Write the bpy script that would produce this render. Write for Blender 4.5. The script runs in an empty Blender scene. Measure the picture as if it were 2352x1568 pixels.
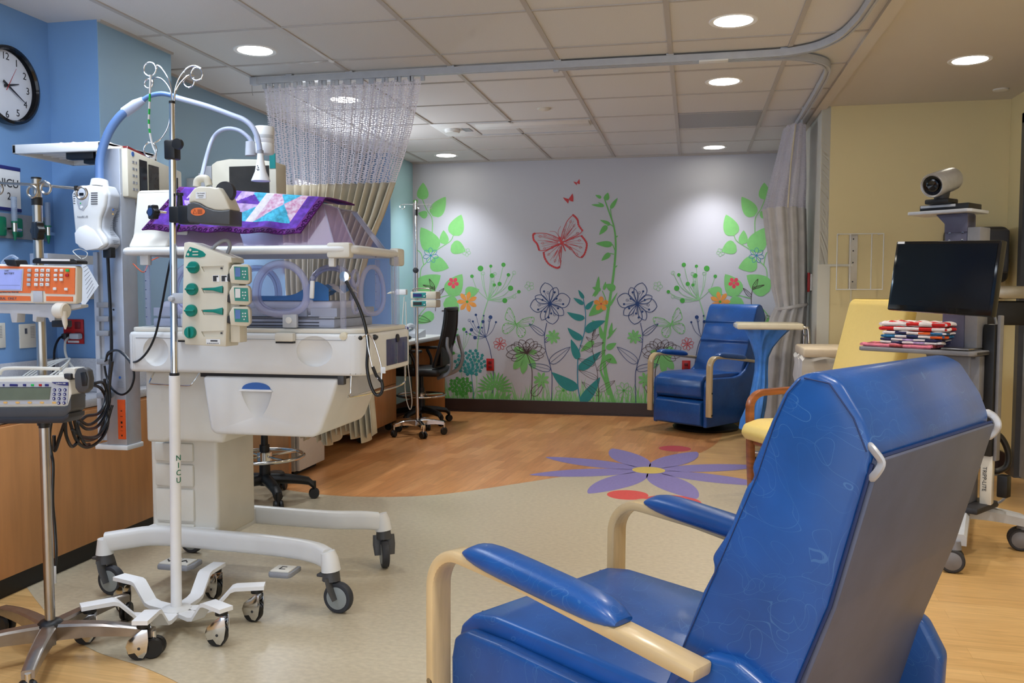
EXPO = 0.40
import bpy, bmesh, math, random
from mathutils import Vector, Matrix
PI = math.pi
C = bpy.context.scene.collection
R = math.radians
# ---------------------------------------------------------------- camera (surveyed from the vanishing points)
FPX, CXP, CYP = 2000.0, 1176.0, 784.0
CAMZ = 1.19
TH = R(3.348); PH = R(11.676)
FW = Vector((-math.sin(PH)*math.cos(TH), math.cos(PH)*math.cos(TH), -math.sin(TH)))
RT = Vector((math.cos(PH), math.sin(PH), 0))
UP = RT.cross(FW)
CAM = Vector((0, 0, CAMZ))
def ray(u, v): return FW + RT*((u-CXP)/FPX) + UP*((CYP-v)/FPX)
def PY(u, v, y):
    d = ray(u, v); return CAM + d*(y/d.y)
def PX(u, v, x):
    d = ray(u, v); return CAM + d*(x/d.x)
def PZ(u, v, z):
    d = ray(u, v); return CAM + d*((z-CAMZ)/d.z)
H = 2.44

# ---------------------------------------------------------------- materials
def lin(c):
    c = c/255.0
    return c/12.92 if c <= .04045 else ((c+.055)/1.055)**2.4
def rgb(c): return (lin(c[0]), lin(c[1]), lin(c[2]), 1)
MATS = {}
def mat(name, col, rough=.5, metal=0, noise=0, nscale=20, bump=0, spec=.5, emit=0, alpha=1, stretch=None, col2=None, coat=0):
    m = bpy.data.materials.new(name); m.use_nodes = True
    nt = m.node_tree; N = nt.nodes; L = nt.links
    b = N['Principled BSDF']
    b.inputs['Base Color'].default_value = rgb(col)
    b.inputs['Roughness'].default_value = rough
    b.inputs['Metallic'].default_value = metal
    b.inputs['Specular IOR Level'].default_value = spec
    b.inputs['Coat Weight'].default_value = coat
    b.inputs['Coat Roughness'].default_value = .15
    if emit:
        b.inputs['Emission Color'].default_value = rgb(col); b.inputs['Emission Strength'].default_value = emit
    if alpha < 1: b.inputs['Alpha'].default_value = alpha
    if noise or bump or col2:
        tc = N.new('ShaderNodeTexCoord'); mp = N.new('ShaderNodeMapping')
        L.new(tc.outputs['Object'], mp.inputs['Vector'])
        if stretch: mp.inputs['Scale'].default_value = stretch
        nz = N.new('ShaderNodeTexNoise'); nz.inputs['Scale'].default_value = nscale; nz.inputs['Detail'].default_value = 6
        L.new(mp.outputs['Vector'], nz.inputs['Vector'])
        if noise or col2:
            cr = N.new('ShaderNodeValToRGB')
            a = col2 or tuple(max(0, c*(1-noise)) for c in col); z = col if col2 else tuple(min(255, c*(1+noise*.6)) for c in col)
            cr.color_ramp.elements[0].color = rgb(a); cr.color_ramp.elements[1].color = rgb(z)
            cr.color_ramp.elements[0].position = .35; cr.color_ramp.elements[1].position = .65
            L.new(nz.outputs['Fac'], cr.inputs['Fac']); L.new(cr.outputs['Color'], b.inputs['Base Color'])
        if bump:
            bp = N.new('ShaderNodeBump'); bp.inputs['Strength'].default_value = bump; bp.inputs['Distance'].default_value = .002
            L.new(nz.outputs['Fac'], bp.inputs['Height']); L.new(bp.outputs['Normal'], b.inputs['Normal'])
    MATS[name] = m
    return m
def clear(name, col, op=.12, rough=.04):
    """clear plastic: mostly see-through with a glossy surface"""
    m = bpy.data.materials.new(name); m.use_nodes = True
    nt = m.node_tree; N = nt.nodes; L = nt.links
    out = N['Material Output']; b = N['Principled BSDF']
    b.inputs['Base Color'].default_value = rgb(col); b.inputs['Roughness'].default_value = rough
    t = N.new('ShaderNodeBsdfTransparent'); t.inputs['Color'].default_value = (.5+lin(col[0])*.5, .5+lin(col[1])*.5, .5+lin(col[2])*.5, 1)
    mx = N.new('ShaderNodeMixShader'); lw = N.new('ShaderNodeLayerWeight'); lw.inputs['Blend'].default_value = .07
    ad = N.new('ShaderNodeMath'); ad.operation = 'ADD'; ad.inputs[1].default_value = op; ad.use_clamp = True
    L.new(lw.outputs['Fresnel'], ad.inputs[0]); L.new(ad.outputs[0], mx.inputs[0])
    L.new(t.outputs[0], mx.inputs[1]); L.new(b.outputs[0], mx.inputs[2]); L.new(mx.outputs[0], out.inputs['Surface'])
    MATS[name] = m; return m
def vinyl(name, col, colL):
    """upholstery vinyl printed with fine pale curls"""
    m = mat(name, col, rough=.34, spec=.5, noise=.10, nscale=6, coat=.15)
    nt = m.node_tree; N = nt.nodes; L = nt.links; b = N['Principled BSDF']
    src = b.inputs['Base Color'].links[0].from_socket
    tc = N.new('ShaderNodeTexCoord'); prev = None
    dn = N.new('ShaderNodeTexNoise'); dn.inputs['Scale'].default_value = 3.5; L.new(tc.outputs['Object'], dn.inputs['Vector'])
    da = N.new('ShaderNodeMix'); da.data_type = 'VECTOR'; da.inputs['Factor'].default_value = .55
    L.new(tc.outputs['Object'], da.inputs['A']); L.new(dn.outputs['Color'], da.inputs['B'])
    for sc, off in ((12, 0), (17, 3.3), (9, 7.1), (14, 12.4)):
        mp = N.new('ShaderNodeMapping'); mp.inputs['Location'].default_value = (off, off*.7, off*1.3)
        L.new(da.outputs['Result'], mp.inputs['Vector'])
        v = N.new('ShaderNodeTexVoronoi'); v.feature = 'F1'; v.inputs['Scale'].default_value = sc
        L.new(mp.outputs[0], v.inputs['Vector'])
        a = N.new('ShaderNodeMath'); a.operation = 'SUBTRACT'; a.inputs[1].default_value = .38
        L.new(v.outputs['Distance'], a.inputs[0])
        ab = N.new('ShaderNodeMath'); ab.operation = 'ABSOLUTE'; L.new(a.outputs[0], ab.inputs[0])
        lt = N.new('ShaderNodeMath'); lt.operation = 'LESS_THAN'; lt.inputs[1].default_value = .0035
        L.new(ab.outputs[0], lt.inputs[0])
        if prev is None: prev = lt.outputs[0]
        else:
            mxm = N.new('ShaderNodeMath'); mxm.operation = 'MAXIMUM'; L.new(prev, mxm.inputs[0]); L.new(lt.outputs[0], mxm.inputs[1]); prev = mxm.outputs[0]
    sc_ = N.new('ShaderNodeMath'); sc_.operation = 'MULTIPLY'; sc_.inputs[1].default_value = .2; L.new(prev, sc_.inputs[0])
    mix = N.new('ShaderNodeMix'); mix.data_type = 'RGBA'
    L.new(sc_.outputs[0], mix.inputs['Factor']); L.new(src, mix.inputs['A']); mix.inputs['B'].default_value = rgb(colL)
    L.new(mix.outputs['Result'], b.inputs['Base Color'])
    return m
def planks(name, c1, c2, c3, L_=1.0, W_=.09, rot=0, rough=.3):
    m = bpy.data.materials.new(name); m.use_nodes = True
    nt = m.node_tree; N = nt.nodes; L = nt.links; b = N['Principled BSDF']
    tc = N.new('ShaderNodeTexCoord'); mp = N.new('ShaderNodeMapping'); mp.inputs['Rotation'].default_value = (0, 0, rot)
    L.new(tc.outputs['Object'], mp.inputs['Vector'])
    br = N.new('ShaderNodeTexBrick'); br.offset = .37; br.inputs['Scale'].default_value = 1
    br.inputs['Brick Width'].default_value = L_; br.inputs['Row Height'].default_value = W_
    br.inputs['Mortar Size'].default_value = .0006; br.inputs['Mortar Smooth'].default_value = 0
    br.inputs['Color1'].default_value = rgb(c1); br.inputs['Color2'].default_value = rgb(c2); br.inputs['Mortar'].default_value = rgb(c3)
    br.inputs['Bias'].default_value = 0
    L.new(mp.outputs[0], br.inputs['Vector'])
    mp2 = N.new('ShaderNodeMapping'); mp2.inputs['Scale'].default_value = (1.6, 18, 1); L.new(mp.outputs[0], mp2.inputs['Vector'])
    nz = N.new('ShaderNodeTexNoise'); nz.inputs['Scale'].default_value = 2.5; nz.inputs['Detail'].default_value = 8; nz.inputs['Distortion'].default_value = 1.2
    L.new(mp2.outputs[0], nz.inputs['Vector'])
    cr = N.new('ShaderNodeValToRGB'); cr.color_ramp.elements[0].position = .3; cr.color_ramp.elements[1].position = .7
    cr.color_ramp.elements[0].color = (.78, .74, .70, 1); cr.color_ramp.elements[1].color = (1.08, 1.06, 1.04, 1)
    L.new(nz.outputs['Fac'], cr.inputs['Fac'])
    mu = N.new('ShaderNodeMix'); mu.data_type = 'RGBA'; mu.blend_type = 'MULTIPLY'; mu.inputs['Factor'].default_value = .8
    L.new(br.outputs['Color'], mu.inputs['A']); L.new(cr.outputs['Color'], mu.inputs['B'])
    L.new(mu.outputs['Result'], b.inputs['Base Color']); b.inputs['Roughness'].default_value = rough
    MATS[name] = m; return m

mat('ceiling_tile', (228, 226, 224), .9, noise=.015, nscale=200, bump=.15)
mat('ceiling_grid', (196, 190, 184), .5)
mat('ceiling_paint', (224, 217, 206), .9, bump=.1, nscale=120)
mat('blue_paint', (122, 164, 214), .55, bump=.12, nscale=150)
mat('slate_paint', (146, 180, 208), .55, bump=.12, nscale=150)
mat('aqua_paint', (168, 208, 220), .55, bump=.12, nscale=150)
mat('yellow_paint', (238, 221, 170), .6, bump=.12, nscale=150)
mat('cream_paint', (224, 222, 210), .6, bump=.1, nscale=150)
mat('wallpaper', (200, 201, 210), .7, bump=.08, nscale=220)
mat('baseboard', (56, 40, 36), .35)
mat('white', (238, 238, 236), .38, noise=.012, nscale=9)
mat('pure_white', (250, 250, 250), .45, noise=.01)
mat('warm_white', (232, 228, 216), .38, noise=.015, nscale=9)
mat('beige', (222, 216, 198), .42, noise=.02, nscale=9)
mat('cream', (236, 226, 198), .4, noise=.015)
mat('grey', (150, 152, 158), .4, noise=.03)
mat('light_grey', (196, 200, 208), .35, noise=.02)
mat('dark_grey', (74, 74, 76), .45, noise=.04)
mat('charcoal', (48, 48, 52), .5, noise=.05)
mat('black', (18, 18, 20), .45, noise=.1)
mat('gloss_black', (10, 10, 14), .12, noise=.05)
mat('mesh_black', (24, 25, 28), .85, noise=.3, nscale=300)
mat('chrome', (214, 214, 214), .12, metal=1, noise=.02)
mat('steel', (176, 172, 166), .28, metal=1, noise=.06, nscale=8)
mat('alu', (190, 196, 208), .42, metal=.6, noise=.02)
mat('cast_alu', (168, 160, 152), .3, metal=.9, noise=.05)
mat('laminate', (196, 138, 86), .4, noise=.06, nscale=3, stretch=(6, 6, .7))
mat('laminate_edge', (176, 120, 70), .4, noise=.05)
mat('toe_kick', (20, 18, 18), .5, noise=.05)
mat('maple', (212, 186, 140), .35, noise=.07, nscale=5, stretch=(9, 1, 1), coat=.3)
mat('cherry', (158, 92, 50), .35, noise=.14, nscale=5, stretch=(1, 1, 10), coat=.3)
mat('yellow_vinyl', (240, 212, 126), .45, noise=.006, bump=.1, nscale=60)
mat('blue_dark', (24, 30, 62), .4)
mat('teal', (0, 136, 122), .35, noise=.04)
mat('teal_screen', (38, 140, 138), .3, noise=.03)
mat('lcd_blue', (74, 112, 184), .2, noise=.05)
mat('lcd_lilac', (150, 162, 226), .25, noise=.04, emit=.25)
mat('lcd_green', (110, 122, 104), .2, noise=.04)
mat('lcd_dark', (60, 56, 50), .18, noise=.08)
mat('navy', (42, 44, 116), .4)
mat('orange_label', (240, 122, 62), .4, noise=.02)
mat('orange_bright', (238, 92, 36), .45, noise=.03)
mat('amber', (236, 190, 110), .4)
mat('red', (186, 30, 28), .35, noise=.03)
mat('dark_red', (120, 26, 28), .3, noise=.04)
mat('green_led', (40, 190, 90), .3)
mat('green', (16, 116, 84), .35)
mat('print_grey', (92, 96, 108), .6)
mat('print_light', (150, 152, 160), .6)
mat('paper', (236, 238, 240), .6, noise=.01)
mat('blue_knob', (40, 66, 120), .3)
mat('blue_mark', (60, 110, 190), .4)
mat('rubber', (52, 54, 60), .6, noise=.05)
mat('wheel_grey', (150, 156, 156), .4)
mat('white_cable', (226, 226, 220), .5)
mat('black_cable', (16, 16, 18), .3)
mat('solid_top', (214, 216, 222), .4, col2=(196, 198, 208), nscale=160)
mat('blue_hose', (84, 114, 162), .45)
mat('pale_hose', (168, 176, 198), .45)
mat('blanket_white', (238, 236, 240), .9, bump=.3, nscale=90)
mat('bed_blue', (64, 140, 206), .9, bump=.3, nscale=90)
mat('bag_blue', (74, 144, 232), .3, noise=.1, nscale=10)
mat('curtain_cream', (218, 208, 186), .8, noise=.03, nscale=12, bump=.2)
mat('curtain_grey', (206, 202, 198), .75, noise=.04, nscale=12, bump=.2)
mat('lamp_disc', (255, 252, 244), .5, emit=9)
mat('lamp_soft', (240, 246, 255), .5, emit=2.2)
mat('vent_grey', (168, 168, 172), .6, noise=.04, nscale=120)
mat('bin_beige', (222, 206, 180), .5, noise=.02)
mat('brushed', (180, 180, 182), .38, metal=.3, noise=.04)
mat('cart_grey', (130, 130, 136), .4, noise=.03)
mat('cart_dark', (92, 92, 116), .45, noise=.03)
mat('lilac', (134, 122, 180), .45, noise=.04, nscale=60)
mat('inlay_red', (212, 78, 72), .45, noise=.03, nscale=60)
mat('inlay_rose', (186, 62, 70), .45, noise=.03, nscale=60)
mat('inlay_yellow', (214, 186, 92), .45, noise=.03, nscale=60)
mat('marmoleum', (202, 188, 160), .32, col2=(188, 174, 147), nscale=42, stretch=(1, 1.5, 1))
planks('wood_orange', (226, 164, 104), (200, 134, 78), (186, 122, 70), L_=.42, W_=.085, rot=R(-84))
planks('wood_light', (226, 186, 126), (214, 172, 112), (196, 152, 96), L_=1.1, W_=.09, rot=R(4))
vinyl('blue_vinyl', (24, 82, 156), (108, 160, 206))
mat('grey_vinyl', (84, 90, 112), .5, noise=.06, nscale=9, bump=.15)
mat('seam', (22, 44, 92), .6)
clear('acrylic', (244, 246, 255), .012)
clear('acrylic_edge', (236, 238, 252), .20)
clear('acrylic_lilac', (196, 170, 206), .40, .1)
clear('port_lilac', (230, 232, 255), .30, .2)
clear('plastic_bag', (240, 236, 230), .38, .25)
clear('bag_clear_blue', (60, 130, 236), .62, .3)
clear('drawer_smoke', (70, 74, 130), .45, .1)
clear('flow_tube', (210, 226, 246), .3)
# painted mural inks
for n, c in dict(ink_leaf=(132, 204, 122), ink_leaf2=(112, 190, 104), ink_green=(74, 168, 68), ink_pale=(150, 206, 150), ink_pink=(228, 74, 96),
                 ink_orange=(240, 160, 74), ink_teal=(44, 142, 142), ink_tealblue=(56, 140, 170), ink_navy=(34, 66, 122), ink_navyl=(60, 80, 130),
                 ink_red=(206, 70, 74), ink_brown=(72, 50, 50), ink_dkgreen=(70, 140, 62)).items(): mat(n, c, .7, noise=.02)
# quilt prints
mat('quilt_violet', (98, 50, 168), .85, noise=.22, nscale=38, bump=.3)
mat('quilt_plum', (88, 18, 106), .85, noise=.3, nscale=26, bump=.3)
mat('quilt_turq', (66, 176, 210), .85, noise=.16, nscale=70, bump=.5)
mat('quilt_lilac', (196, 168, 220), .85, noise=.14, nscale=60, bump=.3)
mat('quilt_floral', (222, 206, 222), .85, col2=(196, 130, 170), nscale=75, bump=.3)
mat('quilt_white', (226, 220, 226), .85, noise=.05, nscale=60, bump=.3)
mat('swirl_ink', (52, 10, 74), .85)
mat('cloth_red', (204, 26, 28), .85, noise=.05, nscale=50, bump=.2)
mat('cloth_white', (236, 226, 228), .85, noise=.04, nscale=50, bump=.2)
mat('cloth_navy', (34, 36, 84), .85, noise=.15, nscale=70, bump=.2)
mat('cloth_blue', (40, 110, 160), .85, noise=.2, nscale=70, bump=.2)
mat('cloth_pink', (230, 128, 148), .85, noise=.08, nscale=60, bump=.2)
mat('cloth_rust', (150, 60, 62), .85, noise=.25, nscale=60, bump=.2)
mat('cloth_orange', (226, 92, 30), .85, noise=.05)
def curtain_mesh(name, col):
    """open knitted mesh: a grid of holes cut by the weave"""
    m = bpy.data.materials.new(name); m.use_nodes = True
    nt = m.node_tree; N = nt.nodes; L = nt.links; b = N['Principled BSDF']; out = N['Material Output']
    b.inputs['Base Color'].default_value = rgb(col); b.inputs['Roughness'].default_value = .7
    uv = N.new('ShaderNodeUVMap'); mp = N.new('ShaderNodeMapping'); mp.inputs['Scale'].default_value = (90, 90, 1)
    L.new(uv.outputs[0], mp.inputs[0])
    v = N.new('ShaderNodeTexVoronoi'); v.voronoi_dimensions = '2D'; v.inputs['Scale'].default_value = 1; v.inputs['Randomness'].default_value = .35
    L.new(mp.outputs[0], v.inputs['Vector'])
    g = N.new('ShaderNodeMath'); g.operation = 'GREATER_THAN'; g.inputs[1].default_value = .30; L.new(v.outputs['Distance'], g.inputs[0])
    t = N.new('ShaderNodeBsdfTransparent'); tl = N.new('ShaderNodeBsdfTranslucent'); tl.inputs['Color'].default_value = rgb(col)
    mx = N.new('ShaderNodeMixShader'); mx.inputs[0].default_value = .35; L.new(b.outputs[0], mx.inputs[1]); L.new(tl.outputs[0], mx.inputs[2])
    mx2 = N.new('ShaderNodeMixShader'); L.new(g.outputs[0], mx2.inputs[0]); L.new(t.outputs[0], mx2.inputs[1]); L.new(mx.outputs[0], mx2.inputs[2])
    L.new(mx2.outputs[0], out.inputs['Surface']); MATS[name] = m
curtain_mesh('net_white', (238, 234, 244))

# ---------------------------------------------------------------- mesh builder
class M:
    def __init__(s, m='white'):
        s.V = []; s.F = []; s.I = []; s.mats = [m]; s.cur = 0; s.x = Matrix(); s.UV = None
    def use(s, m):
        if m not in s.mats: s.mats.append(m)
        s.cur = s.mats.index(m); return s
    def at(s, loc=(0, 0, 0), rz=0, rx=0, ry=0):
        s.x = Matrix.Translation(Vector(loc)) @ Matrix.Rotation(rz, 4, 'Z') @ Matrix.Rotation(ry, 4, 'Y') @ Matrix.Rotation(rx, 4, 'X'); return s
    def add(s, vs, fs, mx=None):
        n = len(s.V); t = s.x @ mx if mx is not None else s.x
        s.V += [t @ Vector(v) for v in vs]
        s.F += [tuple(i+n for i in f) for f in fs]; s.I += [s.cur]*len(fs); return s
    def bm(s, b, mx=None):
        b.verts.index_update()
        s.add([v.co.copy() for v in b.verts], [[v.index for v in f.verts] for f in b.faces], mx); b.free(); return s
    def box(s, c, d, bev=0, rz=0, rx=0, ry=0, seg=2):
        b = bmesh.new(); bmesh.ops.create_cube(b, size=1)
        for v in b.verts: v.co = Vector((v.co.x*d[0], v.co.y*d[1], v.co.z*d[2]))
        if bev: bmesh.ops.bevel(b, geom=list(b.edges), offset=min(bev, min(d)*.49), segments=seg, affect='EDGES', profile=.5)
        return s.bm(b, Matrix.Translation(Vector(c)) @ Matrix.Rotation(rz, 4, 'Z') @ Matrix.Rotation(ry, 4, 'Y') @ Matrix.Rotation(rx, 4, 'X'))
    def bb(s, lo, hi, bev=0, seg=2):
        c = [(a+b)/2 for a, b in zip(lo, hi)]; return s.box(c, [abs(b-a) for a, b in zip(lo, hi)], bev, seg=seg)
    def cyl(s, a, b, r, r2=None, seg=20, bev=0):
        return s.tube([a, b], [r, r if r2 is None else r2], seg)
    def tube(s, path, r, seg=10, closed=False, flat=1.0, cap=True):
        P = [Vector(p) for p in path]; n = len(P)
        if not isinstance(r, (list, tuple)): r = [r]*n
        T = []
        for i in range(n):
            if closed: t = P[(i+1) % n]-P[i-1]
            else: t = P[min(i+1, n-1)]-P[max(i-1, 0)]
            T.append(t.normalized() if t.length > 1e-9 else Vector((0, 0, 1)))
        u = T[0].cross(Vector((0, 0, 1)))
        if u.length < .05: u = T[0].cross(Vector((1, 0, 0)))
        u.normalize(); vs = []; fs = []
        for i in range(n):
            u = (u - T[i]*u.dot(T[i]));
            if u.length < 1e-6: u = T[i].orthogonal()
            u.normalize(); w = T[i].cross(u)
            for k in range(seg):
                a = 2*PI*k/seg; vs.append(P[i]+u*(math.cos(a)*r[i])+w*(math.sin(a)*r[i]*flat))
        for i in range(n if closed else n-1):
            for k in range(seg):
                a, b = i*seg+k, i*seg+(k+1) % seg; j = ((i+1) % n)*seg
                fs.append((a, b, j+(k+1) % seg, j+k))
        if not closed and cap:
            fs.append(tuple(range(seg-1, -1, -1))); fs.append(tuple((n-1)*seg+k for k in range(seg)))
        return s.add(vs, fs)
    def lathe(s, prof, c=(0, 0, 0), seg=24, axis='Z', mx=None, cap=True):
        vs = []; fs = []; n = len(prof)
        for r, z in prof:
            for k in range(seg):
                a = 2*PI*k/seg; x, y = r*math.cos(a), r*math.sin(a)
                vs.append({'Z': (x, y, z), 'Y': (x, z, y), 'X': (z, x, y)}[axis])
        for i in range(n-1):
            for k in range(seg):
                fs.append((i*seg+k, i*seg+(k+1) % seg, (i+1)*seg+(k+1) % seg, (i+1)*seg+k))
        if cap and prof[0][0] > 1e-5: fs.append(tuple(range(seg-1, -1, -1)))
        if cap and prof[-1][0] > 1e-5: fs.append(tuple((n-1)*seg+k for k in range(seg)))
        return s.add(vs, fs, Matrix.Translation(Vector(c)) @ (mx or Matrix()))
    def prism(s, pts, a, b, plane='XZ', bev=0, seg=2):
        """polygon pts in plane, extruded from a to b along the remaining axis"""
        def q(p, t): return {'XZ': (p[0], t, p[1]), 'YZ': (t, p[0], p[1]), 'XY': (p[0], p[1], t)}[plane]
        bm_ = bmesh.new(); A = [bm_.verts.new(q(p, a)) for p in pts]; B = [bm_.verts.new(q(p, b)) for p in pts]
        n = len(pts); bm_.faces.new(A); bm_.faces.new(list(reversed(B)))
        for i in range(n): bm_.faces.new((A[(i+1) % n], A[i], B[i], B[(i+1) % n]))
        bmesh.ops.recalc_face_normals(bm_, faces=bm_.faces)
        if bev: bmesh.ops.bevel(bm_, geom=list(bm_.edges), offset=bev, segments=seg, affect='EDGES', profile=.5)
        return s.bm(bm_)
    def loft(s, rings, cap=True, closed=True):
        vs = []; fs = []; n = len(rings[0])
        for r_ in rings: vs += [Vector(p) for p in r_]
        for i in range(len(rings)-1):
            for k in range(n if closed else n-1): fs.append((i*n+k, i*n+(k+1) % n, (i+1)*n+(k+1) % n, (i+1)*n+k))
        if cap and closed: fs.append(tuple(range(n-1, -1, -1))); fs.append(tuple((len(rings)-1)*n+k for k in range(n)))
        return s.add(vs, fs)
    def poly(s, pts): return s.add(pts, [tuple(range(len(pts)))])
    def sphere(s, c, r, seg=16, sc=(1, 1, 1)):
        b = bmesh.new(); bmesh.ops.create_uvsphere(b, u_segments=seg, v_segments=max(6, seg//2), radius=r)
        return s.bm(b, Matrix.Translation(Vector(c)) @ Matrix.Diagonal((*sc, 1)))
    def text(s, body, c, size, ux=(1, 0, 0), uy=(0, 0, 1), align='CENTER', ext=.0004, lift=.0006):
        cu = bpy.data.curves.new('t', 'FONT'); cu.body = body; cu.size = size; cu.align_x = align; cu.align_y = 'CENTER'; cu.extrude = ext; cu.resolution_u = 3
        ob = bpy.data.objects.new('t', cu); C.objects.link(ob); dg = bpy.context.evaluated_depsgraph_get(); dg.update()
        me = ob.evaluated_get(dg).to_mesh(); ux, uy = Vector(ux).normalized(), Vector(uy).normalized(); uz = ux.cross(uy); c = Vector(c)
        s.add([c+ux*v.co.x+uy*v.co.y+uz*(v.co.z+lift) for v in me.vertices], [tuple(p.vertices) for p in me.polygons])
        ob.to_mesh_clear() if hasattr(ob, 'to_mesh_clear') else None
        bpy.data.objects.remove(ob); bpy.data.curves.remove(cu); return s
WM = {}
def part(name, b, parent=None, world=False, label=None, kind=None, smooth=40, loc=None, rz=0):
    me = bpy.data.meshes.new(name)
    V = b.V
    if world and parent is not None:
        inv = WM[parent.name].inverted(); V = [inv @ v for v in V]
    me.from_pydata([tuple(v) for v in V], [], b.F); me.update()
    for m in b.mats: me.materials.append(MATS[m])
    for p, i in zip(me.polygons, b.I): p.material_index = i
    if b.UV:
        ul = me.uv_layers.new(name='UVMap')
        for lp in me.loops: ul.data[lp.index].uv = b.UV[lp.vertex_index]
    me.validate()
    me.shade_smooth(); me.set_sharp_from_angle(angle=R(smooth))
    o = bpy.data.objects.new(name, me); C.objects.link(o)
    if parent is not None: o.parent = parent; WM[o.name] = WM[parent.name]
    else:
        WM[o.name] = Matrix.Translation(Vector(loc or (0, 0, 0))) @ Matrix.Rotation(rz, 4, 'Z')
        if loc: o.location = loc; o.rotation_euler.z = rz
    if label: o['label'] = label
    if kind: o['kind'] = kind
    return o
def thing(name, label, cat, loc=(0, 0, 0), rz=0, group=None):
    o = bpy.data.objects.new(name, None); C.objects.link(o); o.empty_display_size = .1
    o.location = loc; o.rotation_euler.z = rz; WM[o.name] = Matrix.Translation(Vector(loc)) @ Matrix.Rotation(rz, 4, 'Z')
    o['label'] = label; o['category'] = cat
    if group: o['group'] = group
    return o
def one(name, b, label, cat, loc=None, group=None, smooth=40):
    """a thing that is a single mesh; vertices given in world space, origin moved to loc (default: bottom centre)"""
    if loc is None:
        xs = [v.x for v in b.V]; ys = [v.y for v in b.V]; zs = [v.z for v in b.V]
        loc = ((min(xs)+max(xs))/2, (min(ys)+max(ys))/2, min(zs))
    lv = Vector(loc); b.V = [v-lv for v in b.V]
    o = part(name, b, None, loc=tuple(loc), smooth=smooth); o['label'] = label; o['category'] = cat
    if group: o['group'] = group
    return o
def copy_tree(o, parent=None):
    c = o.copy(); C.objects.link(c)
    if parent is not None: c.parent = parent
    for ch in list(o.children): copy_tree(ch, c)
    return c
def arc(c, r, a0, a1, n, ax=(1, 0, 0), ay=(0, 0, 1)):
    c = Vector(c); ax = Vector(ax); ay = Vector(ay)
    return [c+ax*(r*math.cos(a0+(a1-a0)*i/n))+ay*(r*math.sin(a0+(a1-a0)*i/n)) for i in range(n+1)]
def cr(pts, n=6, closed=False):
    """Catmull-Rom through pts"""
    P = [Vector(p) for p in pts]; out = []; N_ = len(P)
    rng = range(N_ if closed else N_-1)
    for i in rng:
        p1, p2 = P[i], P[(i+1) % N_]
        p0 = P[i-1] if (closed or i > 0) else p1*2-p2
        p3 = P[(i+2) % N_] if (closed or i+2 < N_) else p2*2-p1
        for k in range(n):
            t = k/n; out.append(.5*((2*p1)+(p2-p0)*t+(2*p0-5*p1+4*p2-p3)*t*t+(3*p1-p0-3*p2+p3)*t**3))
    if not closed: out.append(P[-1])
    return out
# ================================================================ SETTING
XL, XP, XS, XR = -2.97, -2.71, .85, 2.03      # left recess, left column face, soffit line, right wall
YB, YY, YN = 8.27, 6.32, -1.6                 # mural wall, yellow wall, near limit
def S(name, b, parent=None, smooth=40): return part(name, b, parent, kind='structure', smooth=smooth)
# floor: one sheet, inlaid in three sheet colours
f = M('wood_light')
f.add([(XL-.1, YN, -.0), (XR+.1, YN, 0), (XR+.1, YB+.1, 0), (XL-.1, YB+.1, 0)], [(0, 1, 2, 3)])
f.add([(XL-.1, YN, -.08), (XL-.1, YB+.1, -.08), (XR+.1, YB+.1, -.08), (XR+.1, YN, -.08)], [(0, 1, 2, 3)])
def flat(b, pts, z): b.poly([(p[0], p[1], z) for p in pts])
bo = [(-3.0, 5.25), (-2.74, 5.0), (-2.434, 4.80), (-2.06, 4.69), (-1.70, 4.72), (-1.40, 4.86), (-1.025, 5.23), (-.72, 5.56), (-.45, 5.84)]
ri = [(-.30, 5.95), (-.08, 6.22), (.10, 6.56), (.21, 6.98), (.26, 7.40), (.27, 7.8), (.25, 8.3)]
f.use('wood_orange'); flat(f, [(-3.0, 8.3)] + [tuple(p.xy) for p in cr([(x, y, 0) for x, y in bo+ri], 5)], .0006)
lo = [(-3.0, 3.3), (-2.36, 2.77), (-1.967, 2.50), (-1.69, 2.40), (-1.44, 2.28), (-1.0, 2.0), (-.4, 1.55), (.2, 1.5)]
rt_ = [(.40, 2.0), (.62, 2.8), (.74, 3.6), (.70, 4.5), (.50, 5.2), (.304, 5.52), (.05, 5.68), (-.2, 5.76)]
f.use('marmoleum'); flat(f, [tuple(p.xy) for p in cr([(x, y, 0) for x, y in bo], 5)] + [tuple(p.xy) for p in reversed(cr([(x, y, 0) for x, y in lo+rt_], 5))], .0009)
fl = S('floor', f)
fc = Vector((-.269, 5.78))
b = M('lilac')
for k in range(8):
    a = R(22.2+45*k); d = Vector((math.cos(a), math.sin(a))); n_ = Vector((-d.y, d.x)); L_ = .81
    pts = []
    for i in range(25):
        t = i/24; w = .118*math.sin(PI*t**.92)**.72 if 0 < t < 1 else 0
        pts.append((t, w))
    up_ = [fc+d*(.05+t*(L_-.05))+n_*w for t, w in pts]; dn = [fc+d*(.05+t*(L_-.05))-n_*w for t, w in reversed(pts[1:-1])]
    flat(b, up_+dn, .0013)
b.use('inlay_yellow'); flat(b, [fc+Vector((math.cos(t*PI/20), math.sin(t*PI/20)))*.108 for t in range(40)], .0017)
for (x, y, r_, m_) in ((-.114, 6.62, .12, 'inlay_rose'), (-.355, 5.05, .12, 'inlay_red'), (-.10, 4.93, .165, 'inlay_red')):
    b.use(m_); flat(b, [(x+r_*math.cos(t*PI/20), y+r_*math.sin(t*PI/20)) for t in range(40)], .0011)
S('flower_inlay', b, fl)
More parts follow.
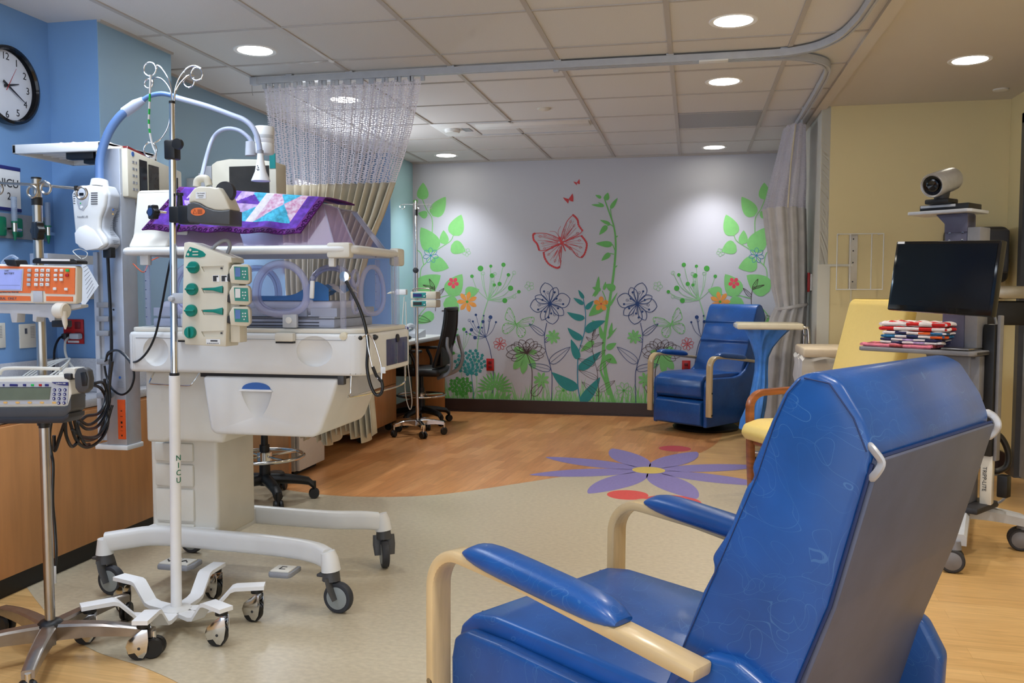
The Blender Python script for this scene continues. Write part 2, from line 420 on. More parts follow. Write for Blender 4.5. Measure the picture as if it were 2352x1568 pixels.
# walls
def slab(name, m, x0, x1, y0, y1, z0=0, z1=H+.02, par=None):
    return S(name, M(m).bb((x0, y0, z0), (x1, y1, z1)), par)
slab('wall_back', 'wallpaper', XP-.3, XS+.02, YB, YB+.1)
YC1, YC1b, YC2 = 3.63, 4.21, 7.62
slab('wall_left_near', 'blue_paint', XL-.12, XL, YN, YC1)
w = M('blue_paint'); w.bb((XL-.12, YC1, 0), (XP, YC1b, H+.02))
w.use('slate_paint'); w.bb((XP-.002, YC1+.0005, 0), (XP+.003, YC1b, H+.019))
S('wall_left_column', w)
w = M('slate_paint').bb((XL-.12, YC1b, 0), (XL, YC2, H+.02)); S('wall_left_recess', w)
w = M('blue_paint'); w.bb((XL-.12, YC2, 0), (XP, YB, H+.02)); w.use('aqua_paint'); w.bb((XP-.002, YC2+.0005, 0), (XP+.003, YB, H+.019)); S('wall_left_far', w)
slab('wall_right_return', 'cream_paint', XS, XS+.06, YY, YB+.1)
slab('wall_right_yellow', 'yellow_paint', XS+.004, XR+.2, YY, YY+.12, z1=H+.02)
DY0, DY1, DZ = 4.95, 6.08, 2.30
w = M('yellow_paint').bb((XR, DY1+.0, 0), (XR+.12, YY, H+.02)); w.bb((XR, DY0, DZ), (XR+.12, DY1, H+.02)); w.bb((XR, YN, 0), (XR+.12, DY0, H+.02)); S('wall_right', w)
# door at the right edge
d = M('dark_grey'); d.bb((XR-.012, DY1-.06, 0), (XR+.05, DY1, DZ)); d.bb((XR-.012, DY0, 0), (XR+.05, DY0+.06, DZ)); d.bb((XR-.012, DY0, DZ-.06), (XR+.05, DY1, DZ+.0))
do = S('door_1', d)
S('door_panel', M('brushed').bb((XR+.02, DY0+.06, .01), (XR+.045, DY1-.06, DZ-.06)), do)
S('door_glass', M('gloss_black').bb((XR+.012, DY0+.2, .9), (XR+.022, DY1-.2, 2.0)), do)
# baseboards
t = M('baseboard')
S('baseboard_back', M('baseboard').bb((XP, YB-.012, 0), (XS, YB, .125)).bb((XP, YB-.03, 0), (XS, YB-.012, .012)))
S('baseboard_right', M('baseboard').bb((XS, YY-.012, 0), (XR, YY, .125)).bb((XR-.012, DY1, 0), (XR, YY, .125)).bb((XR-.012, YN, 0), (XR, DY0, .125)))
S('baseboard_return', M('baseboard').bb((XS-.012, YY, 0), (XS, YB, .125)))
S('baseboard_left', M('baseboard').bb((XP, YC2, 0), (XP+.012, YB, .125)).bb((XL, YC1b, 0), (XL+.012, YC2, .1)))
S('trim_1', M('cream_paint').bb((XS-.006, YY-.006, .12), (XS+.075, YY+.0, 1.36)).bb((XS-.008, YY-.008, 1.355), (XS+.22, YY, 1.37)), smooth=20)
S('trim_2', M('cream').bb((XS+.21, YY-.005, .12), (XS+.218, YY, 1.36)))
# ceilings
S('ceiling', M('ceiling_tile').bb((XL-.12, YN, H), (XS, YB+.1, H+.06)))
g = M('ceiling_grid')
gx = [-.73+.6035*k for k in range(-3, 3)]; gy = [8.205-.614*k for k in range(-0, 17)]
for x in gx: g.bb((x-.012, YN, H-.006), (x+.012, YB, H+.001))
for y in gy: g.bb((XL, y-.008, H-.005), (XS, y+.008, H+.001))
g.bb((XP, YB-.02, H-.012), (XS, YB, H+.001)); g.bb((XL, YC1b, H-.01), (XL+.02, YC2, H)); g.bb((XP, YC1, H-.01), (XP+.02, YC1b, H))
S('ceiling_grid', g)
S('ceiling_soffit', M('ceiling_paint').bb((XS, YN, H), (XR+.12, YY+.12, H+.06)))
S('trim_3', M('ceiling_paint').bb((XS-.035, YN, H-.02), (XS+.03, YB, H+.005)))
# recessed downlights
def downlight(x, y, label, power, col=(1, .93, .84), vis=True, size=105):
    t = thing('ceiling_light', label, 'light', (x, y, H), group='round recessed ceiling lights')
    part('trim_ring', M('pure_white').lathe([(.088, -.001), (.108, -.004), (.112, 0), (.108, .002), (.086, .004)], seg=40), t)
    part('lens', M('lamp_disc').lathe([(.0, -.002), (.088, -.002)], seg=40), t)
    l = bpy.data.lights.new('downlight', 'SPOT'); l.energy = power*.8; l.color = col; l.spot_size = R(size); l.spot_blend = .9; l.shadow_soft_size = .09
    lo_ = bpy.data.objects.new('downlight', l); C.objects.link(lo_); lo_.parent = t; lo_.location = (0, 0, -.03)
    return t
DLS = [(-2.25, 4.26, 'left round ceiling light nearest the clock', 34, (.86, .92, 1)),
       (-2.25, 5.455, 'round ceiling light seen through the hanging curtain net', 30, (.9, .94, 1)),
       (-2.25, 7.87, 'small round ceiling light near the top left of the mural', 62, (.93, .96, 1)),
       (.172, 4.25, 'large round ceiling light between viewer and curtain track', 50, (1, .93, .84)),
       (.172, 5.45, 'round ceiling light just behind the curtain track', 45, (1, .93, .84)),
       (.172, 7.9, 'small round ceiling light above the mural right of centre', 62, (.97, .97, 1)),
       (1.464, 5.22, 'round ceiling light in the plain painted ceiling on the right', 50, (1, .88, .72))]
for x, y, lb, pw, co in DLS: downlight(x, y, lb, pw, co)
# the room's other ceiling lamps, behind the viewpoint
for x, y, pw, co in ((-2.25, 3.06, 22, (.80, .88, 1)), (-2.25, 1.6, 26, (.85, .9, 1)), (.172, 3.05, 40, (1, .94, .86)), (.172, 1.0, 50, (1, .94, .86)), (1.464, 3.4, 46, (1, .92, .8)), (-.9, .2, 50, (1, .95, .9)), (1.464, .9, 40, (1, .93, .84))):
    l = bpy.data.lights.new('downlight', 'SPOT'); l.energy = pw; l.color = co; l.spot_size = R(120); l.spot_blend = .8; l.shadow_soft_size = .1
    o = bpy.data.objects.new('downlight', l); C.objects.link(o); o.location = (x, y, H-.03)
# soft world fill through the left-out near wall; a ceiling troffer out of view
def area(name, loc, rot, sx, sy, e, col):
    l = bpy.data.lights.new(name, 'AREA'); l.shape = 'RECTANGLE'; l.size = sx; l.size_y = sy; l.energy = e; l.color = col
    o = bpy.data.objects.new(name, l); C.objects.link(o); o.location = loc; o.rotation_euler = rot; return o
area('ceiling_troffer', (-2.0, 2.45, H-.02), (0, 0, 0), .6, 1.2, 17, (.78, .88, 1))
w_ = bpy.data.worlds.new('room'); bpy.context.scene.world = w_; w_.use_nodes = True
w_.node_tree.nodes['Background'].inputs[0].default_value = (.80, .88, 1, 1); w_.node_tree.nodes['Background'].inputs[1].default_value = 1.5
# ceiling fittings
one('ceiling_vent', M('vent_grey').bb((-.115, 6.345, H-.004), (.46, 6.92, H+.0)), 'flat grey return air grille set in the tiled ceiling', 'vent')
t = thing('linear_light_fixture', 'long white recessed ceiling fixture with a round sensor, above the desk chair', 'light fixture', (-1.3, 6.62, H))
for y_ in (6.36, 6.86): part('housing_edge', M('light_grey').bb((-1.66, y_, H-.006), (-.74, y_+.03, H-.001)), t, True)
part('reflector', M('ceiling_tile').bb((-1.655, 6.39, H-.003), (-.745, 6.86, H-.001)), t, True)
part('lamp_cover', M('white').prism([(6.44, H-.003), (6.48, H-.02), (6.58, H-.02), (6.62, H-.003)], -1.62, -.76, 'YZ', bev=.003), t, True)
part('end_plate', M('pure_white').bb((-1.95, 6.36, H-.008), (-1.665, 6.88, H-.001), .003), t, True)
part('sensor', M('white').lathe([(.06, 0), (.06, -.02), (.05, -.03), (0, -.03)], (-1.83, 6.58, H-.006)), t, True)
part('speaker_grille', M('grey').bb((-1.75, 6.55, H-.012), (-1.69, 6.68, H-.007)), t, True)
for x, y, lb in ((-1.015, 5.993, 'small white round sprinkler cap in the tiled ceiling'), (1.865, 6.0, 'small white round sprinkler cap in the painted ceiling by the door')):
    one('sprinkler_cap', M('warm_white').lathe([(.045, 0), (.045, -.008), (.03, -.014), (0, -.015)], (x, y, H), seg=28), lb, 'sprinkler', group='ceiling sprinkler caps')
# ================================================================ MURAL (a printed wall covering; drawn as flat inks on the wall plane)
class Ink:
    def __init__(s): s.b = M('ink_leaf'); s.k = 0; s.mir = None
    def p(s, u, v):
        if s.mir: u = s.mir-u
        q = PY(u, v, YB); return (min(max(q.x, XP+.004), XS-.004), q.z)
    def poly(s, m, pts):
        s.b.use(m); s.k += 1; y = YB-.0003-.000001*s.k
        q = [s.p(*p) for p in pts]
        s.b.poly([(x, y, max(z, .127)) for x, z in q])
    def line(s, m, pts, w, w2=None, sm=6):
        c = cr([(p[0], p[1], 0) for p in pts], sm) if len(pts) > 2 and sm else [Vector((p[0], p[1], 0)) for p in pts]
        n = len(c); w2 = w if w2 is None else w2; A = []; B_ = []
        for i in range(n):
            t = (c[min(i+1, n-1)]-c[max(i-1, 0)]); 
            if t.length < 1e-6: continue
            t.normalize(); h = (w+(w2-w)*i/(n-1))/2; nn = Vector((-t.y, t.x, 0))*h
            A.append((c[i]+nn).xy); B_.append((c[i]-nn).xy)
        s.b.use(m); s.k += 1; y = YB-.0003-.000001*s.k
        va = [s.p(*a) for a in A]; vb = [s.p(*a) for a in B_]
        vs = [(x, y, max(z, .127)) for x, z in va+vb]; k = len(va)
        s.b.add(vs, [(i, i+1, k+i+1, k+i) for i in range(k-1)])
    def leafpts(s, a, b, w, bow=0, rnd=0):
        a = Vector(a); b = Vector(b); d = b-a; L_ = d.length; t = d/L_; n = Vector((-t.y, t.x)); up = []; dn = []
        for i in range(1, 12):
            q = i/12; h = w/2*math.sin(PI*q**(.62+.25*rnd))**.8; m_ = a+d*q+n*(bow*math.sin(PI*q))
            up.append(m_+n*h); dn.append(m_-n*h)
        return [a]+up+[b]+list(reversed(dn))
    def leaf(s, m, a, b, w, bow=0): s.poly(m, s.leafpts(a, b, w, bow))
    def oleaf(s, m, a, b, w, bow=0, lw=1.1, mid=True):
        q = s.leafpts(a, b, w, bow); s.line(m, q+[q[0]], lw, sm=0)
        if mid: s.line(m, [a, ((a[0]+b[0])/2+bow*.3, (a[1]+b[1])/2), b], lw*.7)
    def dot(s, m, c, r, n=16): s.poly(m, [(c[0]+r*math.cos(2*PI*i/n), c[1]+r*math.sin(2*PI*i/n)) for i in range(n)])
    def ring(s, m, c, r, lw=1.1, n=16): s.line(m, [(c[0]+r*math.cos(2*PI*i/n), c[1]+r*math.sin(2*PI*i/n)) for i in range(n+1)], lw, sm=0)
    def petal(s, a, b, w):
        a = Vector(a); b = Vector(b); d = b-a; t = d.normalized(); n = Vector((-t.y, t.x)); up = []; dn = []
        for i in range(1, 14):
            q = i/14; h = w/2*math.sin(PI*q**1.5)**.75; up.append(a+d*q+n*h); dn.append(a+d*q-n*h)
        return [a]+up+[b]+list(reversed(dn))
    def flower(s, m, c, r, n, w, a0=0, outline=False, lw=1.2, center=None, cr_=3):
        for i in range(n):
            a = a0+2*PI*i/n; e = (c[0]+r*math.cos(a), c[1]+r*math.sin(a)); q = s.petal(c, e, w)
            if outline: s.line(m, q+[q[0]], lw, sm=0)
            else: s.poly(m, q)
        if center: s.dot(center, c, cr_)
K = Ink()
def c2(x, y): return (880+x/2.45, 420+y/2.45)      # survey sheets of the mural, left and centre
def c3(x, y): return (1180+x/2.8, 400+y/2.8)
def c7(x, y): return (1180+x/8.71, 460+y/8.71)
def side(mir):
    K.mir = mir
    for a, b, w in (((222, 95), (225, -2), 66), ((280, 187), (352, 78), 82), ((250, 183), (197, 170), 44), ((395, 297), (440, 178), 88), ((345, 345), (340, 266), 52),
                    ((383, 350), (464, 385), 78), ((295, 385), (212, 250), 108), ((265, 445), (370, 478), 88), ((195, 610), (324, 519), 118), ((368, 630), (445, 513), 102),
                    ((462, 622), (541, 600), 64), ((352, 650), (428, 722), 84), ((285, 735), (190, 790), 62), ((196, 108), (168, 100), 24)):
        K.leaf('ink_leaf', c2(*a), c2(*b), w/2.45)
    for pts in ([(222, 95), (245, 150), (275, 200), (277, 285)], [(395, 297), (375, 330), (300, 380), (250, 440), (215, 480), (208, 535)], [(190, 375), (215, 400), (228, 460)], [(541, 600), (460, 628), (370, 632), (300, 650)], [(240, 700), (205, 745), (195, 790)]):
        K.line('ink_leaf', [c2(*p) for p in pts], 2)
    K.flower('ink_pink', c2(395, 562), 13.5, 5, 9, .3, center='ink_leaf2', cr_=2)
    K.flower('ink_orange', c2(473, 668), 24, 7, 10, .45, center='ink_green', cr_=3)
    K.flower('ink_tealblue', c2(268, 408), 18, 7, 9, .2, True, 1.1, 'ink_tealblue', 2.6)
    K.flower('ink_pale', c2(470, 390), 9.5, 5, 7, .2, True, 1)
    K.flower('ink_pale', c2(823, 580), 11, 5, 8, .5, True, 1)
    g0 = (590, 658)
    K.line('ink_pale', [c2(590, 658), c2(562, 750), c2(535, 880), c2(527, 1000), c2(527, 1230)], 2.2)
    for x, y, r, f_ in ((500, 525, 10, 1), (548, 481, 16, 1), (606, 468, 9, 1), (677, 460, 12, 1), (563, 509, 9, 0), (613, 521, 13, 1), (628, 511, 9, 0), (705, 517, 10, 1), (737, 506, 10, 0), (618, 560, 9, 0), (626, 574, 9, 1), (655, 568, 12, 1), (717, 592, 15, 1), (764, 612, 10, 1), (737, 639, 10, 0), (685, 662, 14, 1)):
        mx_ = (g0[0]*.45+x*.55+(x-g0[0])*.12, g0[1]*.5+y*.5+8)
        K.line('ink_pale', [c2(*g0), c2(*mx_), c2(x, y)], 1.2)
        (K.dot('ink_green', c2(x, y), r/2.45) if f_ else K.ring('ink_pale', c2(x, y), r/2.45, 1))
    g0 = (578, 868); K.line('ink_navyl', [c2(578, 868), c2(600, 930), c2(618, 1040), c2(620, 1130), c2(608, 1230)], 1.6)
    for x, y, r, f_ in ((522, 742, 7, 1), (566, 747, 5, 1), (604, 755, 11, 1), (485, 773, 7, 0), (505, 779, 6, 1), (562, 780, 9, 1), (597, 774, 6, 0), (635, 783, 6, 1), (536, 812, 7, 1), (556, 814, 6, 1), (497, 826, 10, 1), (468, 838, 6, 1), (517, 870, 10, 1)):
        K.line('ink_navyl', [c2(*g0), c2(g0[0]*.5+x*.5+(x-g0[0])*.12, g0[1]*.5+y*.5+8), c2(x, y)], .9)
        (K.dot('ink_navy', c2(x, y), r/2.45) if f_ else K.ring('ink_navyl', c2(x, y), r/2.45, .9))
    g0 = (450, 945)
    for x, y, r in ((455, 823, 10), (417, 823, 5), (419, 858, 9), (400, 893, 8), (425, 893, 5), (395, 957, 9), (490, 850, 6), (470, 850, 4)):
        K.line('ink_pale', [c2(*g0), c2(g0[0]*.5+x*.5, g0[1]*.5+y*.5+8), c2(x, y)], .9); K.dot('ink_green', c2(x, y), r/2.45)
    K.line('ink_pale', [c2(450, 945), c2(440, 1050), c2(450, 1230)], 1.3)
    # green butterfly
    o = (748, 793)
    for wing in ([(745, 790), (738, 750), (712, 702), (694, 725), (688, 765), (720, 780)], [(745, 800), (700, 788), (676, 800), (672, 835), (695, 848), (728, 825)],
                 [(755, 792), (790, 765), (843, 755), (848, 775), (830, 800), (785, 805)], [(755, 803), (795, 818), (800, 845), (785, 866), (765, 866), (750, 835)]):
        K.line('ink_leaf', [c2(*p) for p in wing]+[c2(*wing[0])], 1.4)
        for p in wing[1:-1]:
            K.line('ink_leaf', [c2(*o), c2(o[0]*.25+p[0]*.75, o[1]*.25+p[1]*.75)], .8)
            K.dot('ink_leaf2', c2(o[0]*.08+p[0]*.92, o[1]*.08+p[1]*.92), 1.5, 8)
    K.line('ink_leaf2', [c2(738, 775), c2(748, 793), c2(756, 815)], 3.2, 1.5)
    K.flower('ink_red', c2(657, 905), 15, 8, 8, .2, True, 1, 'ink_red', 1.6)
    rr = random.Random(4)
    for cx, cy, rad, m_, n_ in ((490, 1010, 92, 'ink_teal', 46), (438, 1145, 68, 'ink_green', 34)):
        base = (cx+15, cy+110 if m_ == 'ink_teal' else cy+90)
        for i in range(n_):
            a = 2*PI*i*.381966; q = math.sqrt((i+.5)/n_)*rad; x = cx+q*math.cos(a); y = cy+q*math.sin(a)*.78
            K.flower(m_, c2(x, y), 4.4, 5, 3.2, rr.random()*6); K.line(m_, [c2(cx+4, cy+rad*.72), c2(x, y)], .6)
        K.line(m_, [c2(cx+5, cy+rad*.6), c2(cx+22, 1230)], 1.8)
    # green dahlia
    cx, cy = 628, 1160
    for rad, n_, L_ in ((100, 15, 46), (68, 12, 38), (38, 8, 30)):
        for i in range(n_):
            a = -PI*1.08+PI*1.16*(i+.5)/n_+(0.1 if rad == 68 else 0); ca, sa = math.cos(a), math.sin(a)
            K.leaf('ink_leaf2', c2(cx+(rad-L_)*ca*1.0, cy+(rad-L_)*sa), c2(cx+rad*ca*1.02, cy+rad*sa), 5.2)
    for i in range(6): K.leaf('ink_leaf2', c2(cx-70+i*26, 1215), c2(cx-95+i*38, 1170+abs(i-2.5)*6), 7)
    K.line('ink_leaf2', [c2(cx-6, 1120), c2(cx-10, 1230)], 1.6)
    # brown outlined peony with green leaves behind
    o = (806, 955)
    for a, L_, w_ in ((100, 122, 40), (128, 118, 44), (62, 104, 40), (160, 66, 40)): 
        K.poly('ink_leaf', K.petal(c2(*o), c2(o[0]+L_*math.cos(R(a)), o[1]+L_*math.sin(R(a))), w_/2.45))
    K.poly('ink_leaf', K.petal(c2(*o), c2(866, 950), 12)); K.poly('ink_leaf', K.petal(c2(*o), c2(735, 930), 16))
    for a, L_, w_ in ((-165, 118, 52), (-150, 100, 44), (-135, 96, 40), (-112, 92, 44), (-90, 70, 40), (-72, 96, 50), (-50, 94, 40), (-28, 98, 48), (-8, 110, 52), (12, 100, 42), (30, 84, 40), (150, 96, 40), (172, 116, 48), (-100, 40, 30), (-60, 44, 28), (-140, 50, 30)):
        K.line('ink_brown', (lambda q: q+[q[0]])(K.petal(c2(*o), c2(o[0]+L_*math.cos(R(a)), o[1]+L_*math.sin(R(a))*.86), w_/2.45)), 1.1, sm=0)
    K.dot('ink_brown', c2(*o), 3)
    K.line('ink_brown', [c2(*o), c2(835, 1040), c2(838, 1120), c2(832, 1230)], 1.7)
    K.oleaf('ink_brown', c2(836, 1195), c2(905, 1120), 20, 0, 1.2)
    K.mir = mir
    # centre pair: navy flower and its stem
    o = (233, 832)
    for (x, y, w_) in ((200, 698, 84), (276, 728, 56), (362, 800, 94), (320, 905, 56), (252, 964, 88), (180, 938, 52), (106, 850, 88), (138, 785, 52)):
        q = K.petal(c3(*o), c3(x, y), w_/2.8); K.line('ink_navy', q+[q[0]], 1.5, sm=0)
    for x, y in ((195, 753), (263, 759), (318, 835), (275, 800), (285, 862), (241, 895), (224, 921), (200, 883), (157, 870), (185, 808)):
        K.line('ink_navy', [c3(*o), c3(x, y)], .8); K.dot('ink_navy', c3(x, y), 2.5, 10)
    for x, y in ((220, 762), (298, 810), (163, 840), (262, 903)): K.line('ink_print' if 0 else 'ink_navyl', [c3(*o), c3(x, y)], .7); K.ring('ink_navyl', c3(x, y), 2.8, .8, 10)
    K.dot('ink_navy', c3(*o), 4.6)
    K.line('ink_navyl', [c3(212, 955), c3(198, 1040), c3(205, 1130), c3(230, 1215), c3(246, 1300), c3(242, 1475)], 1.6)
    for a, b, w_ in (((196, 1035), (97, 960), 34), ((200, 1080), (250, 1022), 22), ((231, 1215), (364, 1110), 56), ((238, 1257), (97, 1222), 44)):
        K.oleaf('ink_navyl', c3(*a), c3(*b), w_/2.8, 0, 1.3)
    K.flower('ink_leaf', c3(252, 1045), 17, 8, 6.5, .2); K.flower('ink_leaf', c3(177, 1322), 19, 8, 7, .4)
    K.flower('ink_leaf', c3(320, 1390), 19.5, 8, 9.5, .3, True, 1.3, 'ink_green', 3)
    K.mir = None
def blades(m, u0, u1, n, seed, h0, h1):
    r = random.Random(seed)
    for i in range(n):
        u = u0+(u1-u0)*(i+r.random())/n; h = h0+(h1-h0)*r.random()**1.6; d = (r.random()-.5)*h*.5; w_ = 3+3.5*r.random(); yb = 934
        K.poly(m, [(u-w_/2, yb), (u-w_*.3+d*.35, yb-h*.55), (u+d, yb-h), (u+w_*.4+d*.35, yb-h*.55), (u+w_/2, yb)])
blades('ink_pale', 940, 1840, 230, 3, 22, 74); blades('ink_leaf', 940, 1840, 200, 5, 14, 56); blades('ink_leaf2', 940, 1840, 60, 8, 12, 48)
side(None); side(2727)
# tall green sapling in the middle
stem = [(580, 150), (612, 240), (642, 330), (655, 420), (652, 540), (636, 690), (616, 820), (596, 950), (582, 1060), (578, 1180), (602, 1330), (646, 1480)]
K.line('ink_leaf2', [c3(*p) for p in stem], 2.4, 9)
K.line('ink_leaf2', [c3(572, 1180), c3(560, 1260), c3(590, 1340), c3(610, 1420)], 4, 5)
for a, b, w_ in (((622, 322), (555, 294), 22), ((600, 330), (550, 390), 34), ((636, 452), (527, 445), 40), ((620, 508), (564, 556), 34), ((592, 168), (606, 118), 36), ((563, 152), (525, 134), 20), ((582, 205), (498, 196), 20), ((580, 200), (540, 180), 10), ((622, 222), (668, 152), 26), ((655, 405), (672, 395), 8), ((650, 600), (668, 585), 8),
                 ((652, 742), (590, 708), 50), ((536, 760), (547, 655), 28), ((580, 745), (592, 690), 20), ((560, 745), (505, 728), 30), ((545, 745), (505, 785), 22), ((540, 740), (520, 790), 26), ((616, 850), (668, 758), 14), ((590, 820), (482, 912), 70), ((618, 1040), (632, 952), 24), ((600, 1060), (664, 985), 14), ((596, 1122), (660, 1085), 40), ((590, 1165), (664, 1216), 54), ((570, 1060), (550, 960), 26), ((516, 1072), (430, 1140), 40), ((548, 960), (500, 940), 16)):
    K.leaf('ink_leaf2', c3(*a), c3(*b), w_/2.8)
for pts in ([(636, 452), (650, 490), (654, 520)], [(620, 508), (645, 515)], [(600, 332), (625, 325), (642, 340)], [(622, 222), (628, 270), (640, 320)], [(570, 750), (590, 800), (600, 860)]): K.line('ink_leaf2', [c3(*p) for p in pts], 1.8)
K.flower('ink_orange', c3(562, 833), 17.5, 5, 11.5, -.3, center='ink_red', cr_=2.2)
# teal plant
K.line('ink_tealblue', [c3(*p) for p in ((446, 790), (462, 900), (455, 1010), (430, 1100), (413, 1180), (412, 1350), (432, 1475))], 1.8, 2.6)
for a, b, w_, bw in (((450, 800), (415, 743), 24, 0), ((450, 836), (384, 795), 28, 0), ((464, 868), (514, 812), 32, 0), ((456, 928), (342, 886), 42, -3), ((460, 1012), (590, 942), 58, -3), ((442, 1062), (346, 986), 46, -3), ((416, 1192), (368, 1060), 50, 0), ((416, 1256), (562, 1138), 60, 2), ((412, 1380), (244, 1272), 74, -4), ((430, 1472), (556, 1304), 66, 2)):
    K.leaf('ink_teal', c3(*a), c3(*b), w_/2.8, bw)
# brown outlined sprig
K.line('ink_brown', [c3(*p) for p in ((515, 1000), (503, 1080), (515, 1180), (538, 1280), (546, 1430), (544, 1475))], 1.1)
for a, b, w_ in (((505, 1062), (549, 1028), 18), ((502, 1075), (465, 1045), 16), ((503, 1140), (424, 1100), 24), ((505, 1105), (580, 1082), 20), ((518, 1190), (592, 1128), 28), ((520, 1228), (412, 1184), 30), ((538, 1262), (628, 1184), 32), ((540, 1316), (418, 1258), 32), ((546, 1396), (652, 1326), 36), ((545, 1422), (438, 1334), 36), ((508, 1040), (526, 995), 14)):
    K.oleaf('ink_brown', c3(*a), c3(*b), w_/2.8, 0, .8)
# red butterflies
for pts, edge in (([(930, 800), (870, 745), (770, 700), (650, 665), (520, 655), (420, 665), (390, 690), (400, 790), (460, 860), (490, 930), (510, 1000), (620, 1000), (720, 960), (880, 880), (945, 860)], (5, 11)),
                  ([(945, 880), (780, 940), (700, 980), (600, 1050), (620, 1150), (690, 1260), (780, 1320), (870, 1350), (920, 1330), (940, 1230), (905, 1080), (945, 960)], (3, 9)),
                  ([(950, 770), (970, 650), (1020, 520), (1080, 400), (1190, 295), (1240, 340), (1280, 400), (1300, 500), (1370, 600), (1300, 680), (1180, 740), (1060, 800), (985, 820)], (4, 9)),
                  ([(985, 840), (1150, 760), (1250, 730), (1360, 715), (1420, 790), (1460, 870), (1450, 970), (1410, 1080), (1350, 1145), (1250, 1100), (1180, 1000), (1120, 930), (1005, 870)], (3, 9))):
    K.line('ink_red', [c7(*p) for p in pts], 1.5)
    e = cr([(p[0], p[1], 0) for p in pts[edge[0]:edge[1]]], 5)
    K.line('ink_red', [c7(p.x, p.y) for p in e], 3.4, sm=0)
    for i in range(0, len(e), 2): K.dot('ink_red', c7(e[i].x, e[i].y), 2.5, 8)
    o = Vector((965, 850)); c_ = cr([(p[0], p[1], 0) for p in pts], 2)
    for i in range(2, len(c_)-2, 2):
        p = c_[i].xy; a = o.lerp(p, .15); m1 = o.lerp(p, .5)+Vector((rr_, -rr_))*0 if False else o.lerp(p, .5); K.line('ink_red', [c7(*a), c7(m1.x+6, m1.y-6), c7(*o.lerp(p, .86))], 1.0, .5)
        if i % 4 == 0: K.ring('ink_red', c7(*o.lerp(p, .76)), 2.6, .6, 10)
    mid = sum((Vector(p) for p in pts), Vector((0, 0)))/len(pts); K.leaf('ink_red', c7(*o.lerp(mid, .5)), c7(*o.lerp(mid, 1.15)), 1.8)
K.line('ink_red', [c7(912, 735), c7(965, 850), c7(1036, 1018)], 5.5, 2); K.dot('ink_red', c7(912, 738), 2); K.dot('ink_red', c7(965, 850), 4.2)
for pts in ([(905, 730), (890, 620), (940, 515)], [(900, 720), (830, 630), (720, 620)]): K.line('ink_red', [c7(*p) for p in pts], .8)
for cx, cy, s_ in ((1306, 457, 1), (1325, 419, .62)):
    for q in ([(0, 0), (-13, -4), (-9, 2), (-3, 8), (-1, 11), (1, 3)], [(0, 0), (9, -13), (11, -4), (11, 6), (5, 5)]): K.poly('ink_red', [(cx+x*s_, cy+y*s_) for x, y in q])
# dark outlined leaves beside the desk (both sides)
def dk(x, y): return (840+x/6.03, 640+y/6.03)
for mir in (None, 2727):
    K.mir = mir
    for a, b, w_ in (((950, 150), (880, 0), 50), ((935, 130), (790, 85), 30), ((975, 250), (1088, 128), 50), ((1210, 432), (1050, 445), 34), ((1210, 440), (1272, 425), 14), ((700, 540), (900, 590), 90), ((1100, 980), (1188, 850), 30), ((1150, 1290), (1195, 1240), 10)):
        K.oleaf('ink_brown', dk(*a), dk(*b), w_/6.03, 0, 1.0)
    K.line('ink_brown', [dk(945, 100), dk(975, 250), dk(965, 450)], 1.2)
K.mir = None
one('wall_mural', K.b, 'floral wallpaper mural with green leaves, blue flowers and a red butterfly', 'mural', loc=(-.93, YB-.001, .125))
def outlet(name, pos, label, face='-Y', sx=.075, sz=.118, m='red', group=None):
    rz = {'-Y': 0, '+X': PI/2, '-X': -PI/2}[face]
    t = thing(name, label, 'outlet', pos, rz, group)
    part('cover_plate', M(m).box((0, -.004, 0), (sx, .008, sz), .002), t)
    for dz in (.022, -.022):
        b = M('dark_red' if m == 'red' else 'light_grey').box((0, -.0095, dz), (.034, .004, .028), .002); b.use('black')
        b.box((-.006, -.0118, dz+.003), (.002, .001, .008)); b.box((.006, -.0118, dz+.003), (.002, .001, .008)); part('socket', b, t)
    return t
outlet('wall_outlet', (PY(1126, 837, YB).x, YB, PY(1126, 837, YB).z), 'red wall outlet on the mural below the green dahlia, left of centre', group='red outlets')
outlet('wall_outlet', (PY(1576, 842, YB).x, YB, PY(1576, 842, YB).z), 'red wall outlet on the mural beside the far blue recliner', group='red outlets')
# ================================================================ RECLINERS (local: x to the sitter's right, y forward)
def yz_band(path, th):
    P = [Vector(p) for p in path]; up = []; dn = []
    for i in range(len(P)):
        t = (P[min(i+1, len(P)-1)]-P[max(i-1, 0)]).normalized(); n = Vector((-t.y, t.x))*th/2
        up.append(P[i]+n); dn.append(P[i]-n)
    return [tuple(p) for p in up+list(reversed(dn))]
def pad(b, a, c, w, h, n=14, seg=16):
    """rounded arm pad from a to c"""
    a = Vector(a); c = Vector(c); d = c-a; t = d.normalized(); side_ = Vector((1, 0, 0)); up = side_.cross(t); up = up if up.z > 0 else -up
    rings = []
    for i in range(n+1):
        q = (1-math.cos(PI*i/n))/2; e = max(.2, (1-abs(2*q-1)**5)**.5); ring = []
        for k in range(seg):
            an = 2*PI*k/seg; cx_, sx_ = math.cos(an), math.sin(an)
            x = math.copysign(abs(cx_)**.7, cx_)*w/2*(.6+.4*e); z = math.copysign(abs(sx_)**.8, sx_)*h/2*e
            ring.append(a+d*q+side_*x+up*(z if z > 0 else z*.6))
        rings.append(ring)
    return b.loft(rings)
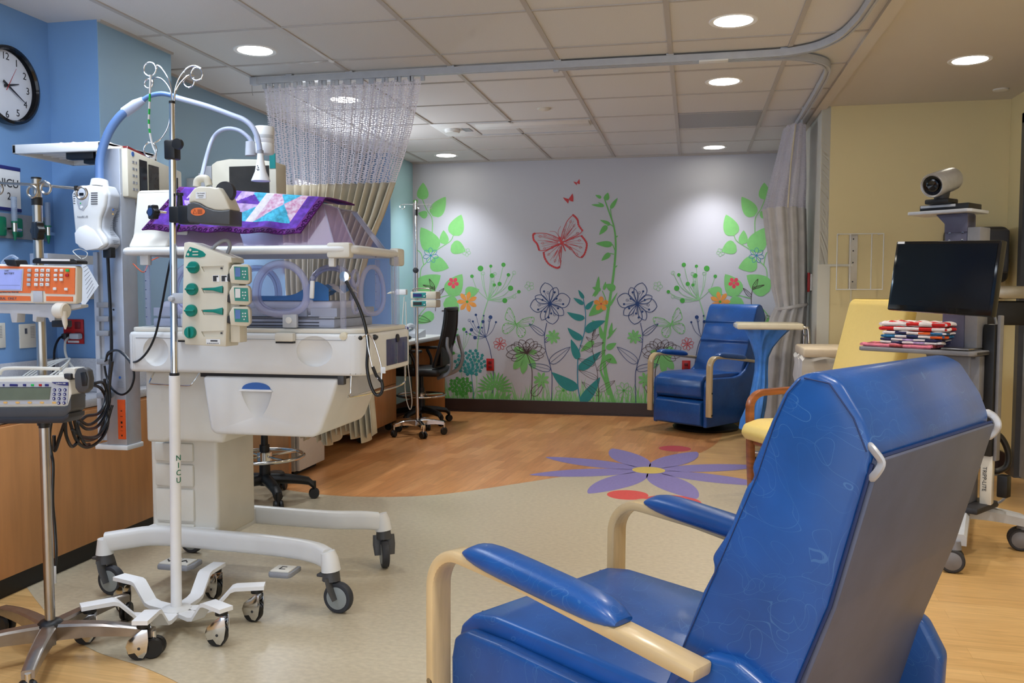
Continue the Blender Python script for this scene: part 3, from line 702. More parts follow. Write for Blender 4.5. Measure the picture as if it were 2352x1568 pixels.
def make_recliner(loc, rz, label):
    t = thing('recliner', label, 'recliner', loc, rz, 'blue vinyl recliners')
    # shell sides
    prof = [(.095, .07), (.095, .40), (.085, .445), (.05, .468), (-.06, .47), (-.30, .462), (-.40, .475), (-.47, .515), (-.515, .575), (-.545, .60), (-.60, .605), (-.70, .56), (-.735, .50), (-.72, .12), (-.68, .07)]
    for sx in (-1, 1):
        part('side_panel', M('blue_vinyl').prism(prof, sx*.234, sx*.274, 'YZ', bev=.012, seg=3), t, label='blue vinyl side panel')
    # seat and leg rest
    sp = [(.085, .30), (.118, .33), (.125, .40), (.11, .455), (.07, .49), (0, .502), (-.25, .498), (-.50, .49), (-.52, .36), (-.45, .30)]
    s_ = part('seat', M('blue_vinyl').prism(sp, -.232, .232, 'YZ', bev=.012, seg=3), t)
    b = M('seam'); 
    for x in (-.2, .2): b.tube([(x, .118, .36), (x, .112, .44), (x, .07, .486), (x, 0, .4985), (x, -.25, .4945), (x, -.45, .489)], .003, 6)
    part('piping', b, s_)
    part('leg_rest', M('blue_vinyl').prism([(.09, .075), (.125, .09), (.13, .18), (.125, .27), (.09, .29), (.03, .29), (.03, .075)], -.232, .232, 'YZ', bev=.012, seg=3), t)
    # back
    fr = [(-.40, .40), (-.475, .575), (-.52, .69), (-.543, .735), (-.535, .752), (-.566, .80), (-.600, .885), (-.612, .895), (-.606, .912), (-.640, .99), (-.660, 1.035), (-.682, 1.062), (-.715, 1.072), (-.748, 1.060), (-.785, 1.005), (-.800, .965), (-.795, .93), (-.74, .72), (-.69, .585), (-.63, .40)]
    bk = part('backrest', M('blue_vinyl').prism(fr, -.25, .25, 'YZ', bev=.012, seg=3), t)
    part('back_panel', M('grey_vinyl').prism([(-.798, .955), (-.81, .95), (-.75, .722), (-.70, .58), (-.64, .36), (-.625, .36), (-.688, .588), (-.738, .725)], -.244, .244, 'YZ', bev=.003), t, label='grey vinyl panel covering the rear of the backrest')
    b = M('seam')
    for sx in (-1, 1):
        x = sx*.2505
        b.tube([(x, -.486, .585), (x, -.55, .735), (x, -.578, .80), (x, -.622, .905), (x, -.65, .99), (x, -.67, 1.035), (x, -.69, 1.058)], .0008, 6)
        b.tube([(x*.995, -.695, 1.06), (x, -.735, 1.055), (x, -.772, 1.008), (x, -.792, .962)], .0011, 6); b.tube([(x*.985, -.799, .945), (x*.985, -.742, .725), (x*.985, -.692, .59)], .0028, 6)
    b.tube([(-.245, -.803, .953), (.245, -.803, .953)], .003, 6)
    part('seam', b, bk, label='dark seam line')
    for sx in (-1, 1):
        cpt = cr([(sx*.244, -.792, .972), (sx*.251, -.805, .963), (sx*.249, -.813, .950), (sx*.250, -.808, .936), (sx*.246, -.796, .922)], 4)
        part('corner_clip', M('brushed').tube(cpt, [.0025]+[.0042]*(len(cpt)-2)+[.0025], 8, flat=1.6), t, label='pale plastic corner clip')
    # wood arms
    arm = [(.10, .155), (.101, .36), (.100, .52)] + [(.022+.078*math.cos(a), .553+.078*math.sin(a)+a*.004) for a in [R(8+9*i) for i in range(11)]] + [(-.15, .627), (-.35, .602), (-.56, .575)]
    pa = []
    for sx in (-1, 1):
        a_ = part('armrest', M('maple').prism(yz_band([(p[0]-.0, p[1]+.008) for p in arm], .024), sx*.274, sx*.328, 'YZ', bev=.006, seg=2), t, label='bent pale wood arm')
        b = M('blue_vinyl').at((sx*.301, 0, 0)); pad(b, (0, -.005, .660), (0, -.40, .621), .072, .064); part('arm_pad', b, a_, label='blue padded arm cushion')
        for z in (.18, .36): part('bolt', M('black').lathe([(.0, .004), (.008, .003), (.008, 0)], (sx*.328, .10, z), 12, 'X'), a_)
    part('swivel_base', M('black').lathe([(.0, .0), (.27, .0), (.28, .02), (.24, .045), (.0, .07)], (0, -.28, 0), 40), t)
    return t
rc = make_recliner((-.272, 1.949, 0), R(56), 'large blue vinyl recliner in the foreground seen from behind, its grey back panel showing')
r2 = copy_tree(rc)
r2['label'] = 'blue vinyl recliner facing the room in front of the mural, beside the red outlet'
r2.location = (-.04, 7.44, 0); r2.rotation_euler.z = R(144)
# ---------------------------------------------------------------- yellow chair
t = thing('patient_chair', 'high-backed yellow chair with brown wooden arms behind the foreground recliner', 'chair', (.655, 4.93, 0), R(120))
part('seat', M('yellow_vinyl').prism([(.28, .36), (.31, .40), (.29, .45), (.2, .475), (-.3, .465), (-.32, .37)], -.24, .24, 'YZ', bev=.02, seg=3), t)
part('backrest', M('yellow_vinyl').prism([(-.20, .45), (-.28, .70), (-.40, 1.12), (-.425, 1.145), (-.45, 1.14), (-.475, 1.10), (-.38, .70), (-.32, .45)], -.235, .235, 'YZ', bev=.02, seg=3), t)
for sx in (-1, 1):
    path = [(.20, .0), (.215, .25), (.225, .50)] + [(.135+.09*math.cos(a), .53+.085*math.sin(a)) for a in [R(10+10*i) for i in range(9)]] + [(-.05, .622), (-.36, .615)]
    part('armrest', M('cherry').prism(yz_band(path, .036), sx*.245, sx*.292, 'YZ', bev=.008), t)
    part('leg', M('cherry').prism(yz_band([(-.34, .63), (-.35, .3), (-.39, 0)], .04), sx*.245, sx*.292, 'YZ', bev=.008), t)
part('apron', M('cherry').box((0, .0, .35), (.5, .44, .05), .006), t)

# ---------------------------------------------------------------- hamper with blue bag
hy = 6.13
t = thing('laundry_hamper', 'hamper with a cream lid and hanging blue bag beside the tied curtain', 'hamper', (.60, hy+.1, 0))
x0, x1 = PY(1693, 737, hy).x, PY(1846, 737, hy).x
part('lid', M('cream').bb((x0, hy-.02, .925), (x1, hy+.30, .968), .012, 3), t, True)
part('lid_hinge', M('light_grey').bb((x0-.012, hy, .93), (x0+.035, hy+.3, .962), .01), t, True)
for yy in (hy+.02, hy+.27):
    b = M('chrome'); b.tube(cr([(x1-.05, yy, .95), (x1+.01, yy, .94), (x1+.035, yy, .89), (x1+.035, yy, .5), (x1+.035, yy, .1)], 6), .011, 10); part('frame_post', b, t, True)
part('crossbar', M('chrome').tube([(x1+.035, hy+.02, .88), (x1+.035, hy+.27, .88)], .009), t, True)
for yy in (hy-.02, hy+.30):
    part('base_rail', M('chrome').tube([(x0+.1, yy, .085), (x1+.06, yy, .085)], .012), t, True)
    for xx in (x0+.12, x1+.04):
        b = M('chrome').bb((xx-.012, yy-.01, .04), (xx+.012, yy+.01, .085), .003); c_ = part('caster', b, t, True)
        part('wheel', M('black').lathe([(0, -.011), (.026, -.011), (.03, 0), (.026, .011), (0, .011)], (xx, yy, .03), 20, 'Y'), c_, True)
part('base_bar', M('chrome').tube([(x1+.035, hy-.02, .085), (x1+.035, hy+.30, .085)], .012), t, True)
# blue bag: gathered and twisted below the lid, a thick folded shell
rings = []; yb_ = hy+.14
spec = [(746, 1713, 1820, .13), (758, 1715, 1812, .12), (775, 1721, 1792, .10), (795, 1728, 1775, .07), (820, 1735, 1764, .05), (850, 1734, 1762, .045), (880, 1729, 1762, .055), (910, 1722, 1760, .065), (940, 1712, 1757, .075), (965, 1702, 1752, .08), (985, 1698, 1746, .06)]
for i, (v, ua, ub, d_) in enumerate(spec):
    A_, B_ = PY(ua, v, yb_), PY(ub, v, yb_); w_ = (B_.x-A_.x)/2; ring = []
    for k in range(56):
        a = 2*PI*k/56; wob = 1+.10*math.sin(a*7+i*.35)+.05*math.sin(a*13-i*.6)
        ring.append(((A_.x+B_.x)/2+w_*math.cos(a)*wob, yb_+d_*math.sin(a)*wob, A_.z+.010*math.sin(a*5+i)))
    rings.append(ring)
bg = part('bag', M('bag_blue').loft([r_ for r_ in rings]), t, True, label='blue plastic bag')
q = PY(1722, 945, yb_-.085)
pb = M('navy')
for k in range(3): pb.box((q.x+.012*k, q.y, q.z), (.006, .003, .07-.01*k), ry=R(8))
part('bag_print', pb, bg, True)

# ---------------------------------------------------------------- waste bin
t = thing('waste_bin', 'beige lidded waste bin with a clear liner under the wire rack', 'bin', (.90, 5.86, 0))
for nm, m_, z0, z1, g_, bev in (('body', 'bin_beige', .02, .74, 0, .03), ('lid', 'bin_beige', .775, .835, .022, .015)):
    part(nm, M(m_).bb((.70-g_, 5.66-g_, z0), (1.10+g_, 6.06+g_, z1), bev, 3), t, True)
ring = []; rings = []
for z, g_ in ((.78, .012), (.76, .03), (.70, .026), (.62, .03), (.56, .018)):
    r_ = []
    for k in range(64):
        a = 2*PI*k/64; c_, s_ = math.cos(a), math.sin(a); q = max(abs(c_), abs(s_)); w_ = 1+.02*math.sin(a*11+z*40)
        r_.append((.90+c_/q*(.20+g_)*w_, 5.86+s_/q*(.20+g_)*w_, z+.01*math.sin(a*9)))
    rings.append(r_)
part('liner', M('plastic_bag').loft(rings, cap=False), t, True, label='clear plastic liner folded over the rim')
part('pedal', M('dark_grey').bb((.86, 5.62, .02), (.94, 5.66, .035), .004), t, True)

# ---------------------------------------------------------------- tied curtain on the right
def folds(cx, cy, w, d, n, ph, amp, seg=120, half=False):
    out = []
    for k in range(seg):
        a = 2*PI*k/seg; r = 1+amp*math.sin(a*n+ph)+amp*.45*math.sin(a*(n*2-1)+ph*1.7)
        out.append((cx+w/2*math.cos(a)*r, cy+d/2*math.sin(a)*r))
    return out
t = thing('privacy_curtain', 'grey fabric curtain with a net top, gathered and tied beside the hamper', 'curtain', (.68, 6.75, 0), group='privacy curtains')
lv = [(1.79, .655, 6.72, .28, .34, .10), (1.6, .675, 6.74, .26, .34, .11), (1.4, .69, 6.75, .24, .32, .12), (1.2, .705, 6.75, .22, .28, .13), (1.08, .72, 6.75, .19, .24, .14), (1.0, .70, 6.75, .22, .27, .14), (.8, .665, 6.75, .27, .32, .12), (.5, .645, 6.75, .29, .36, .11), (.13, .64, 6.75, .29, .38, .11)]
rings = [[(x, y, z) for x, y in folds(cx, cy, w_, d_, 9, 0.3*i, am)] for i, (z, cx, cy, w_, d_, am) in enumerate(lv)]
part('curtain_fabric', M('curtain_grey').loft(rings, cap=False), t, True, smooth=80)
b = M('net_white'); rings = []; b.UV = []
for i, (z, cx, cy, w_, d_) in enumerate([(2.37, .715, 6.68, .14, .36), (2.2, .70, 6.69, .18, .36), (2.0, .68, 6.70, .23, .35), (1.785, .655, 6.72, .275, .34)]):
    rings.append([(x, y, z) for x, y in folds(cx, cy, w_, d_, 9, .1*i, .09)]); b.UV += [(k/120*2.2, z*1.1) for k in range(120)]
b.loft(rings, cap=False); part('net_panel', b, t, True, smooth=80, label='white open-knit net panel')
part('hem', M('curtain_cream').tube([(.70, 6.50, 2.36), (.675, 6.505, 2.1), (.66, 6.52, 1.78)], .006), t, True)
part('tie', M('curtain_grey').tube([(.72+.105*math.cos(a), 6.75+.13*math.sin(a), 1.07+.02*math.cos(a)) for a in [2*PI*k/28 for k in range(28)]], .014, 8, closed=True), t, True)
for k in range(6): part('carrier_hook', M('light_grey').bb((.738, 6.52+k*.06, 2.36), (.75, 6.535+k*.06, 2.41), .002), t, True)

# ---------------------------------------------------------------- things on the right walls
t = thing('call_point', 'small white wall plate with a red pull handle behind the tied curtain', 'switch', (XS, 6.67, 1.25))
part('wall_plate', M('white').bb((XS-.012, 6.63, 1.19), (XS, 6.73, 1.31), .003), t, True)
part('pull_handle', M('red').bb((XS-.03, 6.655, 1.18), (XS-.012, 6.675, 1.32), .004), t, True)
t = thing('wire_rack', 'empty white wire rack with a steel strip on the yellow wall', 'rack', (1.10, YY, 1.38))
gx0, gx1, gz0, gz1 = .956, 1.25, 1.197, 1.57; yf = YY-.085
part('back_strip', M('steel').bb((1.045, YY-.006, gz0), (1.10, YY, gz1)), t, True)
b = M('white')
for z in (gz0, gz1): b.tube([(gx0, yf, z), (gx1, yf, z)], .0035, 8); b.tube([(gx0, yf, z), (gx0+.02, YY-.004, z)], .0035, 8); b.tube([(gx1, yf, z), (gx1-.02, YY-.004, z)], .0035, 8)
for x in (gx0, gx0+.085, gx1-.075, gx1): b.tube([(x, yf, gz0), (x, yf, gz1)], .0035, 8)
part('wire_frame', b, t, True)
b = M('charcoal')
for z in (1.25, 1.38, 1.46, 1.54): b.lathe([(0, 0), (.005, 0), (.005, -.004), (0, -.005)], (1.072, YY-.006, z), 10, 'Y')
part('screw', b, t, True)
t = thing('towel_dispenser', 'dark smoked paper towel dispenser on the yellow wall behind the cart', 'dispenser', (1.80, YY, 1.3))
part('body', M('charcoal').bb((1.63, YY-.22, 1.24), (1.985, YY+.001, 1.60), .045, 4), t, True)
part('front_cover', M('dark_grey').bb((1.64, YY-.235, 1.30), (1.975, YY-.20, 1.58), .02, 3), t, True)
part('paper_slot', M('black').bb((1.68, YY-.2, 1.225), (1.93, YY-.06, 1.245), .004), t, True)
t = thing('utility_shelf', 'stainless steel tray shelf over a black bin, right of the screen', 'shelf', (1.78, 5.35, 1.05))
part('tray', M('steel').prism([(1.58, 1.165), (1.60, 1.215), (1.99, 1.215), (1.99, 1.165), (1.90, 1.145), (1.66, 1.145)], 5.2, 5.55, 'XZ', bev=.006), t, True)
part('bin', M('black').prism([(1.55, 1.13), (1.93, 1.13), (1.91, 1.0), (1.58, 1.0)], 5.22, 5.5, 'XZ', bev=.01), t, True)
part('bracket', M('steel').bb((1.93, 5.3, 1.15), (2.03, 5.42, 1.2)), t, True)
# ================================================================ INCUBATOR
def carve(o, cut):
    """subtract a cutter volume from a part, baked into its mesh"""
    me = bpy.data.meshes.new('cut'); inv = WM[o.name].inverted()
    me.from_pydata([tuple(inv @ v) for v in cut.V], [], cut.F); me.update()
    for m_ in (me, o.data):
        q = bmesh.new(); q.from_mesh(m_); bmesh.ops.remove_doubles(q, verts=q.verts, dist=1e-6); bmesh.ops.recalc_face_normals(q, faces=q.faces); (bmesh.ops.reverse_faces(q, faces=q.faces) if q.calc_volume(signed=True) < 0 else None); q.to_mesh(m_); q.free(); m_.update(); m_.update_tag()
    c = bpy.data.objects.new('cut', me); C.objects.link(c); c.parent = o.parent
    md = o.modifiers.new('b', 'BOOLEAN'); md.object = c; md.operation = 'DIFFERENCE'; md.solver = 'FAST'
    dg = bpy.context.evaluated_depsgraph_get(); dg.update()
    nm = bpy.data.meshes.new_from_object(o.evaluated_get(dg)); nm.name = o.data.name
    o.modifiers.clear(); old = o.data; o.data = nm; bpy.data.objects.remove(c); bpy.data.meshes.remove(me)
    nm.shade_smooth(); nm.set_sharp_from_angle(angle=R(30))
def big_caster(t, x, y, ang, top, r=.058):
    d = Vector((math.cos(ang), math.sin(ang), 0)); p = Vector((x, y, 0)); s_ = Vector((-d.y, d.x, 0)); ax = p+d*.03
    b = M('dark_grey').tube([p+Vector((0, 0, top)), p+Vector((0, 0, top-.035))], [.03, .034], 20)
    for sg in (-1, 1): 
        q = s_*(.022*sg)
        b.tube([p+q*1.1+Vector((0, 0, top-.02)), p+q*1.1+d*.012+Vector((0, 0, top-.06)), ax+q*1.1+Vector((0, 0, r-.004))], [.022, .024, .019], 12, flat=.3)
    b.box(tuple(p-d*.03+Vector((0, 0, top-.02))), (.05, .03, .012), .004, rz=ang)
    c_ = part('caster', b, t, True, label='dark grey caster fork')
    m_ = Matrix.Translation(ax+Vector((0, 0, r))) @ Matrix.Rotation(ang, 4, 'Z')
    w_ = M('rubber'); w_.x = m_; w_.lathe([(0, -.014), (r*.72, -.015), (r*.8, -.0165), (r*.95, -.014), (r, -.007), (r, .007), (r*.95, .014), (r*.8, .0165), (r*.72, .015), (0, .014)], (0, 0, 0), 32, 'Y')
    w_.use('wheel_grey').lathe([(0, -.0175), (r*.66, -.0165), (r*.72, -.0155), (r*.72, .0155), (r*.66, .0165), (0, .0175)], (0, 0, 0), 28, 'Y')
    part('wheel', w_, c_, True)
t = thing('incubator', 'large white infant incubator on wheels with clear walls and a lilac hood', 'incubator', (-1.70, 3.2, 0))
INC = t
def rbox_path(path, w, h, m_='white'):
    P = [Vector(p) for p in path]; rings = []
    for i, p in enumerate(P):
        tt = (P[min(i+1, len(P)-1)]-P[max(i-1, 0)]).normalized(); s_ = Vector((-tt.y, tt.x, 0)).normalized(); u_ = Vector((0, 0, 1)) if abs(tt.z) < .7 else Vector((tt.x, tt.y, 0)).normalized()*-1
        ring = []
        for k in range(16):
            a = 2*PI*k/16+PI/16; c_, q_ = math.cos(a), math.sin(a); c_ = math.copysign(abs(c_)**.45, c_); q_ = math.copysign(abs(q_)**.45, q_)
            ring.append(p+s_*(c_*w/2)+u_*(q_*h/2))
        rings.append(ring)
    return rings
for yy, s_ in ((2.97, 1), (3.53, -1)):
    k = s_*.085
    pa = cr([(-2.245, yy, .205), (-2.17, yy+k*.45, .213), (-2.06, yy+k*.95, .22), (-1.80, yy+k, .215), (-1.52, yy+k*.9, .208), (-1.38, yy+k*.5, .205), (-1.315, yy+k*.12, .195)], 4)
    part('base_rail', M('white').loft(rbox_path(pa, .05, .075)), t, True)
    part('rail_cap', M('white').tube([(-1.31, yy, .225), (-1.303, yy, .20), (-1.298, yy, .155)], [.026, .032, .036], 16), t, True); part('rail_cap', M('white').tube([(-2.245, yy, .22), (-2.245, yy, .16)], [.026, .034], 16), t, True)
    big_caster(t, -1.298, yy, R(-8 if yy < 3.2 else -62), .155); big_caster(t, -2.245, yy, R(-8), .16)
part('cross_beam', M('white').bb((-2.13, 3.05, .18), (-1.84, 3.47, .25), .01), t, True)
col = M('warm_white').bb((-2.125, 3.10, .20), (-1.83, 3.40, .66), .015, 3)
part('lift_column', col, t, True, label='white telescopic lift column')
b = M('warm_white')
for z0, z1 in ((.235, .26), (.27, .40), (.41, .50), (.51, .585)): b.bb((-2.10, 3.088, z0), (-1.93, 3.105, z1), .008)
part('column_panel', b, t, True)
part('under_housing', M('warm_white').prism([(-2.065, .885), (-2.065, .605), (-1.985, .605), (-1.965, .615), (-1.74, .61), (-1.72, .66), (-1.72, .885)], 2.99, 3.40, 'XZ', bev=.012, seg=3), t, True)
for px_, wd in ((408, 60), (650, 56)):
    p = PY(px_, 1288 if px_ == 408 else 1302, 2.94); w2 = wd/2000*3.3/2; dy = .045
    b = M('grey').prism([(p.x-w2*1.5, 2.935), (p.x-w2*1.25, 2.90), (p.x+w2*1.25, 2.90), (p.x+w2*1.5, 2.935), (p.x+w2*1.4, 3.0), (p.x-w2*1.4, 3.0)] if px_ == 408 else [(p.x-w2, 2.915), (p.x-w2*.8, 2.90), (p.x+w2*.8, 2.90), (p.x+w2, 2.915), (p.x+w2, 3.0), (p.x-w2, 3.0)], .135, .155, 'XY', bev=.006)
    pd = part('foot_pedal', b, t, True); b = M('warm_white')
    if px_ == 408:
        for sg in (-1, 1): b.box((p.x+sg*w2*.62, 2.945, .1575), (w2*1.15, .070, .006), .002)
        b.use('charcoal')
        for sg in (-1, 1): b.tube([(p.x+sg*w2*.62-.014, 2.94+sg*-.008 ,.1615), (p.x+sg*w2*.62, 2.94+sg*.010 ,.1615), (p.x+sg*w2*.62+.014, 2.94+sg*-.008 ,.1615)], .003, 6)
    else:
        b.box((p.x, 2.945, .1575), (w2*1.6, .070, .006), .002); b.use('charcoal'); b.bb((p.x-.012, 2.93, .158), (p.x+.012, 2.934, .162)); b.bb((p.x-.012, 2.93, .158), (p.x-.008, 2.96, .162)); b.bb((p.x-.012, 2.956, .158), (p.x+.008, 2.96, .162))
    part('pedal_pad', b, pd, True)
# drawer
dr = M('white').prism([(-1.785, .872), (-1.243, .872), (-1.270, .79), (-1.318, .675), (-1.345, .655), (-1.74, .655), (-1.758, .672)], 2.93, 3.38, 'XZ', bev=.014, seg=3)
dro = part('drawer', dr, t, True)
cc = M('white'); c0 = Vector((-1.565, 2.925, .828)); rings = []
for i in range(9):
    q = i/8; z = .828-.115*q; rx = .062*(1-q**1.6*.86)+.002; dp = .034*(1-q)**.8+.0015
    rings.append([(c0.x+rx*math.cos(a)*1.0+.004*q, 2.925+dp*math.sin(a)-.0, z) for a in [2*PI*k/20 for k in range(20)]])
cc.loft(rings); carve(dro, cc)
b = M('blue_mark').prism([(c0.x-.06, .8275)]+[(c0.x-.056*math.cos(PI*k/12), .829+.024*math.sin(PI*k/12)) for k in range(13)]+[(c0.x+.06, .8275)], 2.926, 2.931, 'XZ'); part('drawer_mark', b, dro, True, label='blue half-round mark')
part('drawer_lip', M('pure_white').prism([(c0.x-.068, .820), (c0.x-.06, .828), (c0.x+.06, .828), (c0.x+.068, .820)], 2.918, 2.932, 'XZ', bev=.002), dro, True)
part('drawer_gap', M('black').bb((-1.80, 2.945, .868), (-1.235, 3.37, .886)), t, True)
# tub
def rrect(x0, x1, y0, y1, r, n=6, rs=None):
    out = []; rs = rs or (r,)*4
    for (cx, cy, a0, rr) in ((x0+rs[0], y0+rs[0], PI, rs[0]), (x1-rs[1], y0+rs[1], 1.5*PI, rs[1]), (x1-rs[2], y1-rs[2], 0, rs[2]), (x0+rs[3], y1-rs[3], .5*PI, rs[3])):
        for k in range(n+1): a = a0+PI/2*k/n; out.append((cx+rr*math.cos(a), cy+rr*math.sin(a)))
    return out
tub = part('tub', M('white').prism(rrect(-2.09, -1.13, 2.92, 3.42, .04, rs=(.03, .075, .04, .03)), .884, 1.035, 'XY', bev=.012, seg=3), t, True)
cc = M('white')
for px_, pw, po in ((358, 34, 1), (722, 44, -1)):
    p = PY(px_, 808, 2.92); cc.sphere((p.x, 2.917, p.z+.002), 1, 28, (pw/2000*3.2, .026, .056))
carve(tub, cc)
part('deck', M('warm_white').prism(rrect(-2.08, -1.14, 2.93, 3.41, .04, rs=(.03, .07, .04, .03)), 1.035, 1.052, 'XY', bev=.005), t, True)
b = M('print_light').bb((-2.05, 2.9185, 1.012), (-1.21, 2.9205, 1.0135)); part('deck_seam', b, t, True)
for px_ in (657, 432):
    p = PY(px_, 773, 2.915)
    b = M('warm_white').bb((p.x-.036, 2.895, 1.006), (p.x+.036, 2.925, 1.038), .006); b.use('black').bb((p.x-.034, 2.90, 1.000), (p.x+.034, 2.922, 1.006)); part('hinge', b, t, True)
part('release_knob', M('cream').lathe([(0, -.035), (.014, -.032), (.016, -.02), (.012, 0), (0, 0)], (PY(791, 772, 2.93).x, 2.95, PY(791, 772, 2.93).z), 18, 'Y'), t, True)
part('side_knob', M('black').lathe([(0, -.035), (.010, -.032), (.011, -.02), (.006, 0), (0, 0)], (-1.13, 3.02, 1.02), 14, 'Y'), t, True)
# wire rails below the tub
p0, p1 = PY(343, 860, 2.93), PY(450, 860, 2.93)
part('wire_rail', M('chrome').tube(cr([(p0.x+.01, 2.95, .885), (p0.x+.005, 2.935, .86), (p0.x, 2.93, .842), (p0.x+.02, 2.93, .838), (p1.x-.04, 2.93, .834), (p1.x-.015, 2.93, .845), (p1.x+.01, 2.94, .885)], 4), .003, 8), t, True)
part('wire_rail', M('chrome').tube(cr([(-1.215, 2.98, .885), (-1.218, 2.98, .82), (-1.222, 2.99, .80), (-1.18, 3.2, .80), (-1.15, 3.36, .81), (-1.14, 3.37, .84), (-1.14, 3.37, .885)], 4), .003, 8), t, True)
part('chart_sleeve', M('acrylic').bb((-1.23, 3.0, .80), (-1.226, 3.34, .88)), t, True)
part('rail_clip', M('dark_grey').bb((-1.25, 2.935, .85), (-1.225, 2.96, .885), .003), t, True)
# side accessory drawers
for y0, y1 in ((3.12, 3.235), (3.245, 3.36)):
    part('side_drawer', M('drawer_smoke').bb((-1.142, y0, .905), (-1.126, y1, 1.005), .003), t, True, label='smoked blue drawer front')
part('side_drawer_back', M('navy').bb((-1.16, 3.13, .91), (-1.143, 3.35, 1.0)), t, True)
part('side_notch', M('charcoal').lathe([(0, 0), (.016, 0), (.016, .006), (0, .006)], (-1.13, 3.24, 1.005), 18, 'X'), t, True)
# chamber: tray, rails, mattress
part('tray', M('light_grey').bb((-2.02, 2.985, 1.052), (-1.28, 3.375, 1.085), .006), t, True)
b = M('charcoal')
for z in (1.059, 1.071, 1.0905): b.bb((-1.66, 2.981, z), (-1.34, 2.9852, z+.0035))
part('tray_slot', b, t, True)
b = M('light_grey').bb((-2.02, 2.99, 1.094), (-1.39, 3.0, 1.125)).bb((-1.375, 2.99, 1.094), (-1.28, 3.0, 1.125)).bb((-1.28, 2.99, 1.094), (-1.272, 3.37, 1.125)).bb((-2.02, 3.36, 1.094), (-1.28, 3.37, 1.125)); part('mattress_tray', b, t, True)
part('tray_base', M('white').bb((-2.01, 3.0, 1.087), (-1.285, 3.36, 1.10)), t, True)
part('mattress', M('blanket_white').bb((-2.0, 3.01, 1.10), (-1.30, 3.35, 1.15), .015, 3), t, True)
for px_ in (432, 666):
    p = PY(px_, 745, 2.93)
    b = M('light_grey').bb((p.x-.028, 2.925, 1.055), (p.x+.028, 2.943, 1.105), .004); b.use('white').lathe([(0, 0), (.011, 0), (.012, -.006), (0, -.008)], (p.x, 2.925, 1.083), 18, 'Y'); part('wall_latch', b, t, True)
# clear walls
part('front_wall', M('acrylic').bb((-2.03, 2.943, 1.053), (-1.24, 2.948, 1.325)), t, True, label='clear front wall')
part('rear_wall', M('acrylic').bb((-2.03, 3.385, 1.053), (-1.22, 3.39, 1.325)), t, True, label='clear rear wall')
part('end_wall', M('acrylic').prism([(-1.225, 2.95), (-1.22, 2.95), (-1.185, 3.39), (-1.19, 3.39)], 1.053, 1.325, 'XY'), t, True, label='clear end wall')
for (x, y) in ((-1.232, 2.955), (-1.19, 3.385), (-1.16, 3.33)):
    part('corner_post', M('acrylic_edge').bb((x-.009, y-.009, 1.053), (x+.009, y+.009, 1.325), .003), t, True)
p = PY(762, 596, 2.93); part('post_latch', M('white').bb((p.x-.011, 2.925, 1.275), (p.x+.011, 2.95, 1.325), .003), t, True)
def port(cx, cz, y, rx=.100, rz=.092, tr=.0115, part_='port_ring', skew=.0, face='Y'):
    n = 48; P_ = []
    for k in range(n):
        a = 2*PI*k/n; c_, s_ = math.cos(a), math.sin(a); ee = .86
        x = math.copysign(abs(c_)**ee, c_)*rx*(1-.16*s_); z = math.copysign(abs(s_)**ee, s_)*rz
        P_.append((cx+x, y, cz+z) if face == 'Y' else (y+x*.08, cx+x, cz+z))
    return M('port_lilac').tube(P_, tr, 10, closed=True), P_
for cx in (-1.465, -1.80):
    for y, tr in ((2.937, .0125), (3.395, .010)):
        b, P_ = port(cx, 1.196, y, tr=tr); g_ = part('port_ring', b, t, True, label='lilac-tinted port ring')
        b, P2 = port(cx, 1.196, y+(.008 if y < 3 else -.008), .088, .081, .006); part('port_gasket', b, g_, True)
        pane = M('acrylic').poly([(q[0], y-(.004 if y < 3 else -.004), q[2]) for q in P_]); part('port_pane', pane, g_, True)
b, P_ = port(3.17, 1.19, -1.202, .10, .09, .009, face='X'); part('port_ring', b, t, True, label='lilac-tinted port ring')
p = PY(717, 665, 2.93); b = M('white').box((p.x, 2.93, p.z), (.016, .012, .065), .004, ry=R(4)); b.use('acrylic_edge').sphere((p.x+.002, 2.93, p.z+.042), .007); b.sphere((p.x-.004, 2.93, p.z-.042), .007); part('port_latch', b, t, True)
for z in (1.235, 1.135):
    q = [(-1.225, 2.97+.05*math.cos(a)*.6, z+.028*math.sin(a)) for a in [2*PI*k/20 for k in range(20)]]
    part('tube_port', M('port_lilac').tube([(x+.01, y+.06, z_) for x, y, z_ in q], .006, 8, closed=True), t, True)
# vertical marked side seal, left end and right end
for px_, z0, z1 in ((340, 1.06, 1.29), (857, 1.12, 1.31)):
    x = PY(px_, 700, 2.95).x if px_ == 340 else None
    P0 = (x, 2.95) if x else (-1.212, 3.25)
    b = M('acrylic_edge').bb((P0[0]-.008, P0[1]-.006, z0), (P0[0]+.010, P0[1]+.006, z1), .003); b.use('navy')
    for k in range(6): b.bb((P0[0]-.006, P0[1]-.0068, z0+.03+k*.034), (P0[0]+.0, P0[1]-.0062, z0+.032+k*.034))
    part('seal_strip', b, t, True)
p = PY(336, 600, 2.945); part('seal_cap', M('white').bb((p.x-.018, 2.93, 1.285), (p.x+.018, 2.955, 1.325), .004), t, True)
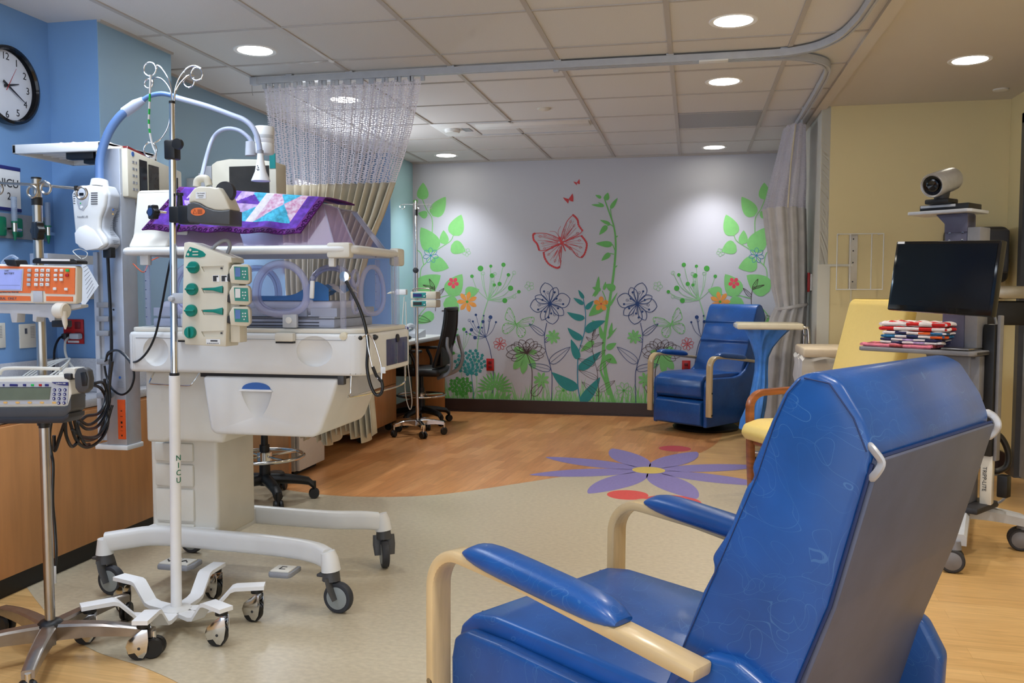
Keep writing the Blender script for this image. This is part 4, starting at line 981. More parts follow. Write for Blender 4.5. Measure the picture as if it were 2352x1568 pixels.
# rim, head console and hood
b = M('white'); R0 = rrect(-2.085, -1.175, 2.915, 3.42, .03, rs=(.02, .05, .05, .02)); R1 = rrect(-2.03, -1.215, 2.955, 3.385, .02)
n = len(R0); zz = (1.322, 1.352); V_ = [(x, y, z) for z in zz for x, y in R0] + [(x, y, z) for z in zz for x, y in R1]
F_ = []
for k in range(n):
    j = (k+1) % n
    F_ += [(k, j, n+j, n+k), (2*n+j, 2*n+k, 3*n+k, 3*n+j), (n+k, n+j, 3*n+j, 3*n+k), (j, k, 2*n+k, 2*n+j)]
b.add(V_, F_); b.tube([(x, y, 1.336) for x, y in R0], .0145, 10, closed=True); part('hood_rim', b, t, True)
part('rim_corner', M('warm_white').bb((-1.275, 2.905, 1.305), (-1.185, 2.95, 1.36), .01), t, True)
part('rim_corner', M('warm_white').bb((-1.20, 3.35, 1.29), (-1.158, 3.43, 1.36), .01), t, True)
part('head_console', M('warm_white').prism([(2.925, 1.352), (2.96, 1.40), (2.99, 1.56), (3.0, 1.572), (3.38, 1.572), (3.41, 1.352)], -2.082, -1.915, 'YZ', bev=.012, seg=3), t, True)
part('console_wing', M('warm_white').prism([(-1.92, 1.353), (-1.84, 1.353), (-1.905, 1.545), (-1.92, 1.555)], 2.97, 3.38, 'XZ', bev=.006), t, True)
B0 = [(-1.915, 2.945), (-1.26, 2.945), (-1.205, 3.0), (-1.205, 3.33), (-1.25, 3.39), (-1.915, 3.39)]
T0 = [(-1.915, 3.045), (-1.345, 3.045), (-1.305, 3.09), (-1.30, 3.26), (-1.345, 3.30), (-1.915, 3.30)]
zt = [1.545, 1.512, 1.498, 1.498, 1.512, 1.545]
Bm = [(-1.915, 2.935, 1.353)]
V_ = [(x, y, 1.353) for x, y in B0] + [(x, y, z) for (x, y), z in zip(T0, zt)]
b = M('acrylic_lilac').add(V_, [(0, 1, 7, 6), (1, 2, 8, 7), (4, 5, 11, 10), (6, 7, 8, 9, 10, 11)]); b.use('acrylic').add(V_, [(2, 3, 9, 8), (3, 4, 10, 9)])
part('hood', b, t, True, label='lilac-tinted clear hood', smooth=5)
b = M('acrylic_edge')
for i, j in ((1, 7), (2, 8), (3, 9), (7, 8), (8, 9)): b.tube([V_[i], V_[j]], .003, 6)
part('hood_edge', b, t, True)

# bedding and small things inside
def striped(name, c0, c1, r, label):
    pass
b = M('bed_blue'); n = 30; V_ = []; F_ = []
for i in range(n+1):
    for j in range(13):
        x = -1.98+.66*i/n; y = 3.03+.29*j/12; z = 1.158+.018*math.exp(-((x+1.37)/.06)**2)*3+.006*math.sin(i*1.3)*math.sin(j*.9)+(.012 if j in (0,) else 0)
        V_.append((x, y, z))
for i in range(n):
    for j in range(12): F_.append((i*13+j, (i+1)*13+j, (i+1)*13+j+1, i*13+j+1))
m_ = len(V_); V_ += [(v[0], v[1], 1.152) for v in V_]
for i in range(n): F_.append((i*13, (i+1)*13, m_+(i+1)*13, m_+i*13))
b.mats = ['bed_blue', 'blanket_white']; b.add(V_, F_); b.I = [(0 if (k//12+(k % 12)) % 7 < 4 else 1) for k in range(n*12)]+[0]*n
one('baby_blanket', b, 'blue and white striped blanket lying on the incubator mattress', 'blanket', smooth=80)
b = M('red').box((-1.60, 3.3, 1.265), (.06, .02, .05), .006); b.box((-1.53, 3.3, 1.29), (.05, .015, .02), .004)
b = M('orange_bright').tube(cr([PY(305, 605, 3.1), PY(330, 625, 3.12), PY(345, 600, 3.2), PY(380, 585, 3.3)], 5), .002, 6)
one('probe_wire', b, 'thin orange wire at the left end inside the incubator', 'wire', loc=PY(330, 625, 3.12))
b = M('black_cable').tube(cr([PY(u, v, 2.895) for u, v in ((795, 645), (808, 670), (825, 705), (838, 745), (845, 790), (843, 840), (850, 880), (862, 905), (874, 905), (879, 890), (876, 872))], 6), .0058, 10)
st = thing('stethoscope', 'black stethoscope hanging over the right corner of the incubator', 'stethoscope', PY(850, 905, 2.895)); part('tubing', b, st, True)
for q in ([(842, 768), (846, 800), (852, 830), (858, 850), (868, 870)], [(846, 766), (858, 782), (868, 812), (876, 845), (876, 870)]):
    part('ear_tube', M('chrome').tube(cr([PY(u, v, 2.885) for u, v in q], 5), .0028, 8), st, True)
part('ear_tip', M('black').sphere(PY(828, 776, 2.89), .008, 12), st, True)
part('ear_bow', M('chrome').tube([PY(830, 776, 2.89), PY(845, 767, 2.887)], .0022, 8), st, True)
part('yoke', M('black').tube([PY(856, 842, 2.885), PY(864, 862, 2.887), PY(876, 876, 2.89)], .006, 8), st, True)
p = PY(793, 635, 2.915); part('chest_piece', M('chrome').lathe([(0, -.012), (.018, -.01), (.02, 0), (.012, .008), (0, .01)], p, 20, 'Y'), st, True)
part('name_tag', M('paper').box(PY(880, 850, 2.88), (.018, .004, .022), .001), st, True)
t = thing('sharps_container', 'white container with a red lid on the recess wall, seen through the incubator', 'container', (XL+.07, 6.15, 1.12))
part('body', M('paper').bb((XL-.001, 6.02, 1.12), (XL+.13, 6.28, 1.31), .01), t, True); part('lid', M('red').bb((XL-.001, 6.01, 1.31), (XL+.14, 6.29, 1.37), .012), t, True)
t = thing('wall_light', 'lit wall lamp glowing behind the hanging net curtain', 'lamp', (XL+.03, 6.35, 1.95))
part('backplate', M('light_grey').bb((XL-.001, 6.15, 1.86), (XL+.03, 6.60, 2.04), .004), t, True); part('diffuser', M('lamp_soft').bb((XL+.03, 6.17, 1.875), (XL+.06, 6.58, 2.025), .01), t, True)
l = area('wall_light_glow', (.10-.03, 0, 0), (0, R(-90)+0, 0), .3, .12, 9, (.9, .95, 1)); l.parent = t; l.rotation_euler = (0, R(-90), 0)
t2_ = thing('added_fill_lamp', 'added slim white lamp brightening the recess wall behind the incubator hood', 'lamp', (XL+.03, 5.2, 1.80))  # extra lamp added to brighten the recess, not a fitting of the room
part('housing', M('white').bb((XL-.001, 4.75, 1.80), (XL+.05, 5.65, 1.86), .004), t2_, True); part('diffuser', M('lamp_soft').bb((XL+.008, 4.78, 1.79), (XL+.045, 5.62, 1.80)), t2_, True)
l = area('added_fill_glow', (0.02, 0, -.03), (0, 0, 0), .06, .8, 12, (.9, .95, 1)); l.parent = t2_

# ================================================================ QUILT
def quilt_mat(s, q):
    if s < .035 or s > .955 or q < .13: 
        return 'quilt_plum'
    if s < .10 or s > .885 or q < .28: return 'quilt_violet'
    if .60 < s < .655: return 'quilt_white'
    if s >= .655:
        a = (s-.77)/.115; b_ = (q-.76)/.46; return 'quilt_floral' if abs(a) > abs(b_) else 'quilt_turq'
    a = (s-.43)/.17; b_ = (q-.72)/.44
    while a < -1: a += 2
    if abs(a)+abs(b_) > 1.12: return 'quilt_turq'
    k = int(((math.atan2(b_, a)+PI)/(PI/4))) % 8
    return 'quilt_violet' if k % 2 == 0 else 'quilt_lilac'
def quilt_pt(s, q):
    """q: 0 bottom hem front, 1 front fold, 1..2 over the top, 2..3 down the back"""
    wv = .004*math.sin(s*19)+.003*math.sin(s*41+1)
    bl = Vector((-2.00, 2.93, 1.412)); br_ = Vector((-1.385, 2.945, 1.392)); tl = Vector((-1.905, 3.022, 1.577)); tr = Vector((-1.325, 3.035, 1.526))
    fr_ = bl.lerp(br_, s); fo = tl.lerp(tr, s)
    if q <= 1:
        p = fr_.lerp(fo, q); p.y -= .010+wv*(1-q)*1.5; p.z += .003*math.sin(s*27)*(1-q)
        if s < .12: p.y -= .012*(1-s/.12)
        return p
    if q <= 2:
        e = q-1; p = fo+Vector((0, .27*e, .002+.003*math.sin(PI*e)**.5)); return p
    e = q-2; return fo+Vector((0, .27+.06*e, -.10*e))
b = M('quilt_plum'); NS = 170; rows = [i/46 for i in range(47)]+[1+i/10 for i in range(1, 11)]
for m_ in ('quilt_violet', 'quilt_turq', 'quilt_lilac', 'quilt_floral', 'quilt_white'): b.mats.append(m_)
V_ = [quilt_pt(i/NS, q) for q in rows for i in range(NS+1)]; F_ = []; I_ = []
for r_ in range(len(rows)-1):
    for i in range(NS):
        F_.append((r_*(NS+1)+i, r_*(NS+1)+i+1, (r_+1)*(NS+1)+i+1, (r_+1)*(NS+1)+i)); qm = (rows[r_]+rows[r_+1])/2
        I_.append(b.mats.index(quilt_mat((i+.5)/NS, qm if qm <= 1 else (1+.0*(qm-1)) if qm < 1.4 else .6)))
b.add(V_, F_); b.I = I_
qo = one('quilt', b, 'purple and turquoise patchwork quilt draped over the incubator hood', 'quilt', loc=(-1.65, 3.1, 1.54), smooth=70)
sm = qo.modifiers.new('thick', 'SOLIDIFY'); sm.thickness = .006; sm.offset = 1
b = M('swirl_ink')
rq = random.Random(7)
def swirl(s0, q0, r_, dr_):
    P_ = []
    for k in range(16):
        a = k*.52*dr_+s0*30; rad = r_*(1-k/17); s = s0+rad*math.cos(a)/.62; q = q0+rad*math.sin(a)/.19
        if not(.004 < s < .996 and .01 < q < .995): continue
        p = quilt_pt(s, q); p.y -= .0085; P_.append(p)
    if len(P_) > 3: b.tube(P_, .0011, 5)
for k in range(26): swirl(.02+k*.037, .06+.02*rq.random(), .010+.004*rq.random(), 1 if k % 2 else -1)
for k in range(8): swirl(.978, .13+k*.11, .010+.003*rq.random(), 1 if k % 2 else -1); swirl(.015, .13+k*.11, .010, 1 if k % 2 else -1)
part('swirl_print', b, qo, True)
# ================================================================ CASEWORK ON THE LEFT
one('countertop', M('solid_top').prism([(XL+.003, .2), (-2.60, .2), (-2.60, 4.07), (XP+.004, 4.07), (XP+.004, YC1-.004), (XL+.003, YC1-.004)], .675, .712, 'XY', bev=.004).bb((XL+.003, .2, .712), (XL+.02, YC1-.004, .87), .003).bb((XL+.02, YC1-.022, .712), (XP+.004, YC1-.003, .87), .003).bb((XP+.004, YC1-.003, .712), (XP+.02, 4.07, .87), .003),
    'speckled white countertop with a low splashback below the wall clock', 'countertop')
t = thing('base_cabinet', 'long wooden base cabinet under the speckled countertop', 'cabinet', (-2.8, 2.1, 0))
part('carcass', M('laminate').prism([(XL+.005, .2), (-2.60, .2), (-2.60, 4.05), (XP+.004, 4.05), (XP+.004, YC1-.006), (XL+.005, YC1-.006)], .075, .672, 'XY'), t, True)
part('plinth', M('toe_kick').bb((-2.68, .25, 0), (-2.603, 4.03, .075)), t, True)
for y0, y1 in ((2.0, 2.80), (2.81, 4.045)):
    part('door', M('laminate').bb((-2.599, y0, .08), (-2.583, y1, .665), .002), t, True)
# far desk
one('desk', M('white').prism([(XL+.001, 4.9), (-2.36, 4.9), (-2.36, YB-.003), (XP+.004, YB-.003), (XP+.004, YC2-.004), (XL+.001, YC2-.004)], .722, .757, 'XY', bev=.004).bb((XL+.001, 4.9, .757), (XL+.02, YC2-.004, .87), .003).bb((XP+.004, YC2, .757), (XP+.02, YB-.003, .85), .003), 'long white desk top along the left wall, behind the incubator', 'desk')
one('desk_end_panel', M('laminate').bb((-2.70, 8.18, .0), (-2.37, 8.215, .722), .002), 'wooden end panel under the far end of the white desk', 'panel')
t = thing('mobile_pedestal', 'wooden drawer cabinet on casters under the white desk', 'cabinet', (-2.65, 6.75, 0))
part('carcass', M('laminate').bb((-2.90, 6.28, .075), (-2.485, 7.07, .70), .003), t, True)
part('drawer_front', M('laminate').bb((-2.485, 6.285, .40), (-2.472, 7.065, .695), .002), t, True)
part('drawer_front', M('laminate').bb((-2.485, 6.285, .08), (-2.472, 7.065, .395), .002), t, True)
for x in (-2.86, -2.52):
    for y in (6.36, 7.0): part('caster', M('black').lathe([(0, -.018), (.03, -.016), (.034, 0), (.03, .016), (0, .018)], (x, y, .036), 16, 'Y').tube([(x, y, .05), (x, y, .08)], .01), t, True)
t = thing('mini_fridge', 'white mini fridge under the desk, right of the stool', 'fridge', (-2.7, 5.33, 0))
part('body', M('white').bb((-2.93, 5.12, .03), (-2.475, 5.52, .62), .008), t, True)
part('door', M('pure_white').bb((-2.472, 5.125, .035), (-2.446, 5.515, .615), .006), t, True)
part('foot', M('black').bb((-2.9, 5.15, .0), (-2.5, 5.49, .03)), t, True)
one('desk_side_panel', M('laminate').bb((XL+.001, 4.92, 0), (-2.42, 4.955, .722)), 'dark wooden side panel of the desk behind the footring stool', 'panel')
# phone, mouse and papers on the desk
t = thing('desk_phone', 'white and blue desk phone at the far end of the white desk', 'phone', (-2.52, 7.7, .757))
part('base', M('light_grey').prism([(7.6, .757), (7.6, .80), (7.82, .83), (7.82, .757)], -2.60, -2.44, 'YZ', bev=.006), t, True)
part('handset', M('light_grey').tube(cr([(-2.57, 7.60, .83), (-2.565, 7.66, .86), (-2.565, 7.76, .865), (-2.57, 7.83, .85)], 5), .022, 12), t, True)
part('handset_band', M('navy').tube([(-2.57, 7.60, .83), (-2.567, 7.625, .845)], .024, 12), t, True)
one('computer_mouse', M('black').sphere((-2.46, 7.34, .774), 1, 20, (.035, .055, .02)), 'black computer mouse on the white desk near the phone', 'mouse')
one('paper_sheet', M('paper').bb((-2.60, 7.05, .757), (-2.40, 7.27, .762)), 'sheet of white paper on the white desk by the mouse', 'paper')
one('storage_box', M('charcoal').bb((-2.66, 6.78, .757), (-2.5, 6.98, .83), .004), 'small dark box on the white desk behind the incubator end', 'box')

# ================================================================ STOOL AND DESK CHAIR
def chair_base(t, ring=True, rr=.28, rot=0, m_='black'):
    for k in range(5):
        a = rot+2*PI*k/5; d = Vector((math.cos(a), math.sin(a), 0))
        b = M(m_); rings = []
        for i in range(9):
            q = i/8; p = d*(.03+(rr-.03)*q); z = .125-.03*q*q-(.02 if i == 8 else 0); w_ = .036-.010*q; h_ = .032-.010*q; s_ = Vector((-d.y, d.x, 0))
            rings.append([p+Vector((0, 0, z))+s_*(w_*math.cos(an))+Vector((0, 0, h_*math.sin(an))) for an in [2*PI*j/10 for j in range(10)]])
        l_ = part('base_leg', b.loft(rings), t)
        b = M('black'); p = d*rr; s_ = Vector((-d.y, d.x, 0))
        for sg in (-1, 1):
            b.x = Matrix.Translation(p+s_*(.014*sg)+Vector((0, 0, .03))) @ Matrix.Rotation(a, 4, 'Z')
            b.lathe([(0, -.009), (.026, -.009), (.03, 0), (.026, .009), (0, .009)], (0, 0, 0), 20, 'Y')
        b.x = Matrix(); b.tube([p+Vector((0, 0, .10)), p+Vector((0, 0, .03))], .012, 10); part('caster', b, l_)
    part('gas_column', M('black').tube([(0, 0, .09), (0, 0, .32), (0, 0, .32), (0, 0, .46)], [.032, .028, .02, .018], 20), t)
    if ring:
        n = 48; g_ = part('foot_ring', M('chrome').tube([(.215*math.cos(2*PI*k/n), .215*math.sin(2*PI*k/n), .255) for k in range(n)], .0105, 10, closed=True), t)
        for k in range(2):
            a = rot+PI*k/2+.3; part('ring_spoke', M('chrome').tube([(.21*math.cos(a), .21*math.sin(a), .255), (-.21*math.cos(a), -.21*math.sin(a), .255)], .007, 8), g_)
        part('ring_clamp', M('chrome').lathe([(.03, -.03), (.042, -.025), (.042, .025), (.03, .03)], (0, 0, .255), 20), g_)
t = thing('drafting_stool', 'black five-legged stool with chrome foot ring behind the incubator column', 'stool', (-2.36, 4.50, 0))
chair_base(t, True, .27, R(-48))
part('seat', M('black').lathe([(0, .46), (.17, .455), (.2, .475), (.205, .505), (.18, .53), (0, .535)], (0, 0, 0), 40), t)
t = thing('office_chair', 'black mesh-backed office chair with grey arms at the white desk', 'chair', (-2.37, 7.45, 0), R(92))
chair_base(t, True, .27, R(20))
# local y forward = facing the desk
part('seat', M('black').box((0, .0, .475), (.46, .44, .07), .03, seg=3), t)
def back_pt(s, q):
    w_ = .20+.03*math.sin(PI*min(1, q*1.1)); return Vector((s*w_, -.20-.10*q+.03*(s*s)-.05*math.sin(PI*q*.9)*.6, .53+.50*q))
n1, n2 = 12, 16
V_ = [back_pt(-1+2*i/n1, j/n2) for j in range(n2+1) for i in range(n1+1)]
F_ = [(j*(n1+1)+i, j*(n1+1)+i+1, (j+1)*(n1+1)+i+1, (j+1)*(n1+1)+i) for j in range(n2) for i in range(n1)]
mb = part('back_mesh', M('mesh_black').add(V_, F_), t); mb.modifiers.new('t', 'SOLIDIFY').thickness = .006
edge = [back_pt(-1, j/n2) for j in range(n2+1)]+[back_pt(-1+2*i/n1, 1) for i in range(1, n1)]+[back_pt(1, 1-j/n2) for j in range(n2+1)]+[back_pt(1-2*i/n1, 0) for i in range(1, n1)]
part('back_frame', M('black').tube(edge, .017, 10, closed=True), t)
part('lumbar_pad', M('black').prism([(-.19, .53), (.19, .53), (.2, .70), (-.2, .70)], -.245, -.215, 'XZ', bev=.01), t)
for sx in (-1, 1):
    a_ = part('back_support', M('grey').tube(cr([(sx*.20, -.29, .78), (sx*.235, -.30, .70), (sx*.22, -.33, .60), (sx*.17, -.30, .48), (sx*.10, -.18, .42)], 6), .014, 10, flat=1.5), t, label='grey curved support')
    part('arm_post', M('black').tube(cr([(sx*.24, -.02, .45), (sx*.27, -.02, .56), (sx*.27, .02, .65)], 5), .014, 10), t)
    part('arm_pad', M('black').box((sx*.27, .04, .665), (.06, .24, .025), .01), t)

# ================================================================ IV STANDS
def cast_base(t, rr, a0, m_='cast_alu', hub=.085, wheel=.03, nleg=5):
    for k in range(nleg):
        a = a0+2*PI*k/nleg; d = Vector((math.cos(a), math.sin(a), 0)); s_ = Vector((-d.y, d.x, 0)); rings = []
        for i in range(7):
            q = i/6; p = d*(.02+(rr-.02)*q); z = hub+.012*math.sin(q*PI)*.8-.004*q; w_ = .024-.006*q; h_ = .026-.013*q
            rings.append([p+Vector((0, 0, z))+s_*(w_*cx)+Vector((0, 0, h_*cz)) for cx, cz in ((-1, -1), (1, -1), (1, .7), (.7, 1), (-.7, 1), (-1, .7))])
        l_ = part('base_leg', M(m_).loft(rings), t)
        p = d*rr; b = M('black')
        for sg in (-1, 1):
            b.x = Matrix.Translation(p+s_*(.012*sg)+Vector((0, 0, wheel))) @ Matrix.Rotation(a+.5, 4, 'Z')
            b.lathe([(0, -.009), (wheel*.85, -.009), (wheel, -.003), (wheel, .003), (wheel*.85, .009), (0, .009)], (0, 0, 0), 20, 'Y')
        b.x = Matrix(); c_ = part('caster', b, l_)
        part('caster_stem', M('chrome').tube([p+Vector((0, 0, hub)), p+Vector((0, 0, wheel))], .009, 10), c_)
def ring_hook(b, path, c, r, ax, r_=.0027, a0=0, turns=1.0):
    """rod bent into an open ring at its end"""
    ax = Vector(ax).normalized(); P_ = [Vector(p) for p in path]
    c = Vector(c); up = Vector((0, 0, 1)); d0 = (P_[-1]-c); a0 = math.atan2(d0.z, d0.dot(ax))
    sg = 1 if a0 >= 0 else -1
    for k in range(0, 21):
        a = a0+sg*2*PI*turns*k/20; P_.append(c+ax*(r*math.cos(a))+up*(r*math.sin(a)))
    return b.tube(P_, r_, 8)
# --- far stand
t = thing('iv_stand', 'far chrome IV stand with two small pumps in front of the office chair', 'IV stand', (-2.215, 6.85, 0))
cast_base(t, .22, R(-60), 'chrome', .10, .03)
part('pole', M('chrome').tube([(0, 0, .08), (0, 0, 1.36), (0, 0, 1.36), (0, 0, 1.92)], [.0135, .0135, .009, .009], 16), t)
part('height_knob', M('black').lathe([(0, .02), (.02, .018), (.024, 0), (.02, -.018), (0, -.02)], (0, -.02, 1.355), 12, 'Y'), t)
part('pole_collar', M('black').tube([(0, 0, 1.80), (0, 0, 1.85)], .013, 12), t)
for a in (R(8), R(98), R(188), R(278)):
    d = Vector((math.cos(a), math.sin(a), 0))
    part('hook', ring_hook(M('chrome'), [d*.0+Vector((0, 0, 1.89)), d*.10+Vector((0, 0, 1.893)), d*.125+Vector((0, 0, 1.888))], d*.112+Vector((0, 0, 1.872)), .019, d), t)
def mini_pump(x, y, z, label, led):
    t = thing('infusion_pump', label, 'pump', (x, y, z), R(4), 'small pumps on the far stand')
    part('case', M('beige').box((.01, 0, 0), (.225, .11, .062), .010, 3), t)
    part('display_panel', M('teal_screen').box((.012, -.0565, 0), (.19, .003, .044), .001), t)
    part('screen', M('navy' if led else 'lcd_dark').box((-.045, -.0585, 0), (.07, .002, .026)), t)
    for i in range(5): part('button', M('white').lathe([(0, -.0605), (.0055, -.060), (.0055, -.057)], (.012+.018*i, 0, .006 if i % 2 else -.007), 10, 'Y'), t)
    return t
PU = mini_pump(-2.145, 6.84, 1.152, 'teal-fronted pump clipped to the far IV stand, upper one of two', True)
mini_pump(-2.145, 6.84, 1.084, 'teal-fronted pump clipped to the far IV stand, lower one of two', False)
part('handle', M('steel').tube(cr([(-.085, -.04, .03), (-.075, -.04, .053), (.045, -.04, .053), (.065, -.04, .03)], 4), .005, 8), PU)
t = thing('syringe_driver', 'pale syringe box pointing left from the far IV stand pumps', 'syringe driver', (-2.35, 6.82, 1.17))
part('body', M('paper').bb((-2.38, 6.80, 1.155), (-2.29, 6.85, 1.20), .006), t, True); part('plunger', M('cream').tube([(-2.38, 6.825, 1.178), (-2.43, 6.825, 1.172), (-2.46, 6.825, 1.165)], [.012, .01, .003], 10), t, True)
one('iv_line', M('white_cable').tube(cr([(-2.30, 6.79, 1.14), (-2.315, 6.78, .9), (-2.30, 6.78, .6), (-2.29, 6.77, .35), (-2.255, 6.77, .22), (-2.235, 6.77, .30), (-2.27, 6.78, .6), (-2.285, 6.78, 1.1)], 8), .004, 8), 'white tubing looping down the far IV stand', 'tubing')

# --- white-legged stand beside the incubator
PX0, PY0 = PZ(406, 1438, 0).xy
def zs(v): return PY(395, v, PY0).z
def ps(v):
    z = zs(v); T_ = PY(395, 232, PY0); return Vector(((T_.x-PX0)*z/T_.z, 0, z))
t = thing('iv_stand', 'tall IV stand with a white six-legged base and ring hooks, in front of the incubator', 'IV stand', (PX0, PY0, 0))
ends = [PZ(u, v, .125)-Vector((PX0, PY0, .125)) for u, v in ((305, 1335), (474, 1316), (575, 1350), (516, 1402), (330, 1426), (228, 1390))]
part('hub', M('white').lathe([(0, .045), (.05, .045), (.055, .055), (.05, .068), (.018, .075), (.018, .09)], (0, 0, 0), 24), t, label='white hub')
for k, e in enumerate(ends):
    L_ = .285; d = Vector((e.x, e.y, 0)).normalized(); s_ = Vector((-d.y, d.x, 0))
    pr = [(.01, .058), (.11, .058), (.135, .064), (.19, .125), (.205, .13), (L_+.02, .13)]
    up = [Vector(p)+Vector((0, .007)) for p in pr]; dn = [Vector(p)-Vector((0, .007)) for p in reversed(pr)]
    poly_ = up+dn; V_ = [d*p.x+Vector((0, 0, p.y))+s_*sg*.0255 for sg in (-1, 1) for p in poly_]; n = len(poly_)
    F_ = [tuple(range(n-1, -1, -1)), tuple(range(n, 2*n))]+[(i, (i+1) % n, n+(i+1) % n, n+i) for i in range(n)]
    l_ = part('base_leg', M('pure_white').add(V_, F_), t, smooth=30, label='white flat steel leg')
    p = d*(L_-.008); ca = R(-25+10*k); b = M('black').tube([p+Vector((0, 0, .125)), p+Vector((0, 0, .108))], .021, 16)
    cd = Vector((math.cos(ca), math.sin(ca), 0)); c_ = part('caster', b, l_)
    w_ = M('black'); w_.x = Matrix.Translation(p+cd*-.016+Vector((0, 0, .036))) @ Matrix.Rotation(ca, 4, 'Z')
    w_.lathe([(0, -.013), (.034, -.012), (.036, 0), (.034, .012), (0, .013)], (0, 0, 0), 24, 'Y'); part('wheel', w_, c_)
    for sg in (-1, 1):
        h_ = M('chrome'); h_.x = w_.x; P2 = [(.030*math.cos(a_), .033*math.sin(a_)+.004) for a_ in [R(-60+20*j) for j in range(12)]]+[(.0, .07), (.03, .07)]
        P2 = [(-.028, -.012), (-.036, .012), (-.028, .034), (-.005, .052), (.016, .068), (.034, .068), (.036, .03), (.03, -.008), (.018, -.026), (.004, -.024), (-.008, -.008)]
        h_.prism(P2, sg*.0145, sg*.0175, 'XZ', bev=.001); h_.use('charcoal').lathe([(0, sg*.0185), (.005, sg*.018), (.005, sg*.0145)], (.006, 0, .006), 10, 'Y'); part('hood', h_, c_, label='chrome wheel hood')
part('lower_tube', M('pure_white').tube([(0, 0, .06), ps(862)], .0185, 24), t, label='white lower tube')
for k, ch in enumerate('NICU'):
    part('tube_print', M('green').text(ch, (ps(1050+k*17).x+.0185*.92, -.0185*.40, ps(1050+k*17).z), .028, ux=(.4, .92, 0), uy=(0, 0, 1), lift=.0008), t)
part('tube_collar', M('black').tube([ps(862), ps(856)], .0165, 20), t)
part('pole', M('chrome').tube([ps(865), ps(340)], .0125, 20), t)
part('inner_pole', M('chrome').tube([ps(340), ps(232)], .0095, 16), t)
part('pole_cap', M('black').tube([ps(238), ps(232)], .0105, 16), t)
part('clamp', M('black').box(ps(345), (.042, .04, .066), .006).tube([ps(336)+Vector((.015, -.015, 0)), ps(336)+Vector((.03, -.03, 0))], .007).lathe([(0, -.014), (.018, -.013), (.019, 0), (.015, .004), (0, .006)], ps(336)+Vector((.046, -.034, 0)), 18, 'Y'), t)
yy = PY0; O = Vector((PX0, PY0, 0))
def hk(pts, c, r):
    P_ = [PY(u, v, yy+dy)-O for u, v, dy in pts]; P_ = cr(P_, 5); c_ = PY(c[0], c[1], yy+pts[-1][2])-O
    part('hook', ring_hook(M('chrome'), P_, c_, r/2000*2.9, (1, 0, .0)), t)
hk([(395, 232, 0), (393, 205, 0), (386, 180, 0), (372, 158, .0), (361, 150, 0), (360, 158, 0)], (344, 159, 0), 16)
hk([(395, 232, .004), (392, 210, .02), (382, 192, .04), (368, 180, .06), (352, 180, .08), (351, 190, .08)], (341, 192, 0), 11)
hk([(400, 232, 0), (402, 205, 0), (412, 178, 0), (428, 158, 0), (446, 151, 0), (462, 157, 0)], (452, 170, 0), 15)
hk([(400, 232, .004), (403, 212, .02), (414, 192, .04), (430, 176, .06), (444, 173, .08), (446, 178, .08)], (434, 187, 0), 14)
hk([(394, 232, 0), (391, 262, 0), (386, 290, 0), (372, 315, 0), (355, 328, 0), (340, 327, 0)], (345, 344, 0), 17)
b = M('paper'); rp = [PY(u, v, yy-.004) for u, v in ((346, 172), (345, 200), (343, 250), (342, 285), (346, 315), (352, 338), (358, 352), (356, 366))]; rp = cr(rp, 3)
for i in range(len(rp)-1):
    b.use('green_led' if 4 <= i <= 11 and i % 2 == 0 else 'paper'); b.tube([rp[i], rp[i+1]], .0055, 6, flat=.5)
one('ribbon', b, 'white and green ribbon hanging from a ring hook', 'ribbon')
# pump tower on that pole
YT = PY0-.055
def pxz(u, v, y=YT): p = PY(u, v, y); return (p.x, p.z)
t = thing('pump_tower', 'beige pump rack with four green dials clamped to the white-legged IV stand', 'pump rack', (-1.68, 2.82, 1.0))
body = M('beige').prism([pxz(*p) for p in ((422, 557), (434, 555), (482, 573), (531, 591), (533, 603), (525, 604), (519, 796), (424, 791), (423, 771), (417, 767))], YT, YT+.085, 'XZ', bev=.004)
tb = part('body', body, t, True)
part('side_module_rail', M('beige').bb((pxz(520, 700)[0], YT+.02, pxz(520, 787)[1]), (pxz(543, 700)[0], YT+.07, pxz(520, 608)[1]), .004), t, True)
for u, v, hor in ((446, 614, 1), (443, 664, 1), (441, 713, 1), (439, 763, 0)):
    x, z = pxz(u, v); kb = part('dial', M('teal').lathe([(.0205, 0), (.0205, -.010), (.018, -.014), (0, -.014)], (x, YT, z), 28, 'Y'), t, True, label='green dial')
    part('dial_grip', M('teal').box((x, YT-.018, z), (.036, .010, .007) if hor else (.007, .010, .036), .003), kb, True)
for v, teal in ((616, 0), (665, 1), (715, 1), (765, 0)):
    x0_, z0_ = pxz(468, v+8); x1_, z1_ = pxz(512, v-6)
    cc = M('beige').prism([pxz(462, v-4), pxz(514, v-6), pxz(513, v+8), pxz(468, v+8)], YT-.01, YT+.006, 'XZ'); carve(tb, cc)
    if teal: part('lever', M('teal').prism([pxz(*p) for p in ((467, v-3), (490, v-4), (512, v-9), (512, v+8), (490, v+2), (467, v+1))], YT-.004, YT+.002, 'XZ', bev=.0012), t, True, label='green lever')
    else: part('socket', M('dark_grey').bb((pxz(507, v)[0]-.003, YT+.003, pxz(507, v)[1]-.003), (pxz(507, v)[0]+.003, YT+.0065, pxz(507, v)[1]+.003)), t, True)
part('badge', M('teal').prism([pxz(*p) for p in ((426, 590), (430, 578), (437, 567), (452, 571), (466, 577), (473, 584), (470, 589), (460, 591))], YT-.0015, YT+.001, 'XZ'), t, True, label='green status badge')
b = M('beige'); 
for u, v, r_ in ((438, 574, .0045), (433, 584, .0045)): b.lathe([(r_, -.002), (r_, -.003), (0, -.003)], (pxz(u, v)[0], YT, pxz(u, v)[1]), 12, 'Y')
for v in (578, 585): p0, p1 = pxz(443, v), pxz(456, v); b.bb((p0[0], YT-.003, p0[1]-.0018), (p1[0], YT-.0015, p0[1]+.0018))
